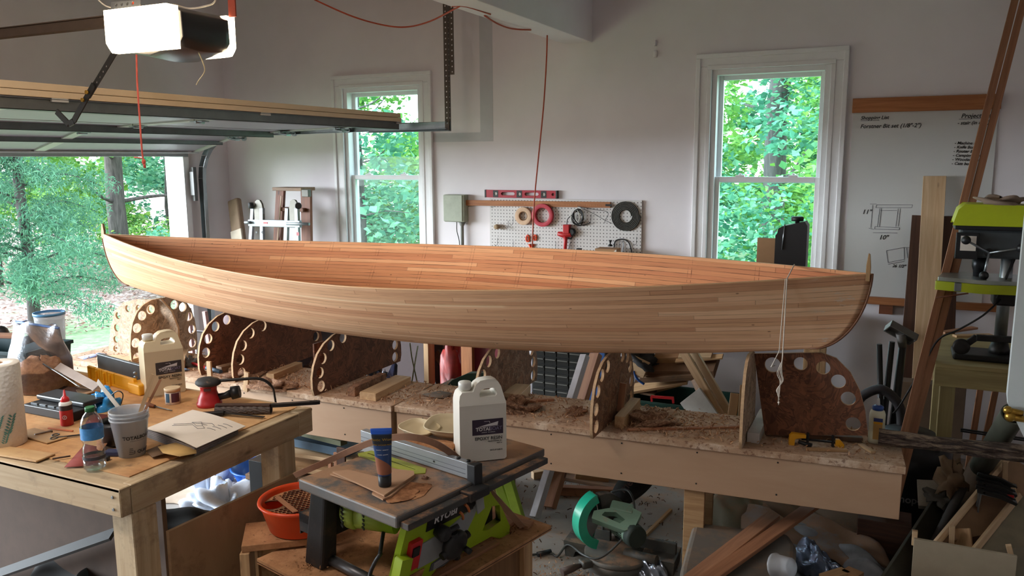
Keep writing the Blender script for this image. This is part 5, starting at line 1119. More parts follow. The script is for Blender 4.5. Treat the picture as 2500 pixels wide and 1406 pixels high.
board('corner_batten', W_PINE, S(-.055, .62, 0), S(-.055, .62, .649), .03, .045, up=E2, parent=pf)
for k, (a0, b0, a1, b1) in enumerate(((-.33, .60, -.06, .66), (-.32, .56, -.10, .60))): board('packing_strip', W_CEDAR, S(a0, b0, .675+.008*k), S(a1, b1, .675+.008*k), .05, .012, label='cedar offcut lying behind the saw on the platform, %s' % ('lower one' if k == 0 else 'upper one'), cat='wood scrap')
board('loose_stick', W_CEDAR, S(-.075, .02, .672), S(-.075, .50, .672), .022, .009, label='flat cedar stick along the front edge of the saw platform', cat='wood scrap')
rnd = random.Random(6); b = MB()
for _ in range(420):
    e = rnd.random()
    if e < .55: aa, bb = rnd.gauss(-.12, .02), rnd.uniform(.05, .62)
    elif e < .8: aa, bb = rnd.gauss(-.43, .03), rnd.gauss(.05, .03)
    else: aa, bb = rnd.gauss(-.09, .02), rnd.gauss(.60, .03)
    if not (-.59 < aa < -.02): continue
    p = S(aa, bb, .669+abs(rnd.gauss(0, .006))); a_ = Vector((rnd.gauss(0, 1), rnd.gauss(0, 1), rnd.gauss(0, .5))).normalized()*rnd.uniform(.003, .008); u_ = a_.cross(Vector((rnd.random(), rnd.random(), 1))).normalized()*.002
    b._f([b.b.verts.new(q) for q in (p-a_, p+u_, p+a_, p-u_)])
tag(b.build('wood_shavings', leaf_mat('chips', [(110, 74, 48), (186, 140, 100), (150, 104, 70), (60, 42, 32)], .05), recalc=False), 'chips and shavings scattered round the feet of the table saw', 'shavings', kind='stuff')
# orange classifier sieve on stacked crates
oc = Vector((-1.725, 1.985, .70))
ob = thing('orange_sieve', 'orange plastic sieve bowl with honeycomb floor beside the table saw', 'sieve', oc)
b = MB(); b.lathe([(.100, 0), (.104, .005), (.128, .085), (.134, .088), (.138, .094), (.136, .100), (.128, .100), (.124, .092), (.120, .075), (.098, .012), (.098, .0)], oc, n=48, cap0=False, cap1=False); b.build('bowl_wall', M_ORANGEP, ob)
hx = []; s_ = .0155
for i in range(-9, 10):
    for j in range(-9, 10):
        x, y = i*s_+(j % 2)*s_/2, j*s_*.866
        if math.hypot(x, y) < .11 and not math.hypot(x+.075, y+.055) < .045: hx.append([(x+s_*.44*math.cos(R(60*k+30)), y+s_*.44*math.sin(R(60*k+30))) for k in range(6)])
b = MB(); b.addmesh(plate_mesh([(.1215*math.cos(R(a_*7.5)), .1215*math.sin(R(a_*7.5))) for a_ in range(48)], hx+[(-.075, -.05, .036)], .004), Matrix.Translation(oc+Vector((0, 0, .078)))); b.build('honeycomb_screen', dusty('screen', (74, 48, 34), (178, 126, 86), .6), ob)
b = MB(); b.lathe([(.098, .004), (.0001, .006)], oc, n=32, cap0=False, cap1=False); b.build('bowl_floor', M_ORANGEP, ob)
board('wood_sliver', W_CEDAR, P(676, 1213, Z=.79), P(722, 1250, Z=.79), .018, .005, label='curved wood sliver lying on the honeycomb screen', cat='wood scrap')
for k, (q0_, q1_, ww, zt, lb) in enumerate((((-1.86, 1.86), (-1.66, 2.02), .17, .698, 'rough crate of pine boards under the orange sieve'), )):
    o_ = thing('pine_crate', lb, 'crate', (-1.82, 1.93, 0))
    board('top_board', M_DPLY, (q0_[0], q0_[1], zt-.012), (q1_[0], q1_[1], zt-.012), ww, .022, parent=o_)
    for s in (-.055, .055):
        n_ = Vector((-.499, .866, 0))*s; board('side_board', W_PINE, Vector((q0_[0]+.02, q0_[1]+.01, 0))+n_, Vector((q0_[0]+.02, q0_[1]+.01, zt-.024))+n_, .03, .07, up=(-.5, .87, 0), parent=o_)
    board('rear_side', W_PINE, (q1_[0]-.03, q1_[1]-.02, 0), (q1_[0]-.03, q1_[1]-.02, zt-.024), .03, .16, up=(-.5, .87, 0), parent=o_)
pa = P(612, 1300, Z=.64); pb_ = P(660, 1340, Z=.62)
board('crate_block', W_PINE, P(690, 1300, Z=.60)+Vector((0, -.02, -.05)), P(640, 1345, Z=.60)+Vector((0, -.02, -.05)), .08, .08, label='sawdust-covered pine block beside the platform corner', cat='wood block')
# leaning plywood panel between bench and saw
pts = [P(412, 1300, Y=1.66), P(728, 1152, Y=2.30)]; A_ = Vector((-2.075+.02, 1.70, .70)); 
p1 = P(412, 1298, X=-1.955); p2 = P(726, 1153, X=-1.955)
b = MB(); vs = [p1, p2, Vector((p2.x, p2.y, 0)), Vector((p1.x+.0, p1.y, 0))]; n_ = Vector((1, 0, 0))*.012
a_ = [b.b.verts.new(p) for p in vs]; c_ = [b.b.verts.new(p-n_) for p in vs]; b._f(a_); b._f(c_[::-1])
for i in range(4): b._f([a_[i], a_[(i+1) % 4], c_[(i+1) % 4], c_[i]])
tag(b.build('plywood_sheet', wood('ply_sheet', (160, 126, 92), (184, 150, 114), grain=(3, 3, 1.2), knots=False, dirt=(116, 84, 60), axis='Y')), 'plywood sheet with a slanted top standing against the bench end', 'plywood')
# ------------------------------------------------------------------ station forms and things on the strongback
def osb(name, c, dust=None):
    m, nt, bs, N, L = _nt(name); v = _coord(nt, (1, 1, 1)); n0 = _noise(nt, v, 6, 3, .6, 1.); vo = N('ShaderNodeTexVoronoi'); vo.inputs['Scale'].default_value = 26; vo.inputs['Randomness'].default_value = 1
    mp = N('ShaderNodeVectorMath'); mp.operation = 'MULTIPLY_ADD'; L(v, mp.inputs[0]); mp.inputs[1].default_value = (1.8, 1, .7); L(n0, mp.inputs[2]); L(mp.outputs[0], vo.inputs['Vector'])
    s = N('ShaderNodeSeparateXYZ'); L(vo.outputs['Color'], s.inputs[0]); k = lin(*c)
    col = _ramp(nt, s.outputs[0], [(0, tuple(x*.55 for x in k)), (.5, k), (1, tuple(min(1, x*1.5) for x in k))])
    if dust: col = _mix(nt, col, lin(*dust), _ramp(nt, _noise(nt, v, 13, 9, .8, 1.5), [(.5, 0.), (.62, .8)]))
    L(col, bs.inputs['Base Color']); bs.inputs['Roughness'].default_value = .8; return m
M_OSB = osb('osb_board', (108, 66, 44)); M_OSBD = osb('osb_board_dusty', (128, 88, 62), (176, 140, 112)); M_OSBL = osb('osb_board_pale', (172, 144, 118), (196, 176, 154))  # pale copy: daylight on the left-hand forms is put into its colour
M_OSBE = plain('osb_edge', (196, 160, 122), .8, var=.2, scale=60)
SBT = .7
def yz_plate(o, me, x): return Matrix(((0, 0, 1, x), (1, 0, 0, 0), (0, 1, 0, 0), (0, 0, 0, 1)))
def form(x, w, yc, mat, label, h=None, cut=.0, holes=True):
    s_ = ((Vector((x, yc, 0))-HC).dot(HE))/HL; zk = min(hull_pt(s_, 0, 1).z, hull_pt(s_, .02, -1).z)-.004; h = h or zk-SBT
    t = thing('station_form', label, 'form', (x, yc, SBT), 'station forms on the strongback')
    prof = [(-.97, 0), (-1, .12), (-1.0, .32), (-.96, .52), (-.88, .70), (-.74, .85), (-.55, .95), (-.3, 1.0)]
    out = [(p*w, q*h) for p, q in prof]+[(-p*w, q*h) for p, q in prof[::-1]]
    out = [(a, max(b_, 0)) for a, b_ in out]
    hl = []
    if holes:
        for (p, q) in ((-.85, .13), (-.86, .37), (-.79, .60), (-.62, .78), (-.36, .85)):
            hl += [(p*w*.985, q*h, .029), (-p*w*.985, q*h, .029)]
    me = plate_mesh(out, hl, .0125, 20); b = MB(); b.addmesh(me, Matrix(((0, 0, 1, x), (1, 0, 0, yc), (0, 1, 0, SBT+.001), (0, 0, 0, 1))))
    for f in b.b.faces:
        n = f.normal if f.normal.length else None
        f.normal_update(); f.material_index = 0 if abs(f.normal.x) > .6 else 1
    b.build('form_board', [mat, M_OSBE], t); return t
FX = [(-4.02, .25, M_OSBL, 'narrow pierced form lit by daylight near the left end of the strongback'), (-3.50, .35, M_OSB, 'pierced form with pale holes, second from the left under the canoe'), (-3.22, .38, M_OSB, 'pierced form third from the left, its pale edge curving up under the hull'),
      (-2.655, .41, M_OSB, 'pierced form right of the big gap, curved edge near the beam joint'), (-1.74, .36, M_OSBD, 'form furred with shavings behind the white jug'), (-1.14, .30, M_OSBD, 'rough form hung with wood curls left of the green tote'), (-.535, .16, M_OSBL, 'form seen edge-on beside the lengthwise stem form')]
for x, w, mt, lb in FX: form(x, w, 3.59 if w > .3 else 3.47+.0, mt, lb, holes=w > .2)
for k, (x, lb) in enumerate(((-3.36, 'brown support plank between the second and third forms'), (-2.86, 'brown support plank behind the third form'), (-1.58, None))):
    if lb: board('support_plank', M_OSB, (x, 3.50, SBT), (x, 3.50, SBT+.20), .09, .012, up=(1, 0, 0), label=lb, cat='plank')
def xz_form(pts, holes, y, mat, label, edge=M_OSBE):
    ps = [P(*p, Y=y) for p in pts]; x0 = sum(p.x for p in ps)/len(ps); out = [(p.x-x0, max(p.z, SBT+.001)-SBT) for p in ps]
    hl = [(P(hx_, hy_, Y=y).x-x0, P(hx_, hy_, Y=y).z-SBT, r_) for hx_, hy_, r_ in holes]
    t = thing('stem_form', label, 'form', (x0, y, SBT)); b = MB(); b.addmesh(plate_mesh(out, hl, .0125, 28), Matrix(((1, 0, 0, x0), (0, 0, -1, y), (0, 1, 0, SBT), (0, 0, 0, 1))))
    for f in b.b.faces: f.normal_update(); f.material_index = 0 if abs(f.normal.y) > .6 else 1
    b.build('form_board', [mat, edge], t)
xz_form([(1868, 1060), (1842, 863), (2005, 860), (2042, 874), (2076, 908), (2099, 952), (2112, 1000), (2119, 1062)], [(1887, 890, .033), (1955, 887, .028), (2010, 897, .028), (2047, 930, .029), (2071, 972, .029), (2083, 1034, .029)], 3.52, M_OSB, 'lengthwise stem form of brown board with six holes under the right-hand stem')
xz_form([(268, 866), (272, 800), (282, 760), (302, 738), (330, 731), (395, 731), (420, 760), (436, 800), (440, 880)], [(287, 800, .024), (290, 770, .022), (314, 753, .022), (340, 752, .022), (368, 755, .022), (285, 828, .022), (284, 851, .02)], 3.44, M_OSBL, 'pale weathered stem form with a row of holes at the left end')
def blk(name, mat, a, b_, w, t, label, cat='wood block', lift=0., up=(0, 0, 1), group=None):
    return board(name, mat, Vector(a)+Vector((0, 0, lift)), Vector(b_)+Vector((0, 0, lift)), w, t, up, label=label, cat=cat, group=group)
def Z(px, py, z=SBT): return P(px, py, Z=z)
blk('lumber_block', M_OSBD, Z(858, 968), Z(935, 932), .045, .05, 'shaving-covered 2x4 block left of the pale cut board', lift=.026)
blk('lumber_block', W_PINE, Z(898, 978), Z(985, 935), .095, .04, 'pale cut board lying across the strongback near the joint', lift=.021)
blk('lumber_block', W_PINE, Z(1512, 1046), Z(1552, 998), .045, .055, 'shaving-topped block in front of the rough form at mid beam', lift=.028)
blk('lumber_block', plain('block_whitish', (196, 188, 182), .7, var=.15), Z(1838, 1082), Z(1868, 1022), .05, .045, 'white-painted block at the foot of the edge-on form', lift=.023)
blk('lumber_block', W_PINE_PALE, Z(1250, 985), Z(1275, 960), .09, .05, 'pale block behind the handle of the white jug', lift=.026)
blk('lumber_block', W_PINE_PALE, Z(262, 886), Z(330, 892), .09, .04, 'dusty pale block in front of the left-end stem form', lift=.021)
blk('lumber_block', W_PINE_PALE, Z(430, 905), Z(442, 872), .09, .05, 'pale block end right of the cream jug', lift=.026)
blk('lumber_block', W_OLD, Z(535, 912), Z(580, 900), .05, .04, 'old block between the second and third forms', lift=.021)
blk('lumber_block', W_PINE, Z(660, 930), Z(730, 900), .05, .04, 'block with white end under the third form', lift=.021)
blk('clothes_stake', W_PINE, P(513, 925, Y=3.2), P(510, 882, Y=3.2), .032, .012, 'short upright stake clipped to the strongback by the second form', 'stake', up=(0, -1, 0))
blk('clothes_stake', W_PINE, P(600, 955, Y=3.2), P(603, 908, Y=3.2), .032, .012, 'short upright stake clipped to the strongback by the third form', 'stake', up=(0, -1, 0))
blk('batten', W_CEDAR, Z(1530, 1052), Z(1815, 1044), .022, .01, 'long thin cedar batten lying along the strongback', 'wood strip', lift=.006)
blk('batten', W_PINE_PALE, Z(1600, 1050), Z(1700, 1036), .008, .004, 'splintered sliver beside the long batten', 'wood strip', lift=.003)
blk('batten', W_CEDAR, Z(1245, 985), Z(1352, 978), .025, .012, 'short dark stick behind the white jug', 'wood strip', lift=.007)
blk('batten', W_PINE, Z(1968, 1100), Z(2068, 1103), .02, .012, 'short stick in front of the yellow clamp', 'wood strip', lift=.007)
blk('batten', W_PINE_PALE, Z(2100, 1088), Z(2132, 1108), .022, .01, 'little pale stick pointing at the front corner of the strongback', 'wood strip', lift=.006)
blk('batten', W_OLD, Z(1870, 1062), Z(2105, 1078), .03, .02, 'grey batten at the foot of the stem form', 'wood strip', lift=.011)
blk('cedar_prop', W_CEDAR, P(1514, 1005, Y=3.5), P(1522, 935, Y=3.52), .03, .02, 'upright cedar prop against the rough form', 'prop', up=(0, -1, 0))
# clamp
yc = thing('bar_clamp', 'yellow and black bar clamp on the right end of the strongback', 'clamp', Z(1985, 1088))
c0, c1 = Z(1932, 1086)+Vector((0, 0, .03)), Z(2050, 1092)+Vector((0, 0, .02)); d = (c1-c0).normalized()
b = MB(); b.bar(c0+d*.04, c1-d*.02, .012, .006); b.tube([c0+d*.03+Vector((0, -.02, -.005)), c0+d*.075+Vector((.01, -.04, -.012))], [.008, .011], 10); b.build('bar', M_BLACKM, yc)
b = MB(); b.addmesh(plate_mesh([(-.01, -.028), (.012, -.028), (.012, .0), (.03, .006), (.055, .008), (.055, .022), (.0, .024), (-.01, .012)], [], .022), basis(c0, d, (0, 0, 1))); b.build('trigger_grip', M_YELLOW, yc, bevel=.003)
b = MB(); b.addmesh(plate_mesh([(-.03, -.018), (.005, -.018), (.006, -.004), (-.012, .014), (-.028, .014)], [], .02), basis(c1+d*.01, d, (0, 0, 1))); b.build('jaw', M_YELLOW, yc, bevel=.003)
for q in (.33, .85): MB().bar(c0+(c1-c0)*q+Vector((0, 0, -.02)), c0+(c1-c0)*q+Vector((0, 0, .03)), .014, .01, d).build('slide_stop', M_BLACK, yc, bevel=.002)
# wood glue
g0 = Z(2137, 1080); g0 = Vector((-.03, 3.635, SBT))
wg = thing('wood_glue', 'pale wood glue bottle with blue cap at the right end of the strongback', 'glue bottle', g0)
b = MB(); b.lathe([(.026, 0), (.030, .003), (.030, .05), (.028, .055), (.030, .062), (.030, .128), (.026, .142), (.02, .148)], g0, n=32, sx=1.05, sy=.72); b.build('bottle_body', plain('glue_cream', (222, 218, 192), .35, var=.05), wg)
b = MB(); b.lathe([(.022, .146), (.023, .160), (.014, .166), (.0001, .167)], g0, n=20, cap1=False); b.build('cap', plain('cap_blue', (40, 74, 150), .35), wg)
b = MB(); b.lathe([(.008, .165), (.005, .19), (.0035, .196)], g0, n=12); b.build('nozzle', M_WHITE, wg)
b = MB(); b.box(-.013, .022, -.0232, -.0222, .022, .112, Matrix.Translation(g0)); lb_ = b.build('label', plain('label_wood', (196, 152, 88), .5, var=.1), wg)
b = MB(); b.box(-.013, .022, -.0242, -.0232, .100, .115, Matrix.Translation(g0)); b.build('label_band', plain('band_blue', (34, 50, 112), .4), wg)
b = MB(); b.box(-.013, .022, -.0240, -.0232, .090, .098, Matrix.Translation(g0)); b.build('label_stripe', M_YELLOW, wg)
# shavings heaps and scattered curls
def shav(label, c, rx, ry, rz, seed, mat=None): 
    o = lump(None, 'shavings_heap', mat or M_SHAV2, Vector(c), rx, ry, rz, seed, .45, 30, 1.); return tag(o, label, 'shavings', kind='stuff')
m, nt, bs, N, L = _nt('curly_shavings'); v = _coord(nt, (1, 1, 1)); n1 = _noise(nt, v, 40, 8, .8, 1.2); L(_ramp(nt, n1, [(.36, lin(84, 56, 42)), (.5, lin(150, 108, 80)), (.62, lin(204, 164, 130))]), bs.inputs['Base Color']); bs.inputs['Roughness'].default_value = .95; _bump(nt, bs, n1, 1., .01)
M_SHAV2 = m
shav('mound of wood curls on the strongback behind the white jug', Z(1262, 998), .10, .08, .045, 1)
shav('mound of pale shavings against the mid-beam block', Z(1582, 1032), .12, .07, .05, 2)
shav('mound of shavings under the third form', Z(665, 945), .14, .07, .035, 3)
shav('small heap of curls in the middle of the right-hand beam', Z(1408, 1008), .05, .05, .025, 4)
shav('drift of shavings between the second and third forms', Z(590, 915), .12, .09, .03, 5)
def shred(name, label, n, pos, size, seed, mat, cat='shavings'):
    rnd = random.Random(seed); b = MB()
    for _ in range(n):
        p = pos(rnd); a_ = Vector((rnd.gauss(0, 1), rnd.gauss(0, 1), rnd.gauss(0, .45))).normalized()*rnd.uniform(.4, 1.4)*size; u_ = a_.cross(Vector((rnd.gauss(0, 1), rnd.gauss(0, 1), 1.2))).normalized()*size*.22; k = Vector((0, 0, abs(rnd.gauss(0, size*.5))))
        v = [b.b.verts.new(q) for q in (p-a_-u_, p-a_+u_, p+u_+k, p-u_+k, p+a_+u_, p+a_-u_)]
        b._f([v[0], v[1], v[2], v[3]]); b._f([v[3], v[2], v[4], v[5]])
    return tag(b.build(name, mat, recalc=False), label, cat, kind='stuff')
M_CURL = leaf_mat('curls', [(150, 104, 74), (206, 164, 128), (120, 80, 56), (222, 188, 156)], .1)
shred('wood_curls', 'loose wood curls strewn along the whole strongback top', 2600, lambda r: Vector((lambda x: (x, 3.235+(x+2.2)*.07*(1 if x > -2.2 else .01)+r.uniform(0.01, .40), SBT+.004+abs(r.gauss(0, .006))))(r.uniform(-4.5, .04) if r.random() < .5 else r.choice([-2.2, -1.6, -1.0, -.75, -.9, -3.1, -2.85])+r.gauss(0, .16))), .010, 1, M_CURL)
shred('floor_litter', 'wood chips and dust bits scattered over the concrete floor', 1500, lambda r: Vector((r.uniform(-2.6, .4), r.uniform(3.0, 5.0), .003+abs(r.gauss(0, .002)))), .011, 2, leaf_mat('floor_bits', [(120, 84, 62), (70, 52, 44), (180, 140, 112)], .1))
shred('miter_litter', 'sawdust bits thick on the floor in front of the miter saw', 700, lambda r: Vector((r.gauss(-1.2, .22), r.gauss(3.15, .14), .003+abs(r.gauss(0, .003)))), .008, 3, M_CURL)
# torn packaging and gloves near the left forms
for k, (q, s_, mt, lb) in enumerate(((Z(462, 893), (.06, .04, .04), plain('glove_dark', (74, 72, 70), .8, var=.4, scale=30), 'dark crumpled glove on the strongback by the second form'), (Z(445, 905), (.03, .03, .015), plain('foil_blue', (120, 150, 190), .3, var=.5, scale=50), 'small crumpled blue-silver wrapper beside the dark glove'))):
    o = lump(None, 'crumpled_glove' if k == 0 else 'crumpled_wrapper', mt, q, *s_, 20+k, .7, 18, .8); tag(o, lb, 'glove' if k == 0 else 'wrapper')
t = thing('hammer', 'red and blue gripped hammer lying on the strongback edge', 'hammer', Z(510, 905)); pA, pB, pC = Z(470, 895)+Vector((0, 0, .02)), Z(505, 906)+Vector((0, 0, .02)), Z(540, 916)+Vector((0, 0, .02))
b = MB(); b.tube([pA, pB], .009, 8); b.build('handle', M_RED, t); b = MB(); b.tube([pB, pC], [.011, .012], 8); b.build('grip', plain('grip_blue', (50, 74, 96), .6), t)
sheet('envelope', plain('pale_blue_paper', (150, 160, 204), .7), [(190, 872), (240, 862), (262, 866), (205, 878)], SBT, .006, 'pale blue slip of paper on the left end of the strongback', 'paper') if 'sheet' in globals() else None
sheet('flat_scrap', plain('bark_grey', (120, 106, 94), .9), [(1030, 962), (1075, 955), (1105, 962), (1085, 972), (1050, 970)], SBT+.008, .006, 'flat grey scrap left of the white jug on the strongback', 'scrap')
# ------------------------------------------------------------------ back wall
FW = YB-.001
pg = thing('pegboard', 'white pegboard on the back wall above the canoe', 'pegboard', (-2.275, YB, .9))
m, nt, bs, N, L = _nt('pegboard_white'); tcn = N('ShaderNodeTexCoord'); sp = N('ShaderNodeSeparateXYZ'); L(tcn.outputs['Object'], sp.inputs[0])
fx = _math(nt, 'SUBTRACT', _math(nt, 'FRACT', _math(nt, 'DIVIDE', _math(nt, 'ADD', sp.outputs[0], 10.0), .0254)), .5); fz = _math(nt, 'SUBTRACT', _math(nt, 'FRACT', _math(nt, 'DIVIDE', _math(nt, 'ADD', sp.outputs[2], 10.0), .0254)), .5)
dd = _math(nt, 'ADD', _math(nt, 'MULTIPLY', fx, fx), _math(nt, 'MULTIPLY', fz, fz))
L(_mix(nt, lin(40, 36, 36), lin(208, 204, 202), _ramp(nt, dd, [(.018, 0.), (.026, 1.)])), bs.inputs['Base Color']); bs.inputs['Roughness'].default_value = .5
MB().box(-2.885, -1.665, YB-.022, YB-.016, .95, 1.598).build('perforated_panel', m, pg)
for x in (-2.86, -2.3, -1.69): board('back_batten', W_PINE, (x, YB-.008, .96), (x, YB-.008, 1.59), .03, .015, up=(0, -1, 0), parent=pg, bevel=0)
t = thing('wall_plank', 'orange pine plank with faint burnt marks fixed across the top of the pegboard', 'plank', (-2.5, YB-.03, 1.53)); board('plank_board', W_FIR, (-3.09, YB-.0315, 1.556), (-1.895, YB-.0315, 1.562), .042, .018, up=(0, -1, 0), parent=t)
MB().box(-1.93, -1.885, YB-.046, YB-.0405, 1.553, 1.568).build('metal_tab', M_BLACKM, t)
b = MB()
rk_ = random.Random(9)
for k in range(46):
    x = -2.66+.0155*k+rk_.uniform(-.003, .003); h_ = rk_.uniform(.008, .02); b.bar((x, YB-.0408, 1.557-h_/2), (x+rk_.uniform(-.006, .006), YB-.0408, 1.557+h_/2), .002, .0004, (0, 1, 0))
b.build('faint_marks', plain('burn_mark', (128, 78, 44), .8), t, recalc=False)
lv = thing('spirit_level', 'red spirit level resting along the top of the pegboard', 'level', (-2.62, YB-.03, 1.60))
me = plate_mesh([(0, 0), (.61, 0), (.61, .058), (0, .058)], [[(.15, .018), (.25, .018), (.26, .03), (.25, .042), (.15, .042), (.14, .03)], [(.35, .018), (.45, .018), (.46, .03), (.45, .042), (.35, .042), (.34, .03)], (.096, .03, .018), (.298, .03, .018), (.50, .03, .018), (.575, .03, .011)], .022)
b = MB(); b.addmesh(me, basis((-2.925, YB-.018, 1.601), (1, 0, 0), (0, 0, 1))); b.build('level_body', plain('level_red', (168, 30, 48), .4), lv, bevel=.0015)
for x in (0, .085, .287, .489, .597):
    w = .014 if x in (0, .597) else .022
    if w > .02:
        b = MB(); b.addmesh(plate_mesh([(-w, .003), (w, .003), (w, .055), (-w, .055)], [(0, .029, .013)], .025), basis((-2.925+x+.011, YB-.018, 1.601), (1, 0, 0), (0, 0, 1))); f_ = b.build('vial_block', M_BLACK, lv)
        b = MB(); b.lathe([(.013, -.006), (.013, .006)], (-2.925+x+.011, YB-.018, 1.63), (0, 1, 0), 16); b.build('vial', plain('vial_white', (206, 208, 200), .2), f_)
    else: MB().box(-2.925+x, -2.925+x+w, YB-.031, YB-.006, 1.60, 1.66).build('end_cap', M_BLACK, lv, bevel=.002)
def ring(name, label, c, ro, ri, th, mat, cat, mat2=None):
    t = thing(name, label, cat, c); b = MB(); b.lathe([(ri, 0), (ro, 0), (ro, th), (ri, th), (ri, 0)], c, (0, -1, 0), 40, cap0=False, cap1=False); b.build('ring', mat, t, bevel=.0015)
    if mat2: b = MB(); b.lathe([(ri-.003, 0), (ri, 0), (ri, th+.001), (ri-.003, th+.001), (ri-.003, 0)], c, (0, -1, 0), 32, cap0=False, cap1=False); b.build('core', mat2, t)
    return t
PW = YB-.03
ring('masking_tape', 'roll of tan masking tape hung on the pegboard', P(1280, 527, Y=PW), .068, .036, .025, plain('tape_tan', (206, 172, 142), .7), 'tape', M_CARD)
ring('red_tape', 'roll of red tape hung beside the masking tape', P(1327, 525, Y=PW-.004), .086, .056, .028, plain('tape_red', (178, 46, 62), .5), 'tape')
co = thing('hose_coil', 'flat coil of dark rubber hose on the right side of the pegboard', 'hose', P(1527, 527, Y=PW))
cc = P(1527, 527, Y=PW-.004); b = MB(); b.tube([cc+Vector((math.cos(a_*.25)*(.045+.00165*a_*.25), 0, math.sin(a_*.25)*(.045+.00165*a_*.25))) for a_ in range(0, 152)], .0056, 6); b.build('hose_turns', dusty('rubber_grey', (52, 50, 46), (96, 92, 84), .4), co)
ring_c = cc
sc_t = thing('orange_scissors', 'orange-handled scissors hanging on the pegboard', 'scissors', P(1297, 590, Y=PW)); b = MB()
for q, s_ in (((1288, 582), 1.), ((1306, 580), .8)):
    c1 = P(*q, Y=PW); b.tube([c1+Vector((math.cos(a_*.7)*.013, 0, math.sin(a_*.7)*.026*s_)) for a_ in range(10)], .0055, 8)
b.tube([P(1292, 596, Y=PW), P(1297, 607, Y=PW)], .009, 8); b.tube([P(1303, 596, Y=PW), P(1298, 607, Y=PW)], .009, 8)
b.build('handles', M_ORANGEP, sc_t); b = MB(); b.bar(P(1297, 604, Y=PW), P(1296, 640, Y=PW), .012, .003, (0, 1, 0)); b.build('blades', M_STEEL, sc_t)
hg = thing('red_soldering_gun', 'red pistol-shaped power tool hanging on the pegboard', 'tool', P(1383, 575, Y=PW)); b = MB()
b.bar(P(1384, 548, Y=PW-.02), P(1384, 570, Y=PW-.02), .05, .045, (0, 1, 0)); b.tube([P(1362, 570, Y=PW-.02), P(1375, 573, Y=PW-.02), P(1395, 572, Y=PW-.02)], [.016, .024, .02], 12); b.build('body', M_RED, hg, bevel=.004)
b = MB(); b.tube([P(1380, 575, Y=PW-.02), P(1381, 590, Y=PW-.02), P(1379, 622, Y=PW-.02)], [.02, .014, .012], 10); b.build('grip', M_RED, hg)
b = MB(); b.lathe([(.026, 0), (.03, .01), (.02, .03)], P(1398, 566, Y=PW-.005), (0, -1, 0), 14); b.build('motor_end', M_BLACK, hg)
rnd = random.Random(4)
def coilwire(name, label, c, r, n, th, mat, cat, sz=1.2, tails=()):
    b = MB()
    for k in range(n):
        ph = rnd.uniform(0, 6.28); o = Vector((rnd.gauss(0, r*.18), -rnd.uniform(0, .02), rnd.gauss(0, r*.12))); rr = r*rnd.uniform(.8, 1.1); tl = rnd.uniform(-.25, .25)
        b.tube([c+o+Vector((math.cos(a_*.42+ph)*rr*.75+math.sin(a_*.42+ph)*tl*r, 0, math.sin(a_*.42+ph)*rr*sz)) for a_ in range(16)], th, 6)
    for tq in tails: b.tube(smoothpath(tq, 5), th, 6)
    return tag(b.build(name, mat), label, cat)
coilwire('black_cable_coil', 'loops of black and white cable hanging below the pegboard plank', P(1410, 530, Y=PW-.01), .055, 5, .0035, M_BLACK, 'cable', 1.0, [[P(1384, 552, Y=PW-.02), P(1386, 535, Y=PW-.02), P(1400, 522, Y=PW-.02)], [P(1398, 542, Y=PW-.01), P(1418, 550, Y=PW-.01), P(1441, 544, Y=PW-.01)]])
coilwire('white_cable_coil', 'pale cable loops among the black cable on the pegboard', P(1411, 527, Y=PW-.004), .05, 2, .003, M_WHITE, 'cable')
coilwire('thin_wire', 'thin dark wire draped from the plank to the hose coil', P(1392, 575, Y=PW), .025, 3, .002, M_BLACK, 'wire', 1.0, [[P(1415, 505, Y=PW-.02), P(1455, 512, Y=PW-.02), P(1482, 517, Y=PW-.02), P(1484, 527, Y=PW-.02), P(1478, 536, Y=PW-.02), P(1476, 545, Y=PW-.02)], [P(1410, 503, Y=PW-.02), P(1450, 522, Y=PW-.02), P(1476, 537, Y=PW-.02), P(1495, 546, Y=PW-.02)], [P(1394, 590, Y=PW), P(1389, 605, Y=PW), P(1390, 620, Y=PW)]])
b = MB(); b.tube(smoothpath([P(1499, 605, Y=PW), P(1503, 588, Y=PW), P(1520, 584, Y=PW), P(1535, 592, Y=PW), P(1543, 618, Y=PW)], 6), .0045, 8); tag(b.build('cable_loop', M_BLACK), 'black cable arch low on the right of the pegboard', 'cable')
b = MB(); b.tube(smoothpath([P(1518, 588, Y=PW), P(1522, 596, Y=PW), P(1519, 620, Y=PW)], 4), .003, 6); tag(b.build('wire_tool', M_STEEL), 'thin wire tool hanging inside the black cable arch', 'tool')
b = MB(); b.lathe([(.014, 0), (.005, -.02), (.004, -.034)], P(1490, 586, Y=PW-.02), n=12); b.lathe([(.01, -.03), (.02, -.045)], P(1490, 586, Y=PW-.02), n=12); tag(b.build('spray_nozzle', M_BLACK), 'small black nozzle tool above the brown box on the pegboard', 'nozzle')
b = MB(); b.lathe([(.006, 0), (.018, .0), (.02, .02), (.018, .04), (.006, .04)], P(1216, 553, Y=PW-.0), (0, -1, 0), 20); tag(b.build('twine_roll', plain('twine', (164, 140, 110), .8)), 'small roll of twine on the left of the pegboard', 'twine')
HK = [(1241, 548), (1253, 540), (1206, 498), (1215, 590), (1443, 533), (1554, 588), (1348, 520), (1330, 505), (1253, 598), (1357, 600), (1512, 600)]
hk0 = None
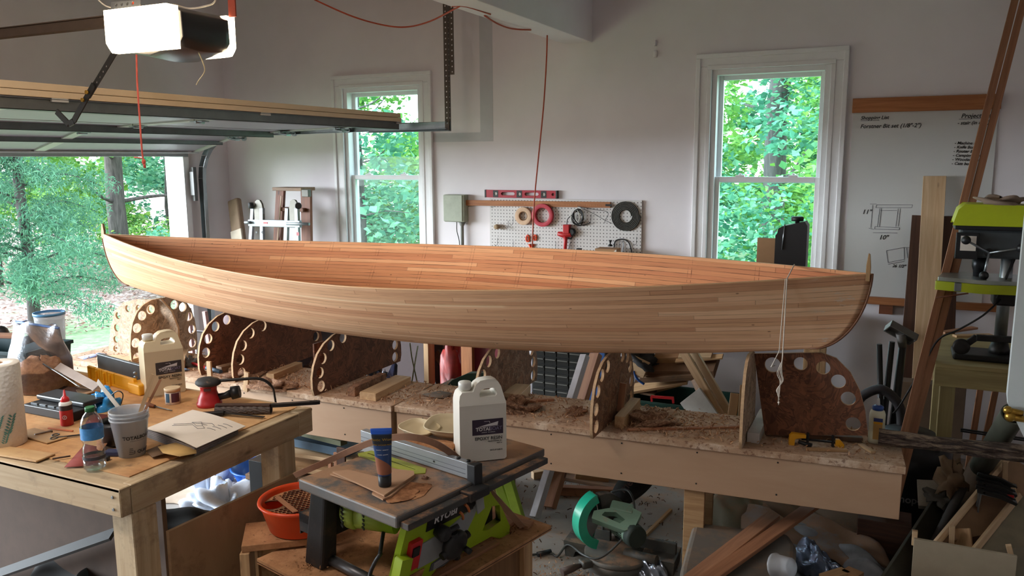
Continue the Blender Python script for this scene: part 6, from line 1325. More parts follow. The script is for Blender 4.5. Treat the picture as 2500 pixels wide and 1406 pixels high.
for k, (x, y) in enumerate(HK):
    c = P(x, y, Y=PW)
    if hk0 is None:
        b = MB(); b.tube([(0, 0, .03), (0, -.002, .0), (0, -.004, -.02), (-.006, -.02, -.03), (-.01, -.035, -.018)], .0016, 5); hk0 = b.build('peg_hook', M_BLACKM, origin=(0, 0, 0)); o = hk0
    else: o = hk0.copy(); COL.objects.link(o)
    o.location = c; tag(o, 'bent black wire peg hook with nothing on it, on the white pegboard', 'hook', 'empty peg hooks')
# electrical box
eb = thing('junction_box', 'sage-green electrical box with conduit left of the pegboard', 'electrical box', (-3.18, YB, 1.40))
MB().box(-3.265, -3.085, YB-.075, YB, 1.405, 1.62).build('box_body', plain('sage', (148, 154, 136), .5), eb, bevel=.006)
MB().box(-3.268, -3.098, YB-.082, YB-.075, 1.41, 1.617).build('cover', plain('sage_cover', (158, 164, 146), .5), eb, bevel=.004)
b = MB(); b.lathe([(.03, 0), (.016, -.03), (.013, -.035), (.013, -.6)], (-3.125, YB-.035, 1.405), n=14); b.build('conduit', plain('conduit_grey', (120, 122, 116), .5), eb)
b = MB(); b.tube(smoothpath([(-3.17, YB-.04, 1.405), (-3.165, YB-.05, 1.33), (-3.145, YB-.05, 1.25), (-3.14, YB-.05, 1.1)], 4), .0035, 6); b.build('black_wire', M_BLACK, eb)
# whiteboard
wbd = thing('whiteboard', 'tall whiteboard with handwritten lists and bracket sketches, between wooden rails', 'whiteboard', (.07, YB, .97))
MB().box(-.305, .49, YB-.012, YB-.001, 1.0, 2.18).build('board_face', plain('white_melamine', (206, 206, 204), .3, var=.02, scale=2), wbd)
board('top_rail', W_FIR, (-.31, YB-.018, 2.215), (.50, YB-.018, 2.215), .088, .03, up=(0, -1, 0), parent=wbd)
board('bottom_rail', W_FIR, (-.25, YB-.025, .985), (.60, YB-.025, .985), .045, .05, up=(0, -1, 0), parent=wbd)
MB().box(-.08, .0, YB-.03, YB-.001, .9, .96).build('ledge_block', W_LADDER, wbd)
def hand(body, px_, py_, size, mat=M_INKB, shear=.25, al='LEFT', rot=0.):
    p = P(px_, py_, Y=YB-.013); b = MB(); b.addmesh(text_mesh(body, size, .0002, al, .0006, shear), basis((p.x, YB-.0135, p.z), (math.cos(rot), 0, math.sin(rot)), (0, 0, 1))); return b.build('handwriting', mat, wbd, recalc=False)
hand('Shopping List', 2101, 292, .030); hand('Forstner Bit set (1/8"-2")', 2100, 313, .034); hand('Project List', 2346, 288, .036); hand('- stair (in rags)', 2337, 304, .028)
for k, s_ in enumerate(('- Machine Box', '- Knife Box', '- Router Bit', '- Camping Stove', '- Wooden Clamps', '- Cam board')): hand(s_, 2330-1.5*k, 352+10*k, .024, rot=-.03)
hand('11"', 2104, 522, .04); hand('10"', 2145, 584, .04); hand('26 1/2"', 2178, 652, .026)
b = MB()
def wl(pts, w=.0012):
    for q in range(len(pts)-1): b.bar(P(*pts[q], Y=YB-.0135), P(*pts[q+1], Y=YB-.0135), .0022, .0008, (0, 1, 0))
wl([(2101, 295), (2147, 294)]); wl([(2341, 291), (2404, 289)])
wl([(2140, 500), (2228, 500), (2226, 507), (2138, 507), (2140, 500)]); wl([(2148, 509), (2142, 553)]); wl([(2152, 509), (2147, 553)]); wl([(2150, 514), (2190, 514)]); wl([(2193, 509), (2187, 553)]); wl([(2198, 509), (2193, 553)]); wl([(2136, 553), (2197, 556), (2195, 561), (2135, 559), (2136, 553)]); wl([(2131, 500), (2126, 556)]); wl([(2131, 568), (2191, 569)]); wl([(2124, 498), (2140, 498)]); wl([(2121, 557), (2134, 560)])
wl([(2164, 612), (2207, 604), (2208, 633), (2168, 641), (2164, 612)]); wl([(2213, 605), (2216, 630)]); wl([(2168, 645), (2208, 638)]); wl([(2207, 604), (2220, 604)])
b.build('bracket_sketch', M_INK, wbd)
# ladders and roll in the corner
al = thing('aluminium_ladder', 'folded aluminium multi-position ladder leaning by the corner', 'ladder', (-4.72, 5.3, 0))
YL = 5.30
def AL(x, y, Y=YL): return P(x, y, Y=Y)
for (x0, x1) in ((618, 613), (702, 699), (640, 641), (725, 728)):
    b = MB(); t_ = AL(x0, 508); l_ = AL(x1, 590); dl = (l_-t_).normalized(); l_ = t_+dl*(t_.z/-dl.z); b.bar(t_, l_, .034, .028, (0, 1, 0)); b.build('rail', M_ALU, al, bevel=.002)
for x in (632, 718):
    c = AL(x, 506); b = MB(); me = plate_mesh([(-.045, -.14), (.05, -.14), (.05, -.02), (.04, .03), (.02, .06), (-.005, .065), (-.03, .05), (-.045, .0)], [], .02); b.addmesh(me, basis(c, (1, 0, 0), (0, 0, 1))); hi_ = b.build('hinge_plate', plain('hinge_grey', (112, 108, 100), .5, .4), al, bevel=.003)
    b = MB(); b.lathe([(.026, 0), (.028, .02), (.024, .04)], c+Vector((-.05 if x < 700 else .055, -.01, .015)), (-.6 if x < 700 else .6, -.8, 0), 18); b.build('lock_knob', M_BLACK, hi_)
b = MB(); b.bar(AL(608, 544), AL(735, 547), .06, .03, (0, 1, 0)); rg = b.build('rung', M_ALU, al, bevel=.006)
for (a_, c_) in (((598, 543), (612, 543)), ((700, 546), (755, 547))): b = MB(); b.tube([AL(*a_, Y=5.27), AL(*c_, Y=5.27)], .012, 10); b.build('pin', M_ALU, al)
b = MB(); p = AL(648, 544, Y=YL-.0165); b.box(-.022, .022, -.001, .001, -.008, .008, Matrix.Translation(p)); b.build('red_sticker', M_RED, rg)
b = MB(); p = AL(727, 571, Y=YL-.02); b.box(-.014, .014, -.001, .001, -.014, .014, Matrix.Translation(p)); b.build('warning_sticker', plain('sticker_red', (150, 60, 66), .5), al)
for x in (626, 640):
    for y in (567,): b = MB(); b.addmesh(plate_mesh([(0, -.012), (.012, 0), (0, .012), (-.012, 0)], [], .002), basis(AL(x, y, Y=YL-.018), (1, 0, 0), (0, 0, 1))); b.build('rail_sticker', M_BLACK, al)
wld = thing('wooden_stepladder', 'folded wooden stepladder leaning behind the aluminium one', 'stepladder', (-4.66, 5.5, 0))
for (xt, xb) in ((686, 679), (748, 750)):
    t_ = P(xt, 463, Y=5.50); l_ = P(xb, 590, Y=5.44); dl = (l_-t_).normalized(); l_ = t_+dl*(t_.z/-dl.z); board('side_rail', W_LADDER, t_, l_, .085 if xt < 700 else .1, .03, up=(0, 1, 0), parent=wld)
b = MB(); c = P(717, 461, Y=5.46); b.box(-.155, .155, -.09, .09, -.014, .014, Matrix.Translation(c)); b.build('top_step', W_OLD, wld, bevel=.003)
for z_ in (510, 600): board('step', W_LADDER, P(690, z_, Y=5.47), P(748, z_+2, Y=5.47), .09, .03, up=(0, .0, 1), parent=wld)
b = MB(); b.bar(P(687, 478, Y=5.42), P(677, 595, Y=5.42), .008, .008); b.build('spreader_rod', plain('rod_pale', (176, 150, 120), .5), wld)
b = MB(); b.box(-.035, .035, -.02, .02, -.035, .025, Matrix.Translation(P(748, 470, Y=5.36))); b.build('hinge_bracket', plain('bracket_dark', (92, 90, 84), .5, .4), wld, bevel=.004)
rl = thing('cardboard_bundle', 'brown cardboard bundle leaning in the far corner', 'cardboard', (-5.3, 5.5, 0))
b = MB(); t_, l_ = P(572, 487, Y=5.5), P(585, 590, Y=5.42); dl = (l_-t_).normalized(); l_ = t_+dl*(t_.z/-dl.z); b.bar(t_, l_, .13, .06, (0, 1, 0)); b.build('outer_wrap', plain('wrap_brown', (142, 118, 98), .85), rl, bevel=.02, seg=3)
b = MB(); b.bar(t_+dl*.28+Vector((.012, -.035, 0)), t_+dl*.6+Vector((.012, -.035, 0)), .13, .02, (0, 1, 0)); b.build('folded_flaps', plain('card_pale', (186, 172, 156), .85, var=.1), rl, bevel=.004)
# back workbench hidden behind the hull, its legs show below
bb_ = thing('rear_workbench', 'low workbench along the back wall, seen only below the canoe', 'workbench', (-1.9, 5.3, 0))
MB().box(-3.2, -.35, 5.0, 5.6, .86, .90).build('bench_board', W_PINE, bb_)
for (x, y, mt) in ((-3.08, 5.02, W_PINE), (-2.77, 5.05, W_FIR), (-.42, 5.04, W_PINE), (-3.08, 5.55, W_PINE), (-.42, 5.55, W_PINE)): board('leg', mt, (x, y, 0), (x, y, .858), .09, .04, up=(0, 1, 0) if x != -3.08 else (1, 0, 0), parent=bb_)
b = MB(); b.tube(smoothpath([(-2.2, 5.2, .905), (-1.5, 5.2, .905)], 2), .01, 6); b.b.free()
bs_ = thing('black_bandsaw', 'black upright machine housing with a knob standing before the right-hand window', 'machine', (-.56, 4.98, .90))
me = plate_mesh([(-.085, 0), (.09, 0), (.09, .62), (.075, .645), (-.05, .615), (-.07, .60), (-.075, .575), (-.085, .56)], [], .12)
b = MB(); b.addmesh(me, basis(P(1930, 640, Y=5.0)+Vector((0, 0, -.40)), (1, 0, 0), (0, 0, 1))); b.build('housing', plain('housing_dark', (46, 46, 48), .35, var=.05), bs_, bevel=.012, seg=3)
kc = P(1947, 536, Y=5.0); b = MB(); b.lathe([(.012, -.06), (.012, 0), (.034, .002), (.036, .022), (.028, .028)], kc-Vector((0, 0, .01)), n=18); b.build('tension_knob', M_BLACK, bs_)
b = MB(); b.tube([P(1916, 548, Y=4.935), P(1909, 610, Y=4.935)], .004, 6); b.build('seam_strip', M_STEEL, bs_)
t = thing('cardboard_sheet', 'tan cardboard panel standing left of the black machine', 'cardboard', (-.72, 5.02, .90)); p = P(1873, 581, Y=5.02); MB().box(p.x-.055, p.x+.055, 5.01, 5.03, .90, p.z).build('panel', M_CARD, t, bevel=.002)
t = thing('cardboard_box', 'small brown box with a white sticker in front of the pegboard', 'box', P(1485, 612, Y=5.55)); p = P(1484, 606, Y=5.5); MB().box(p.x-.08, p.x+.075, 5.45, 5.57, .9, p.z).build('carton', M_CARD, t, bevel=.002)
b = MB(); b.addmesh(plate_mesh([(-.03, -.03), (.03, -.03), (.03, .02)], [], .002), basis((p.x+.05, 5.449, p.z-.02), (1, 0, 0), (0, 0, 1))); b.build('sticker', M_WHITE, t)
b = MB(); p = P(1414, 606, Y=5.5); b.box(p.x-.016, p.x+.016, 5.48, 5.52, .9, p.z); tag(b.build('black_post', M_BLACK, bevel=.003), 'small black post just above the canoe gunwale before the pegboard', 'post')
# ------------------------------------------------------------------ right-hand side
def lean(name, mat, top, foot, w, t_, label, cat='board', up=(0, 1, 0)):
    return board(name, mat, top, foot, w, t_, up, label=label, cat=cat)
def foot_of(a, b_):
    d = (b_-a).normalized(); return a+d*((a.z-.002)/-d.z)
a_, b_ = P(2282, 430, Y=5.60), P(2250, 1000, Y=5.40); lean('pale_plank', W_PINE_PALE, a_, foot_of(a_, b_), .125, .022, 'tall pale plank leaning on the whiteboard')
a_, b_ = P(2255, 526, Y=5.63), P(2215, 1000, Y=5.50); lean('dark_plank', W_DARK, a_, foot_of(a_, b_), .13, .02, 'dark walnut plank leaning behind the pale plank, on its left')
a_, b_ = P(2318, 528, Y=5.63), P(2306, 900, Y=5.50); lean('dark_plank', W_DARK, a_, foot_of(a_, b_), .10, .02, 'dark walnut plank leaning behind the pale plank, on its right')
for k, (x0, x1, mt) in enumerate(((2476, 2172, W_CEDAR), (2498, 2192, W_CEDAR))):
    a_, b_ = P(x0+12, -40, Y=5.56), P(x1+36, 1060, Y=4.06+.02*k); dd_ = (b_-a_).normalized(); e_ = a_+dd_*((a_.z-.302)/-dd_.z); o = lean('cedar_batten', mt, a_, e_, .036, .018, 'long cedar batten leaning across the whiteboard, %s of two' % ('left one' if k == 0 else 'right one'), 'batten')
tag(MB().box(e_.x-.14, e_.x+.08, e_.y-.08, e_.y+.08, 0, .285).build('dark_block', W_DARK, bevel=.003), 'dark wooden block under the feet of the leaning cedar battens', 'wood block')
# bench with the drill press
B2 = .93
wb2 = thing('drill_bench', 'greenish lumber bench under the drill press on the right', 'workbench', (.75, 4.6, 0))
MB().box(.20, 1.4, 4.24, 5.0, B2-.02, B2).build('bench_board', W_TREATED, wb2, bevel=.002)
board('apron_board', W_TREATED, (.20, 4.26, B2-.065), (1.4, 4.26, B2-.065), .038, .089, up=(0, 0, 1), parent=wb2); board('apron_board', W_TREATED, (.22, 4.28, B2-.065), (.22, 5.0, B2-.065), .038, .089, parent=wb2)
for (x, y) in ((.26, 4.30), (1.35, 4.30), (.26, 4.95), (1.35, 4.95)): board('leg', W_TREATED, (x, y, 0), (x, y, B2-.11), .065, .065, up=(1, 0, 0), parent=wb2)
dp = thing('drill_press', 'lime and black benchtop drill press at the right edge', 'drill press', (.5, 4.45, B2)); DY = 4.45; cxp = .475
M_DPL = plain('press_lime', (178, 190, 28), .45, var=.05)
b = MB(); b.lathe([(.027, 0), (.027, .62)], (cxp, DY, B2+.02), n=20); b.build('column', M_STEEL, dp)
MB().box(cxp-.20, cxp+.10, DY-.1, DY+.1, B2, B2+.03).build('base_plate', M_BLACKM, dp, bevel=.01)
b = MB(); b.lathe([(.045, 0), (.045, .02), (.034, .06)], (cxp, DY, B2+.03), n=20); b.build('column_foot', M_BLACKM, dp)
zt = P(2400, 552, Y=DY-.1).z
me = plate_mesh([(-.245, 0), (.22, 0), (.22, .085), (.0, .10), (-.20, .10), (-.225, .075)], [], .20)
b = MB(); b.addmesh(me, basis((cxp, DY, zt), (1, 0, 0), (0, 0, 1))); b.build('belt_cover', M_DPL, dp, bevel=.02, seg=3)
MB().box(cxp-.235, cxp+.23, DY-.095, DY+.095, zt-.02, zt).build('cover_base', M_BLACK, dp, bevel=.004)
hd_ = MB(); hd_.box(cxp-.21, cxp+.06, DY-.06, DY+.06, zt-.155, zt-.02); hd_.build('head_casting', plain('head_grey', (70, 74, 76), .5, .3), dp, bevel=.012)
MB().box(cxp-.225, cxp-.13, DY-.075, DY-.06, zt-.16, zt-.035).build('switch_box', M_BLACK, dp, bevel=.003)
MB().box(cxp-.205, cxp-.14, DY-.077, DY-.0755, zt-.12, zt-.05).build('instruction_label', M_PAPER, dp)
MB().tube([(cxp+.11, DY, zt-.04), (cxp+.11, DY, zt-.20)], .055, 16).build('motor', M_BLACK, dp)
b = MB(); b.lathe([(.03, 0), (.03, -.05), (.024, -.07), (.022, -.1), (.012, -.125), (.003, -.13)], (cxp-.115, DY, zt-.15), n=18); b.build('chuck', plain('chuck_dark', (46, 48, 52), .35, .7), dp)
hub = Vector((cxp-.085, DY-.08, zt-.125)); b = MB(); b.lathe([(.018, 0), (.02, .03)], hub+Vector((0, .03, 0)), (0, -1, 0), 14); b.build('feed_hub', M_BLACKM, dp)
for (dx_, dz_) in ((-.10, .058), (.125, .03), (-.015, -.105)):
    e = hub+Vector((dx_, -.03, dz_)); b = MB(); b.tube([hub+Vector((0, -.01, 0)), e], .0055, 8); hnd = b.build('feed_handle', M_STEEL, dp); b = MB(); b.ball(e, .021, 12); b.build('handle_ball', M_BLACK, hnd)
tz = P(2350, 700, Y=DY-.12).z
me = plate_mesh([(-.29, -.10), (-.10, -.16), (.12, -.13), (.14, .13), (-.25, .14)], [], .018)
b = MB(); b.addmesh(me, basis((cxp-.0, DY, tz+.03), (1, 0, 0), (0, 1, 0))); b.build('work_table', plain('table_silver', (168, 176, 172), .3, .7, var=.1), dp, bevel=.004)
me = plate_mesh([(-.30, -.11), (-.105, -.17), (.13, -.14), (.145, .14), (-.26, .15)], [], .042)
b = MB(); b.addmesh(me, basis((cxp-.0, DY, tz-.001), (1, 0, 0), (0, 1, 0))); b.build('table_tray', M_DPL, dp, bevel=.006)
MB().box(cxp-.22, cxp-.19, DY-.145, DY-.11, tz-.02, tz+.02).build('clip', M_STEEL, dp, bevel=.003)
MB().box(cxp-.05, cxp+.045, DY-.06, DY+.06, tz-.09, tz-.022).build('table_bracket', M_BLACKM, dp, bevel=.01)
b = MB(); b.tube([(cxp-.16, DY-.15, tz-.025), P(2285, 727, Y=DY-.16)], .004, 6); b.build('crank_rod', W_LADDER, dp)
b = MB(); b.tube([(cxp+.02, DY-.07, zt-.15), (cxp-.035, DY-.075, zt-.34)], .006, 8); b.tube([(cxp+.045, DY-.05, B2+.38), (cxp-.0, DY-.05, B2+.38)], .012, 8); b.build('depth_rod', M_BLACK, dp)
b = MB(); b.tube(smoothpath([(cxp-.02, DY-.06, tz-.06), P(2400, 770, Y=4.3), P(2340, 805, Y=4.3), P(2290, 830, Y=4.3), P(2250, 900, Y=4.28), P(2200, 985, Y=4.26), P(2180, 1010, Y=4.25)], 5), .0045, 8); b.build('power_cord', M_BLACK, dp)
lt = lump(None, 'leather_rag', plain('rag_tan', (148, 128, 112), .85, var=.2), (cxp-.045, DY-.02, zt+.098), .10, .07, .03, 7, .6, 24, .5); tag(lt, 'tan leather rag lying on top of the drill press cover', 'rag')
ca_ = thing('cast_arm', 'black cast arm with round wheel end lying on the drill bench', 'casting', P(2400, 850, Z=B2)); w0 = P(2347, 846, Y=4.26)
b = MB(); b.lathe([(.034, 0), (.036, .006), (.036, .03), (.03, .034), (.012, .034)], w0+Vector((0, .02, 0)), (0, -1, 0), 24); b.build('wheel_end', M_BLACKM, ca_)
b = MB(); b.bar(P(2362, 838, Y=4.28), P(2385, 822, Y=4.28), .03, .02, (0, 1, 0)); b.bar(P(2383, 824, Y=4.28), P(2520, 832, Y=4.28), .028, .03, (0, 1, 0)); b.build('arm', M_BLACKM, ca_, bevel=.004)
for k, (p0, p1, lb) in enumerate((((2330, 820), (2420, 818), 'pine offcut lying under the black cast arm'), ((2405, 862), (2455, 862), 'small pale slip of wood at the front of the drill bench'), ((2300, 812), (2380, 800), 'rough cedar slat at the back of the drill bench'))):
    board('bench_offcut', W_PINE if k != 2 else W_CEDAR, P(*p0, Z=B2+.006), P(*p1, Z=B2+.006), .04, .012, label=lb, cat='wood scrap')
# shop vacuum with hoses and tubes
sv = thing('shop_vacuum', 'dark shop vacuum behind the right end of the strongback', 'vacuum', (.12, 4.35, 0)); vc = Vector((.11, 4.30, 0))
b = MB(); b.lathe([(.17, .06), (.19, .08), (.20, .40), (.205, .41), (.205, .45), (.19, .50), (.12, .56), (.0001, .57)], vc, n=36, cap1=False); b.build('tank', plain('vac_black', (30, 31, 33), .45), sv)
for a_ in (210, 270, 330, 90): MB().tube([vc+Vector((math.cos(R(a_))*.18, math.sin(R(a_))*.18, .03)), vc+Vector((math.cos(R(a_))*.18, math.sin(R(a_))*.18+.03, .03))], .028, 12).build('caster', M_BLACK, sv)
me = text_mesh('shop-vac', .05, 0, 'LEFT', .001); b = MB(); b.b.from_mesh(me)
for v_ in b.b.verts:
    an = math.atan2(-vc.y, -vc.x)-.0+.05+v_.co.x/.2; v_.co = vc+Vector((math.cos(an-.25)*.1995, math.sin(an-.25)*.1995, .27+v_.co.y))
b.build('lettering', plain('vac_grey', (128, 128, 128), .5), sv, recalc=False)
b = MB(); b.tube(smoothpath([P(2090, 990, Y=4.4), P(2108, 965, Y=4.4), P(2150, 950, Y=4.4), P(2185, 975, Y=4.4), P(2200, 1010, Y=4.4), P(2200, 1060, Y=4.4), P(2195, 1100, Y=4.4)], 6), .024, 12); b.build('hose', plain('hose_grey', (58, 56, 60), .6), sv)
for k, (x0, y0, x1, y1, r_, lb) in enumerate(((2147, 842, 2150, 1000, .016, 'black vacuum wand standing nearest the glue bottle, leftmost of three'), (2178, 836, 2160, 1000, .017, 'black vacuum wand in the middle of the three'), (2205, 835, 2185, 1005, .022, 'thick black vacuum wand with a grey floor nozzle on top'))):
    t_ = P(x0, y0-2, Y=4.58+.03*k); l_ = P(x1, y1, Y=4.58+.03*k); d = (l_-t_).normalized(); t = thing('vacuum_wand', lb, 'vacuum wand', (l_.x, l_.y, 0)); MB().tube([t_, foot_of(t_, l_)], [r_*.85, r_*1.2], 14).build('wand_tube', M_BLACK, t)
    if k == 2:
        c = P(2200, 812, Y=4.62); M_ = basis(c, (1, .2, -.55), (0, -.7, .75)); b = MB(); b.box(-.075, .075, -.035, .035, -.018, .0, M_); b.box(-.075, .075, -.035, -.029, 0, .02, M_); b.box(-.075, .075, .029, .035, 0, .02, M_); b.box(-.075, -.069, -.035, .035, 0, .02, M_); b.box(.069, .075, -.035, .035, 0, .02, M_); b.tube([c, t_+d*.03], [.028, .02], 12); b.build('floor_nozzle', plain('nozzle_grey', (104, 102, 100), .5), t)
# log with rough bark
lg = MB(); rr = random.Random(3); la, lb2 = Vector((-.02, 3.56, .752)), Vector((.62, 3.64, .735)); ph = [rr.uniform(0, 6) for _ in range(6)]
lg.grid(lambda u, v: la+(lb2-la)*v+Vector((0, math.cos(6.283*u)*.036*(1+.2*math.sin(5*6.283*u+ph[0]+9*v)+.1*math.sin(40*v+ph[1])), math.sin(6.283*u)*.030*(1+.18*math.sin(4*6.283*u+ph[2]-7*v)))), 28, 40, False, True)
m, nt, bs, N, L = _nt('log_bark'); v = _coord(nt, (5, 30, 30)); n1 = _noise(nt, v, 1.4, 7, .75, 1.2); L(_ramp(nt, n1, [(.38, lin(44, 34, 32)), (.5, lin(98, 78, 68)), (.62, lin(168, 146, 122))]), bs.inputs['Base Color']); bs.inputs['Roughness'].default_value = .95; _bump(nt, bs, n1, 1., .02)
tag(lg.build('bark_log', m), 'bark-covered branch resting on the right end of the strongback', 'log')
# white panel at the frame edge with brass fittings
wp_ = thing('white_divider', 'white painted panel with a cut lower corner at the right edge', 'panel', (.45, 2.75, 0)); YP = 2.75
pts = [P(2512, 420, Y=YP), P(2458, 960, Y=YP), P(2460, 985, Y=YP), P(2502, 1072, Y=YP)]
x0 = pts[1].x; out = [(p.x-x0, p.z) for p in pts]; out = [(out[0][0]+.04, 2.6)]+out+[(out[3][0]+.05, out[3][1]-.15), (out[3][0]+.05, 0), (out[3][0]+.4, 0), (out[3][0]+.4, 2.6)]
b = MB(); b.addmesh(plate_mesh(out, [], .03), Matrix(((1, 0, 0, x0), (0, 0, -1, YP), (0, 1, 0, 0), (0, 0, 0, 1)))); b.build('panel_board', plain('panel_white', (206, 214, 214), .45, var=.03), wp_, bevel=.006)
for (x, y, r_) in ((2474, 1003, .010), (2480, 1018, .012)):
    c = P(x, y, Y=YP-.03); b = MB(); b.tube([c+Vector((-.02, 0, .0)), c+Vector((.025, 0, -.004))], [r_, r_*.8], 12); b.ball(c+Vector((-.014, 0, 0)), r_*1.35, 10); b.build('brass_fitting', M_BRASS, wp_)
# tubes, gloves and boards leaning under the log
def rtube(name, label, p0, p1, r_, mat, cat, hollow=True):
    t = thing(name, label, cat, (p1.x, p1.y, 0)); d = (p1-p0).normalized(); b = MB(); L_ = (p1-p0).length
    b.lathe([(r_, 0), (r_, L_), (r_*.88, L_), (r_*.88, 0), (r_, 0)], p0, d, 28, cap0=False, cap1=False); b.build('tube_wall', mat, t); return t
rtube('cardboard_tube', 'wide cardboard tube leaning open-end up under the log', P(2420, 1122, Y=4.2), P(2255, 1420, Y=3.75), .075, plain('tube_card', (112, 96, 82), .8), 'tube')
rtube('grey_tube', 'thin dark grey pipe leaning left of the cardboard tube', P(2350, 1190, Y=3.95), P(2250, 1390, Y=3.62), .02, plain('pipe_grey', (72, 68, 66), .6), 'pipe')
rtube('green_tube', 'dull green tube rising to the brass fittings on the right', P(2475, 1010, Y=3.6), P(2395, 1140, Y=4.0), .045, plain('tube_green', (84, 86, 74), .7), 'tube')
a_, b_ = P(2300, 1230, Y=4.0), P(2262, 1290, Y=3.8); board('dark_offcut', plain('dark_green_board', (58, 54, 42), .7), a_, foot_of(a_, b_), .10, .02, up=(0, 1, 0), label='dark green board leaning left of the tubes', cat='board')
for k, (q, s_, mt, lb) in enumerate((((2322, 1172), (.05, .04, .07), plain('glove_tan', (128, 104, 80), .85, var=.2), 'tan work glove draped over the leaning tubes'), ((2300, 1215), (.055, .035, .03), plain('glove_grey', (86, 82, 74), .85, var=.2), 'dark grey glove fingers hanging below the tan glove'))):
    o = lump(None, 'work_glove', mt, P(*q, Y=3.93), *s_, 30+k, .8, 20, .7, flat=False); tag(o, lb, 'glove')
board('plaster_slab', plain('slab_pale', (148, 138, 124), .85), P(2268, 1175, Y=4.05), P(2272, 1240, Y=3.95), .10, .03, up=(0, 1, 0), label='chipped pale slab behind the gloves', cat='slab')
for (x0, y0, x1, y1, lb) in ((2400, 905, 2370, 1100, 'cedar strip leaning under the drill bench, left one'), (2440, 905, 2400, 1100, 'cedar strip leaning under the drill bench, right one')):
    a_, b_ = P(x0, y0, Y=4.95), P(x1, y1, Y=4.6); board('under_batten', W_CEDAR, a_, foot_of(a_, b_), .03, .015, up=(0, 1, 0), label=lb, cat='batten')
b = MB(); b.bar(P(2345, 1047, Y=4.4), P(2500, 1070, Y=4.4), .012, .006); b.bar(P(2345, 1052, Y=4.42), P(2500, 1075, Y=4.42), .012, .006); tag(b.build('steel_rods', M_BLACKM), 'pair of dark rods behind the bench leg', 'rods')
t = thing('flat_box', 'flat brown carton standing behind the vacuum wands', 'box', (.2, 5.1, 0)); MB().box(.05, .40, 5.05, 5.15, 0, .62).build('carton', plain('carton_dark', (104, 82, 64), .85), t, bevel=.003)
# clamp rack, lower right corner
ck = thing('clamp_rack', 'pale plywood clamp rack with slanting sides, lower right corner', 'rack', (.3, 3.55, 0))
MB().box(.135, .49, 3.445, 3.463, 0, .385).build('front_board', plain('rack_ply', (166, 152, 130), .7, var=.05), ck, bevel=.0015)
RK = W_PINE_PALE
a1, a0 = P(2462, 1115, Y=4.05), P(2278, 1335, Y=3.50); c1, c0 = P(2488, 1208, Y=3.85), P(2372, 1352, Y=3.50)
for (hi_, lo_) in ((a1, a0), (c1, c0)):
    d = (hi_-lo_).normalized(); board('slanting_rail', RK, hi_, lo_, .022, .022, up=(0, 1, 0), parent=ck)
b = MB(); v = [a1, a0, Vector((a0.x+.015, a0.y+.03, .05)), Vector((a1.x+.1, a1.y, .05)), a1+Vector((.35, 0, -.2))]
f = [b.b.verts.new(p+Vector((0, .02, 0))) for p in v]; g_ = [b.b.verts.new(p+Vector((0, .03, 0))) for p in v]; b._f(f); b._f(g_[::-1])
for i in range(5): b._f([f[i], f[(i+1) % 5], g_[(i+1) % 5], g_[i]])
b.build('rear_side', plain('rack_tan', (150, 116, 86), .7), ck)
b = MB(); v = [c1, c0, Vector((c0.x, c0.y, .04)), Vector((c1.x+.3, c1.y-.2, .04)), c1+Vector((.3, -.05, -.1))]
f = [b.b.verts.new(p) for p in v]; g_ = [b.b.verts.new(p+Vector((0, .012, 0))) for p in v]; b._f(f); b._f(g_[::-1])
for i in range(5): b._f([f[i], f[(i+1) % 5], g_[(i+1) % 5], g_[i]])
b.build('front_side', plain('rack_grey', (132, 122, 100), .7), ck)
for (p0, p1, nm) in ((P(2454, 1128, Y=3.95), P(2453, 1180, Y=3.95), 'cleat'), (P(2325, 1285, Y=3.55), P(2322, 1350, Y=3.55), 'cleat'), (P(2234, 1295, Y=3.47), P(2232, 1330, Y=3.47), 'corner_post'), (P(2462, 1330, Y=3.5), P(2470, 1362, Y=3.5), 'corner_post'), (P(2474, 1190, Y=3.83), P(2472, 1225, Y=3.83), 'cleat')): board(nm, RK, p0, p1, .02, .02, up=(0, 1, 0), parent=ck)
board('divider', W_PINE, P(2340, 1290, Y=3.62), P(2350, 1350, Y=3.58), .09, .012, up=(.4, 1, 0), parent=ck)
cl0 = None
for k in range(6):
    t = thing('spring_bar_clamp', 'black and silver bar clamp hanging in the pale rack', 'clamp', P(2440, 1175+8*k, Y=3.84-.015*k), 'clamps in the rack') if cl0 is None else None
    if cl0 is None:
        cl0 = t; o = t.location
        b = MB(); b.addmesh(plate_mesh([(-.085, -.004), (.0, -.008), (.06, -.022), (.065, -.012), (.0, .010), (-.085, .012)], [(-.06, .003, .004)], .018), basis(o, (1, .0, -.1), (0, 0, 1))); b.build('jaw', M_BLACKM, t, bevel=.002)
        b = MB(); b.bar(o+Vector((-.08, .004, .0)), o+Vector((.06, .004, -.014)), .004, .014, (0, 1, 0)); b.build('jaw_edge', M_ALU, t)
        b = MB(); b.bar(o+Vector((-.07, 0, 0)), o+Vector((-.085, .0, -.20)), .006, .016, (0, 1, 0)); b.build('bar', M_STEEL, t)
        b = MB(); b.tube([o+Vector((-.10, -.01, -.12)), o+Vector((-.115, -.01, -.19))], .008, 8); b.build('screw_handle', M_BLACK, t)
    else:
        t = copy_tree(cl0); t.location = P(2440+(2 if k % 2 else -2), 1162+10*k, Y=3.86-.02*k)
MB_ = P(2462, 1212, Y=3.78); tag(MB().box(MB_.x-.02, MB_.x+.02, MB_.y-.004, MB_.y+.004, MB_.z-.008, MB_.z+.008).build('clamp_pad', M_RED, bevel=.002), 'small red clamp pad between the black clamp jaws', 'clamp pad')
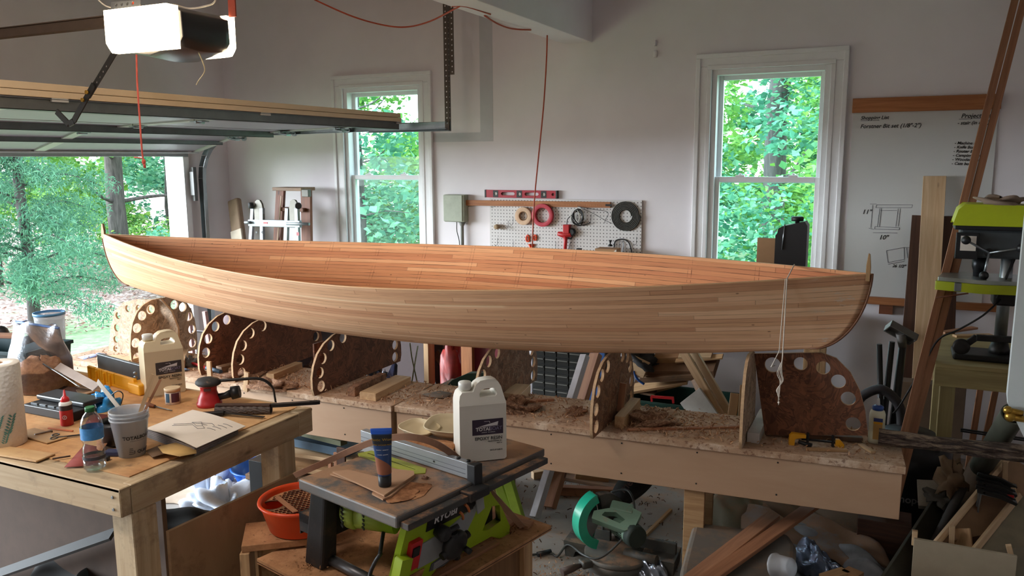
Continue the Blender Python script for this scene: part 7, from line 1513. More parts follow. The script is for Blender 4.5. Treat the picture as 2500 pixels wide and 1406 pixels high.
# ------------------------------------------------------------------ middle distance behind the strongback
dc = thing('drawer_cabinet', 'black many-drawer parts cabinet behind the canoe', 'drawer cabinet', (-2.0, 5.0, .14))
cx0, cx1, cy_, cz0, cz1 = -2.26, -1.70, 5.05, .14, .72
MB().box(cx0, cx1, cy_, cy_+.16, cz0, cz1).build('cabinet_body', M_BLACK, dc, bevel=.003)
nx, nz = 6, 10; w_, h_ = (cx1-cx0-.02)/nx, (cz1-cz0-.02)/nz
b = MB(); b.box(-w_/2+.004, w_/2-.004, -.004, .002, .004, h_-.004); dr0 = None
for i in range(nx):
    for j in range(nz):
        if dr0 is None:
            dr0 = b.build('drawer', plain('drawer_smoke', (46, 46, 44), .25, var=.1), None, origin=(0, 0, 0)); dr0.parent = dc; o = dr0
            hb = MB(); hb.box(-w_/2+.008, w_/2-.008, -.014, -.004, h_*.62, h_*.72); dh0 = hb.build('drawer_lip', plain('lip_grey', (104, 102, 96), .4), None, origin=(0, 0, 0)); dh0.parent = dr0
        else: o = copy_tree(dr0, dc)
        o.location = Vector((cx0+.01+w_*(i+.5), cy_-.004, cz0+.01+h_*j))-dc.location
tag(MB().box(-2.35, -1.5, 4.95, 5.3, .0, .138).build('low_shelf', W_LADDER, bevel=.003), 'reddish low wooden platform under the drawer cabinet', 'platform')
gt = open_bin('green_tote', 'dark green tote under a red handle, heaped with lumber offcuts', (-1.18, 5.1, 0), .75, .42, .36, plain('tote_green', (30, 62, 52), .45))
b = MB(); b.bar(P(1590, 968, Y=4.86), P(1645, 972, Y=4.86), .012, .016); b.bar(P(1590, 968, Y=4.86), P(1592, 980, Y=4.86), .014, .012); b.bar(P(1643, 972, Y=4.86), P(1644, 984, Y=4.86), .014, .012); b.build('red_handle', M_RED, gt)
LP_ = [((1540, 950), (1680, 925), .10, .02, W_PINE, 'pine board on top of the green tote, lowest'), ((1545, 940), (1605, 952), .14, .015, W_OLD, 'stack of thin grey-brown panels left on the tote'), ((1590, 948), (1665, 928), .09, .03, W_PINE, 'short pine block with a pale end on the tote pile'), ((1570, 912), (1700, 905), .16, .04, W_OLD, 'wide brown carton edge across the lumber pile'), ((1560, 893), (1750, 893), .20, .05, plain('carton_brown', (120, 88, 64), .85), 'long flat brown carton near the top of the lumber pile'), ((1600, 872), (1660, 868), .10, .04, M_CARD, 'tan cardboard box end high in the lumber pile'), ((1650, 880), (1765, 870), .05, .012, W_PINE, 'thin slat sticking out right of the lumber pile'), ((1660, 862), (1740, 862), .12, .015, W_PINE_PALE, 'pale plank at the very top of the lumber pile')]
for k, (p0, p1, w, t_, mt, lb) in enumerate(LP_):
    Yk = 4.95+.03*(k % 3); board('pile_board', mt, P(*p0, Y=Yk), P(*p1, Y=Yk), w, t_, up=(0, -.35, 1), label=lb, cat='board')
b = MB(); c = P(1560, 895, Y=4.86); b.box(-.055, .055, -.02, .02, -.05, .05, Matrix.Translation(c) @ Matrix.Rotation(.35, 4, 'Y')); tag(b.build('white_block', W_PINE_PALE, bevel=.002), 'pale square block end facing out left of the lumber pile', 'wood block')
o = lump(None, 'dark_cloth', plain('cloth_dark', (44, 44, 46), .8, var=.3), P(1560, 880, Y=4.95)-Vector((0, 0, .04)), .14, .1, .1, 12, .6, 22, .7); tag(o, 'dark cloth bundled on top of the lumber pile', 'cloth')
b = MB(); b.tube(smoothpath([P(1548, 905, Y=4.84), P(1556, 925, Y=4.84), P(1573, 938, Y=4.84)], 4), .008, 6, ry=.3); tag(b.build('blue_strap', M_BLUEP), 'short blue strap dangling in front of the lumber pile', 'strap')
for k, (x0, y0, x1, y1, w, mt, lb) in enumerate(((1662, 858, 1772, 1035, .045, W_PINE, 'leaning pine 2x4 crossing the lumber pile, left one'), (1688, 858, 1782, 1010, .04, W_PINE_PALE, 'leaning pine 2x4 crossing the lumber pile, right one'), (1700, 935, 1745, 1025, .06, W_OLD, 'short thick leaning board right of the white board scrap'))):
    a_, b_ = P(x0, y0-10, Y=4.6+.05*k), P(x1, y1, Y=4.45+.05*k); board('leaning_stud', mt, a_, foot_of(a_, b_), w, .03, up=(0, 1, 0), label=lb, cat='board')
for k, (x0, y0, x1, y1, w, lb) in enumerate(((1795, 960, 1785, 1040, .045, 'upright pine stub left of the edge-on form'), (1815, 940, 1808, 1040, .03, 'thinner upright stub next to the pine stub'))):
    a_, b_ = P(x0, y0, Y=4.2), P(x1, y1, Y=4.15); board('upright_stub', W_PINE, a_, foot_of(a_, b_), w, .03, up=(0, 1, 0), label=lb, cat='board')
a_, b_ = P(1685, 965, Y=4.5), P(1720, 1015, Y=4.47); board('white_board_scrap', plain('melamine_white', (186, 180, 172), .5), a_, foot_of(a_, b_), .16, .016, up=(.2, 1, 0), label='white panel scrap leaning before the green tote', cat='board')
a_, b_ = P(1428, 868, Y=4.35), P(1390, 990, Y=4.15); board('white_stake', plain('stake_white', (188, 180, 182), .5), a_, foot_of(a_, b_), .045, .04, up=(.3, 1, 0), label='white-faced 2x2 leaning against the parts cabinet', cat='board')
a_, b_ = P(1455, 865, Y=4.5), P(1420, 980, Y=4.3); board('brown_stud', W_CEDAR, a_, foot_of(a_, b_), .07, .04, up=(.3, 1, 0), label='brown stud leaning right of the white-faced 2x2', cat='board')
p0 = P(1465, 860, Y=4.9); b = MB(); me = plate_mesh([(-.02, -.485), (.05, -.485), (.06, .0), (.09, .09), (.10, .26), (.04, .26), (-.03, .1), (-.06, 0)], [], .012); b.addmesh(me, basis(P(1440, 930, Y=4.7), (1, 0, 0), (0, 0, 1))); tag(b.build('blue_board', plain('board_blue', (70, 108, 170), .4)), 'blue triangular board behind the leaning studs', 'board')
p = P(1416, 915, Y=4.28)
t = thing('red_case', 'dark red case with a silver latch behind the beam', 'case', (-2.62, 5.1, .5)); MB().box(-2.76, -2.40, 5.1, 5.3, 0, .56).build('case_shell', plain('case_red', (110, 22, 34), .5), t, bevel=.01)
MB().box(-2.56, -2.53, 5.085, 5.1, .42, .48).build('latch', M_STEEL, t)
o = lump(None, 'red_bag', plain('bag_red', (136, 34, 26), .5, var=.3), Vector((-2.98, 5.2, .0)), .10, .09, .56, 14, .2, 20, .6); tag(o, 'bright red bag standing left of the second bench leg', 'bag')
t = thing('plastic_packs', 'heap of dark and white plastic packaging behind the left beam', 'packaging', (-3.25, 4.7, 0))
for k, (c, s_, mt) in enumerate(((( -3.42, 4.75, .0), (.14, .1, .36), M_BLACK), ((-3.22, 4.65, .0), (.12, .09, .33), plain('pack_navy', (36, 36, 56), .35, var=.6)), ((-3.30, 4.6, .30), (.10, .07, .04), plain('pack_white', (170, 176, 190), .4, var=.2)), ((-3.05, 4.7, .0), (.10, .08, .22), plain('pack_red', (126, 30, 36), .4)))): lump(t, 'pack', mt, Vector(c), *s_, 40+k, .5, 18, .5)
b = MB(); b.tube([P(1001, 838, Y=3.9), P(1005, 870, Y=3.85), P(1022, 950, Y=3.64)], .004, 6); b.tube([P(1020, 845, Y=3.93), P(1003, 947, Y=3.66)], .004, 6); tag(b.build('green_wire', plain('wire_green', (128, 128, 92), .6)), 'two crossed greenish rods behind the beam', 'wire')
a_, b_ = P(1065, 862, Y=5.45), P(1100, 905, Y=5.4); board('dark_brace', W_DARK, a_, foot_of(a_, b_), .08, .03, up=(0, 1, 0), label='dark slanting brace between the two pine bench legs', cat='board')
b = MB(); b.tube(smoothpath([P(1049, 845, Y=5.3), P(1052, 880, Y=5.3), P(1062, 930, Y=5.3), P(1070, 960, Y=5.2)], 4), .005, 6); tag(b.build('dangling_cord', M_BLACK), 'black cord dangling beside the left bench leg', 'cord')
t = thing('teal_tool', 'dusty teal circular tool shoe left of the white jug', 'tool', P(1090, 945, Y=4.0)); b = MB(); me = plate_mesh([(-.14, 0), (.16, 0), (.16, .13), (.02, .11), (-.08, .06)], [(.03, .05, .02)], .05); b.addmesh(me, basis(Vector((-2.15, 3.9, .60)), (1, 0, 0), (0, 0, 1))); b.build('shoe', dusty('teal_dusty', (52, 92, 88), (120, 100, 84), .5), t)
b = MB(); b.box(-2.36, -1.94, 3.75, 4.1, 0, .60); tag(b.build('grey_stool', W_OLD, bevel=.004), 'old stool box behind the beam under the teal tool', 'stool')
# items low behind the left part of the strongback
a_, b_ = P(455, 755, Y=4.4), P(430, 900, Y=4.2); board('round_pole', W_PINE, a_, foot_of(a_, b_), .03, .03, up=(0, 1, 0), label='round wooden pole leaning right of the cream jug', cat='pole')
pk_ = thing('pink_ladder', 'narrow pinkish step stool frame behind the forms at left', 'step stool', P(470, 900, Y=4.6)); pa_, pb2 = P(460, 752, Y=4.6), P(474, 905, Y=4.6); a2, b2 = P(500, 760, Y=4.75), P(520, 905, Y=4.75)
M_PINK = plain('pink_paint', (176, 132, 128), .6)
for (u_, v_) in ((pa_, pb2), (a2, b2)): board('rail', M_PINK, u_, foot_of(u_, v_), .035, .03, up=(0, 1, 0), parent=pk_)
for f_ in (.25, .55, .85):
    u_, v_ = pa_+(foot_of(pa_, pb2)-pa_)*f_, a2+(foot_of(a2, b2)-a2)*f_; board('step', plain('step_white', (186, 190, 200), .5), u_, v_, .08, .015, parent=pk_)
t = thing('dark_sofa_roll', 'rolled dark-covered cushions stacked behind the forms', 'cushions', (-4.6, 5.0, 0))
for k in range(4):
    b = MB(); b.tube([(-5.2+.02*k, 5.1, .12+.20*k), (-5.1+.02*k, 5.1, .12+.20*k), (-4.4, 5.1, .12+.20*k), (-4.3, 5.1, .12+.20*k)], [.08, .098, .098, .08], 16); b.build('cushion', plain('cushion_mauve', (92, 74, 74), .85) if k > 1 else plain('cushion_dark', (50, 36, 36), .85), t)
tag(MB().box(-4.38, -3.3, 5.3, 5.6, 0, .95).build('brown_cabinet', plain('cabinet_maroon', (52, 34, 34), .6), bevel=.004), 'dark maroon low cabinet along the back wall beneath the left window', 'cabinet')
# ------------------------------------------------------------------ miter saw on the floor
ms = thing('miter_saw', 'teal-guarded green miter saw on the concrete floor', 'miter saw', (-1.15, 3.45, 0))
M_MG = dusty('miter_green', (132, 166, 146), (160, 142, 122), .3, .5); M_MT = plain('guard_teal', (38, 176, 142), .25, var=.08, coat=.4); M_MD = dusty('miter_dark', (78, 78, 74), (146, 120, 98), .45, .6)
mc = Vector((-1.10, 3.44, 0)); V_ = Vector
b = MB(); b.lathe([(.135, .0), (.15, .01), (.15, .045), (.14, .05)], mc, n=40, sx=1.0, sy=1.0); b.build('turntable_base', M_MD, ms)
b = MB(); b.lathe([(.15, .05), (.155, .055), (.155, .07), (.15, .074), (.0001, .074)], mc, n=40, cap1=False); b.build('turntable', dusty('table_grey', (98, 96, 90), (150, 120, 96), .5), ms)
for s_ in (-1, 1):
    b = MB(); M_ = basis(mc+V_((.19*s_, .07, 0)), (1, .05, 0), (0, 0, 1)); b.addmesh(plate_mesh([(-.07, 0), (-.03, 0), (-.02, .03), (.03, .03), (.04, 0), (.075, 0), (.08, .072), (-.08, .078)], [], .17), M_); b.build('side_wing', M_MD, ms, bevel=.004)
    b = MB(); b.box(-.10, .10, -.012, .012, .07, .125, Matrix.Translation(mc+V_((.16*s_, .085, 0)))); b.build('fence', M_MD, ms, bevel=.004)
b = MB(); d = V_((-.62, -.78, 0)); b.bar(mc+d*.10+V_((0, 0, .05)), mc+d*.20+V_((0, 0, .05)), .05, .035); b.build('table_arm', M_MD, ms, bevel=.006)
b = MB(); b.tube([mc+d*.20+V_((0, 0, .045)), mc+d*.24+V_((0, 0, .042)), mc+d*.30+V_((0, 0, .035))], [.010, .017, .019], 14); b.build('lock_handle', plain('handle_brown', (74, 58, 52), .5), ms)
# blade guard: thick arc in a vertical plane
gx = V_((-.62, -.78, 0)).normalized(); gn = V_((.78, -.62, 0)).normalized(); gc = P(1468, 1264, Y=mc.y+.0)
def arc(r0, r1, a0, a1, th, mat, name, n=22, c=gc):
    pts = [(r1*math.cos(R(a0+(a1-a0)*i/n)), r1*math.sin(R(a0+(a1-a0)*i/n))) for i in range(n+1)]+[(r0*math.cos(R(a1+(a0-a1)*i/n)), r0*math.sin(R(a1+(a0-a1)*i/n))) for i in range(n+1)]
    b = MB(); b.addmesh(plate_mesh(pts, [], th), basis(c, gx, (0, 0, 1))); return b.build(name, mat, ms, bevel=.006)
arc(.098, .142, -72, 72, .06, M_MT, 'blade_guard'); arc(.0, .135, -75, 75, .006, plain('guard_teal_side', (18, 128, 102), .3), 'guard_side', c=gc-gn*.024)
arc(.03, .125, 80, 200, .04, M_MD, 'upper_housing'); arc(.01, .127, -60, 60, .0025, M_STEEL, 'saw_blade', c=gc+gn*.0)
hc = gc+gn*.085-gx*.02+V_((0, 0, .03))
me = plate_mesh([(-.10, -.04), (.06, -.06), (.10, -.03), (.115, .05), (.06, .065), (-.04, .03), (-.10, .0)], [[(-.06, -.012), (.03, -.03), (.05, -.005), (.0, .02), (-.05, .008)]], .04)
b = MB(); b.addmesh(me, basis(hc, (.98, .12, -.12), (-.1, .8, .6))); b.build('trigger_handle', M_MG, ms, bevel=.007, seg=3)
b = MB(); mo_ = gc-gx*.07+gn*.05+V_((0, 0, -.03)); b.tube([mo_, mo_+gn*.10, mo_+gn*.13], [.052, .052, .046], 20); b.build('motor', M_MG, ms)
b = MB()
for k in range(8): b.tube([gc+V_((.15, .045, -.02)), gc+V_((.152, .045, -.02))], .05, 6) if 0 else b.bar(mo_+gn*.05+gx*.051+V_((0, 0, -.03+.009*k)), mo_+gn*.09+gx*.051+V_((0, 0, -.03+.009*k)), .004, .003)
b.build('motor_vents', M_BLACK, ms)
b = MB(); b.tube([mo_+gn*.11, mo_+gn*.15], [.055, .048], 20); b.build('motor_cap', dusty('cap_dark', (40, 52, 46), (100, 84, 70), .3), ms)
b = MB(); b.tube([mc+V_((.0, .14, .06)), gc+V_((.02, .12, -.06)), gc+V_((.02, .07, .02))], [.04, .03, .03], 14); b.tube([mc+V_((.04, -.01, .078)), mc+V_((.2, -.04, .085))], [.02, .024], 12); b.build('pivot_arm', M_MD, ms)
cl = mc+V_((-.16, .03, .0)); b = MB(); b.tube([cl+V_((0, 0, .19)), cl+V_((0, 0, .28))], .006, 8); b.lathe([(.028, 0), (.028, .004)], cl+V_((0, 0, .28)), n=20); b.lathe([(.014, -.004), (.01, .006)], cl+V_((0, 0, .185)), n=12); b.bar(cl+V_((0, 0, .235)), cl+V_((.06, .02, .232)), .014, .008); b.tube([cl+V_((.06, .05, .07)), cl+V_((.06, .05, .30))], .007, 8); b.build('vertical_clamp', M_STEEL, ms)
b = MB(); b.box(-.05, .05, -.05, .05, 0, .075, Matrix.Translation(cl+V_((-.03, .05, 0)))); b.build('clamp_base', M_MD, ms, bevel=.005)
b = MB(); b.box(-.06, .05, -.03, .03, -.02, .035, basis(gc+gn*.07-gx*.075+V_((0, 0, .045)), (.98, .12, -.1), (-.1, .8, .3))); b.build('head_cover', M_MG, ms, bevel=.01, seg=3)
b = MB(); b.tube(smoothpath([gc+V_((.02, .08, .10)), gc+V_((.10, .08, .125)), gc+V_((.15, .03, .08)), gc+V_((.155, -.03, 0)), gc+V_((.10, -.10, -.08)), gc+V_((.04, -.15, -.125)), gc+V_((-.04, -.13, -.135)), gc+V_((-.16, -.02, -.16)), mc+V_((-.28, -.06, .012)), P(1340, 1350, Z=.01), P(1270, 1356, Z=.01), P(1180, 1352, Z=.01)], 6), .0055, 8); b.build('power_cord', plain('cord_grey', (62, 64, 62), .5), ms)
b = MB(); b.tube([P(1312, 1353, Z=.014), P(1345, 1346, Z=.014)], .012, 10); b.build('cord_plug', M_BLACK, ms)
# dust bag rising behind it
db = MB(); p0, p1 = gc+V_((.03, .14, .03)), gc+V_((.14, .40, .16))
def fbag(u, v):
    a_ = 6.283*u; w_ = .03+.045*math.sin(math.pi*min(1, v*.75+.1)); d = (p1-p0); s1 = d.cross(V_((0, 0, 1))).normalized(); s2 = d.cross(s1).normalized(); return p0+d*v+s1*math.cos(a_)*w_*1.1+s2*math.sin(a_)*w_*.7
db.grid(fbag, 20, 10, True, True); dbo = db.build('dust_bag', plain('bag_black', (30, 27, 27), .7), ms)
cdir = (p1-p0).normalized(); b = MB(); mid = (p0+p1)/2; n_ = V_((.35, -.75, .55)).normalized(); xx = (cdir-n_*cdir.dot(n_)).normalized(); b.addmesh(text_mesh('metabo', .055, .0006, 'CENTER', .001), basis(mid+n_*.075-cdir*.02, xx, n_.cross(xx))); b.build('lettering', plain('bag_print', (112, 92, 90), .6), dbo, recalc=False)
# floor lumber behind the miter saw
def fl(name, mat, p0, p1, w, t_, z, label, cat='board'): return board(name, mat, P(*p0, Z=z), P(*p1, Z=z), w, t_, label=label, cat=cat)
fl('floor_stud', W_PINE_PALE, (1300, 1160), (1400, 1142), .04, .045, .025, 'short stud with a white end on the floor, leftmost')
fl('floor_stud', plain('white_paint_wood', (196, 190, 196), .6), (1326, 1152), (1338, 1132), .035, .03, .02, 'small white-painted stick behind the leftmost stud')
fl('floor_stud', W_CEDAR, (1348, 1195), (1530, 1204), .045, .05, .026, 'long reddish stud lying on the floor behind the miter saw')
fl('floor_stud', W_PINE, (1408, 1160), (1488, 1168), .09, .05, .026, 'short wide pine block behind the long reddish stud')
fl('floor_stud', W_OLD, (1340, 1140), (1530, 1178), .25, .02, .011, 'wide dark board flat on the floor behind the blocks')
fl('floor_stick', W_PINE, (1562, 1320), (1638, 1245), .018, .018, .010, 'thin straight stick on the open floor right of the miter saw', 'stick')
fl('floor_batten', W_CEDAR, (2060, 1235), (2160, 1232), .02, .03, .016, 'batten on the floor under the right end of the strongback, upper one', 'batten')
fl('floor_batten', W_LADDER, (2175, 1250), (2265, 1243), .05, .04, .021, 'dark lath on the floor below the shop vacuum', 'batten')
fl('floor_batten', W_PINE, (2165, 1262), (2170, 1238), .025, .03, .016, 'short pale batten stub beside the dark lath', 'batten')
board('leaning_sheet', plain('panel_pinkish', (158, 144, 134), .7), P(1716, 1190, Y=4.3), P(1700, 1245, Y=4.1), .14, .012, up=(0, 1, .2), label='pale panel leaning behind the pine leg', cat='board')
board('leaning_sheet', plain('panel_pale', (172, 160, 156), .7), P(1764, 1190, Y=4.3), P(1758, 1250, Y=4.1), .09, .012, up=(0, 1, .2), label='narrow white panel right of the pine leg', cat='board')
# lime folding stand
gs = thing('folding_stand', 'lime green folding stand legs behind the table saw', 'stand', (-1.9, 3.9, 0))
for (a_, c_, w) in (((1195, 1120), (1232, 1215), .05), ((1225, 1120), (1262, 1243), .055), ((1208, 1130), (1220, 1200), .03)):
    q0, q1 = P(*a_, Y=3.45), P(*c_, Y=3.55); dl = (q1-q0).normalized(); q1 = q0+dl*(q0.z/-dl.z); board('stand_leg', plain('stand_lime', (140, 162, 52), .5), q0, q1, w, .03, up=(0, 1, 0), parent=gs, bevel=.004)
board('stand_crossbar', plain('stand_lime', (140, 162, 52), .5), P(1180, 1128, Y=3.47), P(1245, 1128, Y=3.47), .03, .03, parent=gs)
# crumpled tarp bundle, planks and cup (front right)
M_TARP = dusty('tarp_brown', (128, 112, 96), (146, 118, 94), .5, .8); M_TARPG = plain('tarp_grey', (132, 134, 140), .45, var=.35, scale=7)
def drape(name, mat, c, ux, uy, L_, W_, H_, seed, label, cat, fold=.35, n=34, parent=None, base=.005):
    """a cloth-like shell folded over itself: half-tube across, ridged along"""
    rr = random.Random(seed); ph = [rr.uniform(0, 6.28) for _ in range(6)]; ux, uy = V_(ux).normalized(), V_(uy).normalized(); c = V_(c)
    def fn(u, v):
        a = u*2-1; e = v*2-1; h = (max(0, 1-abs(e)**2.6))**.55*(max(0, 1-abs(a)**7))**.5
        r_ = 1+fold*(.5*math.sin(5*e+ph[0]+2*a)*.5+.4*math.sin(9*a+ph[1]+3*e)*.5+.35*math.sin(14*e+ph[2])*.4)
        return c+ux*(a*L_/2+.02*math.sin(6*e+ph[3]))+uy*(e*W_/2*(1+.08*math.sin(7*a+ph[4])))+V_((0, 0, base+h*H_*max(.3, r_)))
    b = MB(); g = b.grid(fn, n, n); bmesh.ops.recalc_face_normals(b.b, faces=b.b.faces[:]); o = b.build(name, mat, parent, recalc=False, solid=.004); return tag(o, label, cat) if parent is None else o
def xy(px_, py_, z): return P(px_, py_, Z=z)
tp = thing('tarp_bundle', 'heap of folded brown and grey tarpaulins on the floor, lower right', 'tarpaulin', (-.45, 3.6, 0))
ang = (xy(2130, 1300, .1)-xy(1850, 1200, .1)).normalized()
drape('rear_fold', M_TARP, xy(1985, 1262, .14).xy.to_3d(), ang, V_((-ang.y, ang.x, 0)), .86, .40, .25, 1, None, None, parent=tp)
drape('middle_fold', dusty('tarp_tan', (150, 118, 94), (140, 130, 126), .5, .7), xy(1960, 1310, .1).xy.to_3d(), ang, V_((-ang.y, ang.x, 0)), .82, .28, .19, 2, None, None, parent=tp)
drape('front_fold', M_TARPG, xy(2010, 1345, .1).xy.to_3d(), ang, V_((-ang.y, ang.x, 0)), .70, .22, .14, 3, None, None, fold=.6, parent=tp)
drape('left_fold', dusty('tarp_olive', (130, 124, 104), (150, 122, 98), .5, .7), xy(1820, 1260, .08).xy.to_3d(), (1, .3, 0), (-.3, 1, 0), .34, .36, .19, 5, None, None, parent=tp)
drape('black_bin_bag', plain('bin_bag', (24, 24, 26), .3, var=.4), xy(2080, 1395, .05).xy.to_3d(), (1, -.2, 0), (.2, 1, 0), .5, .3, .09, 6, 'black plastic bag under the tarpaulins', 'bag', .7)
drape('foil_sheet', plain('foil_dark', (120, 134, 160), .22, .6, var=.5, scale=12), xy(1990, 1370, .16).xy.to_3d(), (.6, -.8, 0), (.8, .6, 0), .26, .13, .09, 8, 'shiny crumpled dark foil piece below the crossed planks', 'foil', .5, 24, base=.12)
drape('brown_paper_bag', plain('paper_bag', (104, 84, 66), .85, var=.15), xy(2185, 1350, .05).xy.to_3d(), (.8, .5, 0), (-.5, .8, 0), .22, .3, .12, 9, 'brown paper bag right of the tarpaulin heap', 'bag', .5)
# big dusty cushion-like sheet at the front
cpts = [(1655, 1440), (1662, 1380), (1688, 1285), (1700, 1272), (1850, 1290), (1925, 1300), (1945, 1330), (1940, 1440)]
zc = .30; ps = [P(x, y, Z=zc) for x, y in cpts]
b = MB(); tps = [b.b.verts.new(p) for p in ps]; bts = [b.b.verts.new(V_((p.x, p.y, 0))) for p in ps]; b._f(tps); b._f(bts[::-1])
for i in range(len(ps)): b._f([tps[i], tps[(i+1) % len(ps)], bts[(i+1) % len(ps)], bts[i]])
tag(b.build('dusty_bin', dusty('dusty_mat', (104, 98, 90), (126, 106, 88), .6, .85, scale=4), bevel=.025, seg=3), 'dust-grey padded case lying at the bottom edge under two planks', 'case')
board('cedar_plank', W_CEDAR, P(1987, 1232, Z=.345), P(1712, 1425, Z=.335), .058, .018, label='cedar plank crossing the dusty case, right and upper of two', cat='plank')
board('cedar_plank', wood('cedar_pink', (158, 112, 84), (196, 146, 112)), P(1888, 1258, Z=.322), P(1665, 1432, Z=.314), .062, .018, label='cedar plank crossing the dusty case, left of two', cat='plank')
pc0 = P(1893, 1372, Z=.36); ax_ = V_((.75, -.35, .25)).normalized()
pc = thing('plastic_cup', 'cloudy plastic cup lying on its side at the bottom edge', 'cup', (pc0.x, pc0.y, .302)); pc0.z = .345
b = MB(); b.lathe([(.047, -.004), (.048, .004), (.044, .006), (.036, .07), (.033, .074), (.0001, .074)], pc0, ax_, 32, cap0=False, cap1=False); b.lathe([(.044, -.004), (.034, .07), (.0001, .072)], pc0, ax_, 32, cap0=False, cap1=False); b.build('cup_wall', M_CLOUD, pc)
drape('foil_scrap', plain('foil_bright', (150, 160, 176), .2, .7, var=.4, scale=30), xy(1588, 1390, .03).xy.to_3d(), (1, -.3, 0), (.3, 1, 0), .15, .11, .06, 10, 'crumpled silver foil bag at the feet of the miter saw', 'foil', 1.0, 22)
for k, (p0, p1, w, lb) in enumerate((((2010, 1412), (2065, 1395), .05, 'small pine offcut at the bottom edge right of the plastic cup, left one'), ((2062, 1392), (2100, 1408), .06, 'small pine offcut at the bottom edge, right one'))): board('bottom_offcut', W_PINE if k == 0 else M_CARD, P(*p0, Z=.2), P(*p1, Z=.2), w, .02, label=lb, cat='wood scrap')
# ------------------------------------------------------------------ low things between the bench and the strongback

PP = [((640, 1140), (880, 1175), .30, .16, .03, W_OLD, 'widest dusty board low in the stack under the left strongback'), ((650, 1110), (880, 1140), .28, .22, .03, W_PINE, 'dusty tan board in the middle of the stack'), ((640, 1085), (870, 1118), .16, .29, .02, W_PINE_PALE, 'pale thin board near the top of the stack'), ((690, 1062), (865, 1098), .14, .34, .045, plain('book_blue', (60, 84, 104), .6), 'blue-grey painted board on top of the stack'), ((740, 1055), (840, 1080), .05, .39, .03, plain('slat_green', (120, 122, 92), .7), 'green-grey slat lying askew on the blue board')]

for (p0, p1, w, z, th, mt, lb) in PP: board('stacked_board', mt, P(*p0, Z=z), P(*p1, Z=z), w, th, label=lb, cat='board')
tag(MB().box(-3.25, -2.55, 3.30, 3.75, 0, .135).build('grey_crate', plain('crate_black', (40, 44, 48), .5), bevel=.004), 'black low crate carrying the stack of boards', 'crate')
for k in range(3):
    p = P(806+14*k, 1125, Y=3.1); board('upright_strip', W_CEDAR if k < 2 else W_DARK, V_((p.x, p.y, .25-.0)), V_((p.x, p.y, .25+.18+.03*k)), .02+.03*(k == 2), .012, up=(0, 1, 0), label=('first', 'second', 'darkest and widest')[k]+' small upright panel edge at the right end of the board stack', cat='board')
board('slat_rest', W_OLD, V_((-2.48, 3.1, .236)), V_((-2.25, 3.1, .236)), .12, .02, label='short ledge carrying the upright panel edges', cat='board')
tag(MB().box(-2.46, -2.27, 3.06, 3.14, 0, .224).build('slat_box', M_BLACK), 'dark box below the short ledge', 'box')
bw = thing('blue_bowl', 'bright blue plastic bowl on the floor behind the bench leg', 'bowl', P(625, 1165, Z=0)); c = V_((-3.28, 3.30, 0)); c = P(636, 1188, Z=.0)
b = MB(); b.lathe([(.10, 0), (.13, .06), (.155, .12), (.165, .125), (.165, .130), (.15, .128), (.125, .06), (.09, .006), (.0001, .006)], c, n=40, cap1=False); b.build('bowl_wall', plain('bowl_blue', (44, 104, 200), .3), bw)
bk = MB(); c2 = P(635, 1150, Y=3.0); M_ = Matrix.Translation((c2.x, c2.y, .0)); 
o = tag(MB().box(c2.x-.035, c2.x+.05, 2.96, 3.04, 0, P(630, 1118, Y=3.0).z).build('black_vents', M_BLACK, bevel=.002), 'black louvred box standing between the bowl and the bench leg', 'box')
b = MB()
wg_ = thing('white_plastic_bag', 'crumpled white plastic bag on the floor beyond the bench', 'bag', P(555, 1200, Z=0))
m_ = plain('bag_white', (206, 216, 232), .35, var=.12, scale=16, bump=.6)
lump(wg_, 'bag_lobe', m_, P(560, 1236, Z=.0), .15, .12, .09, 51, .9, 40, .8); lump(wg_, 'bag_lobe', m_, P(518, 1190, Z=.0), .08, .08, .15, 52, 1.0, 34, .7); lump(wg_, 'bag_lobe', m_, P(515, 1225, Z=.0), .10, .10, .10, 53, .9, 34, .8)
drape('floor_cardboard', plain('card_floor', (186, 166, 146), .85), xy(480, 1190, .0).xy.to_3d(), (1, .2, 0), (-.2, 1, 0), .7, .5, .01, 3, 'pale cardboard sheet on the floor beyond the bench', 'cardboard', .2, 12)
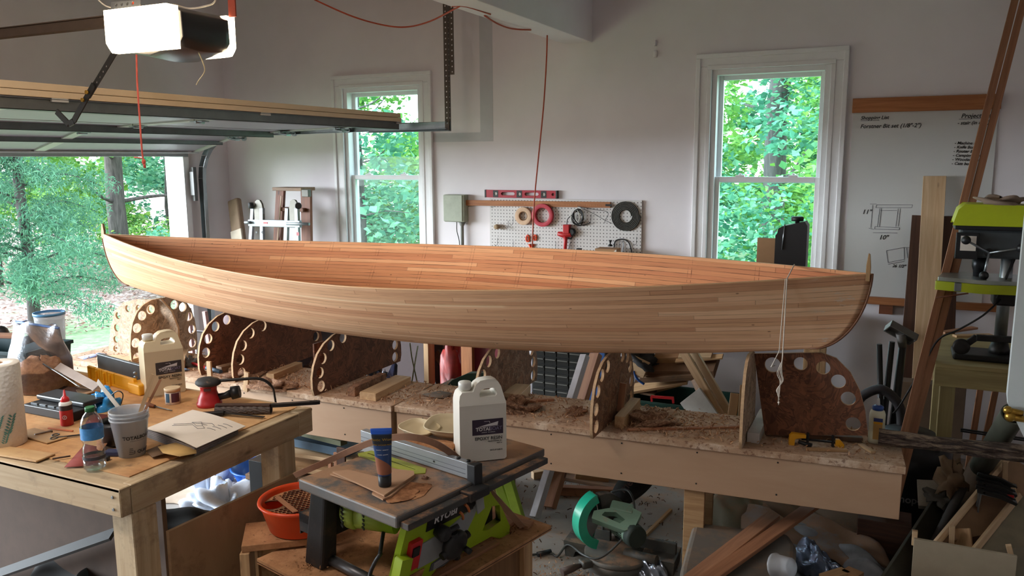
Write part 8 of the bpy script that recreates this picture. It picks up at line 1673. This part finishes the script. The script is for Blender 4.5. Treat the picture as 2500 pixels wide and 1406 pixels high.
# dark bags and tub under the bench
ub = thing('black_duffel', 'black duffel bag slumped under the workbench', 'bag', (-2.7, 2.3, 0))
def heap(root, nm, mat, c, ux, L_, W_, H_, seed, fold=.3): return drape(nm, mat, c, ux, V_((-ux[1], ux[0], 0)), L_, W_, H_, seed, None, None, fold, 30, root)
heap(ub, 'bag_body', plain('duffel_black', (20, 20, 22), .75, var=.2, bump=.3), (-2.72, 2.22, 0), (.97, .2, 0), 1.0, .5, .46, 60, .2)
heap(ub, 'bag_pocket', plain('duffel_black2', (27, 27, 29), .7, var=.2, bump=.3), (-3.2, 2.3, 0), (.97, .1, 0), .9, .5, .34, 61, .3)
b = MB()
for k in range(5): b.tube(smoothpath([(-2.9+.04*k, 2.05+.01*k, .44-.01*k), (-2.84+.04*k, 2.16, .47-.01*k), (-2.78+.04*k, 2.28, .46-.01*k)], 4), .006, 6)
b.build('strap_folds', plain('strap_black', (32, 32, 34), .8), ub)
b = MB(); p = P(384, 1360, Y=1.98); b.box(-.045, .045, -.001, .001, -.022, .022, Matrix.Translation(p) @ Matrix.Rotation(R(20), 4, 'Z')); b.build('yellow_tag', plain('tag_yellow', (150, 122, 48), .6), ub)
gbn = MB(); c = P(240, 1406, Z=.3); gbn.lathe([(.055, .0), (.075, .30), (.08, .31), (.075, .315), (.068, .30), (.05, .01)], (c.x, c.y, 0), n=28, cap1=False); tag(gbn.build('grey_bucket', plain('bucket_grey', (70, 84, 92), .4)), 'grey bucket rim at the bottom edge under the workbench', 'bucket')
b = MB(); pA, pB = P(0, 1400, Y=1.90), P(285, 1300, Y=1.90); d = (pB-pA).normalized(); b.bar(pA-d*.3, pB-d*.02, .05, .012, (0, -.6, 1)); tag(b.build('grey_lid_sheet', plain('sheet_grey', (30, 32, 35), .7)), 'sloping grey plastic sheet under the workbench', 'sheet')
tag(MB().box(-4.3, -2.36, 1.97, 1.99, 0, .86).build('brown_backboard', plain('board_brown', (74, 57, 47), .85), bevel=.002), 'dark brown board standing behind the workbench legs', 'board')
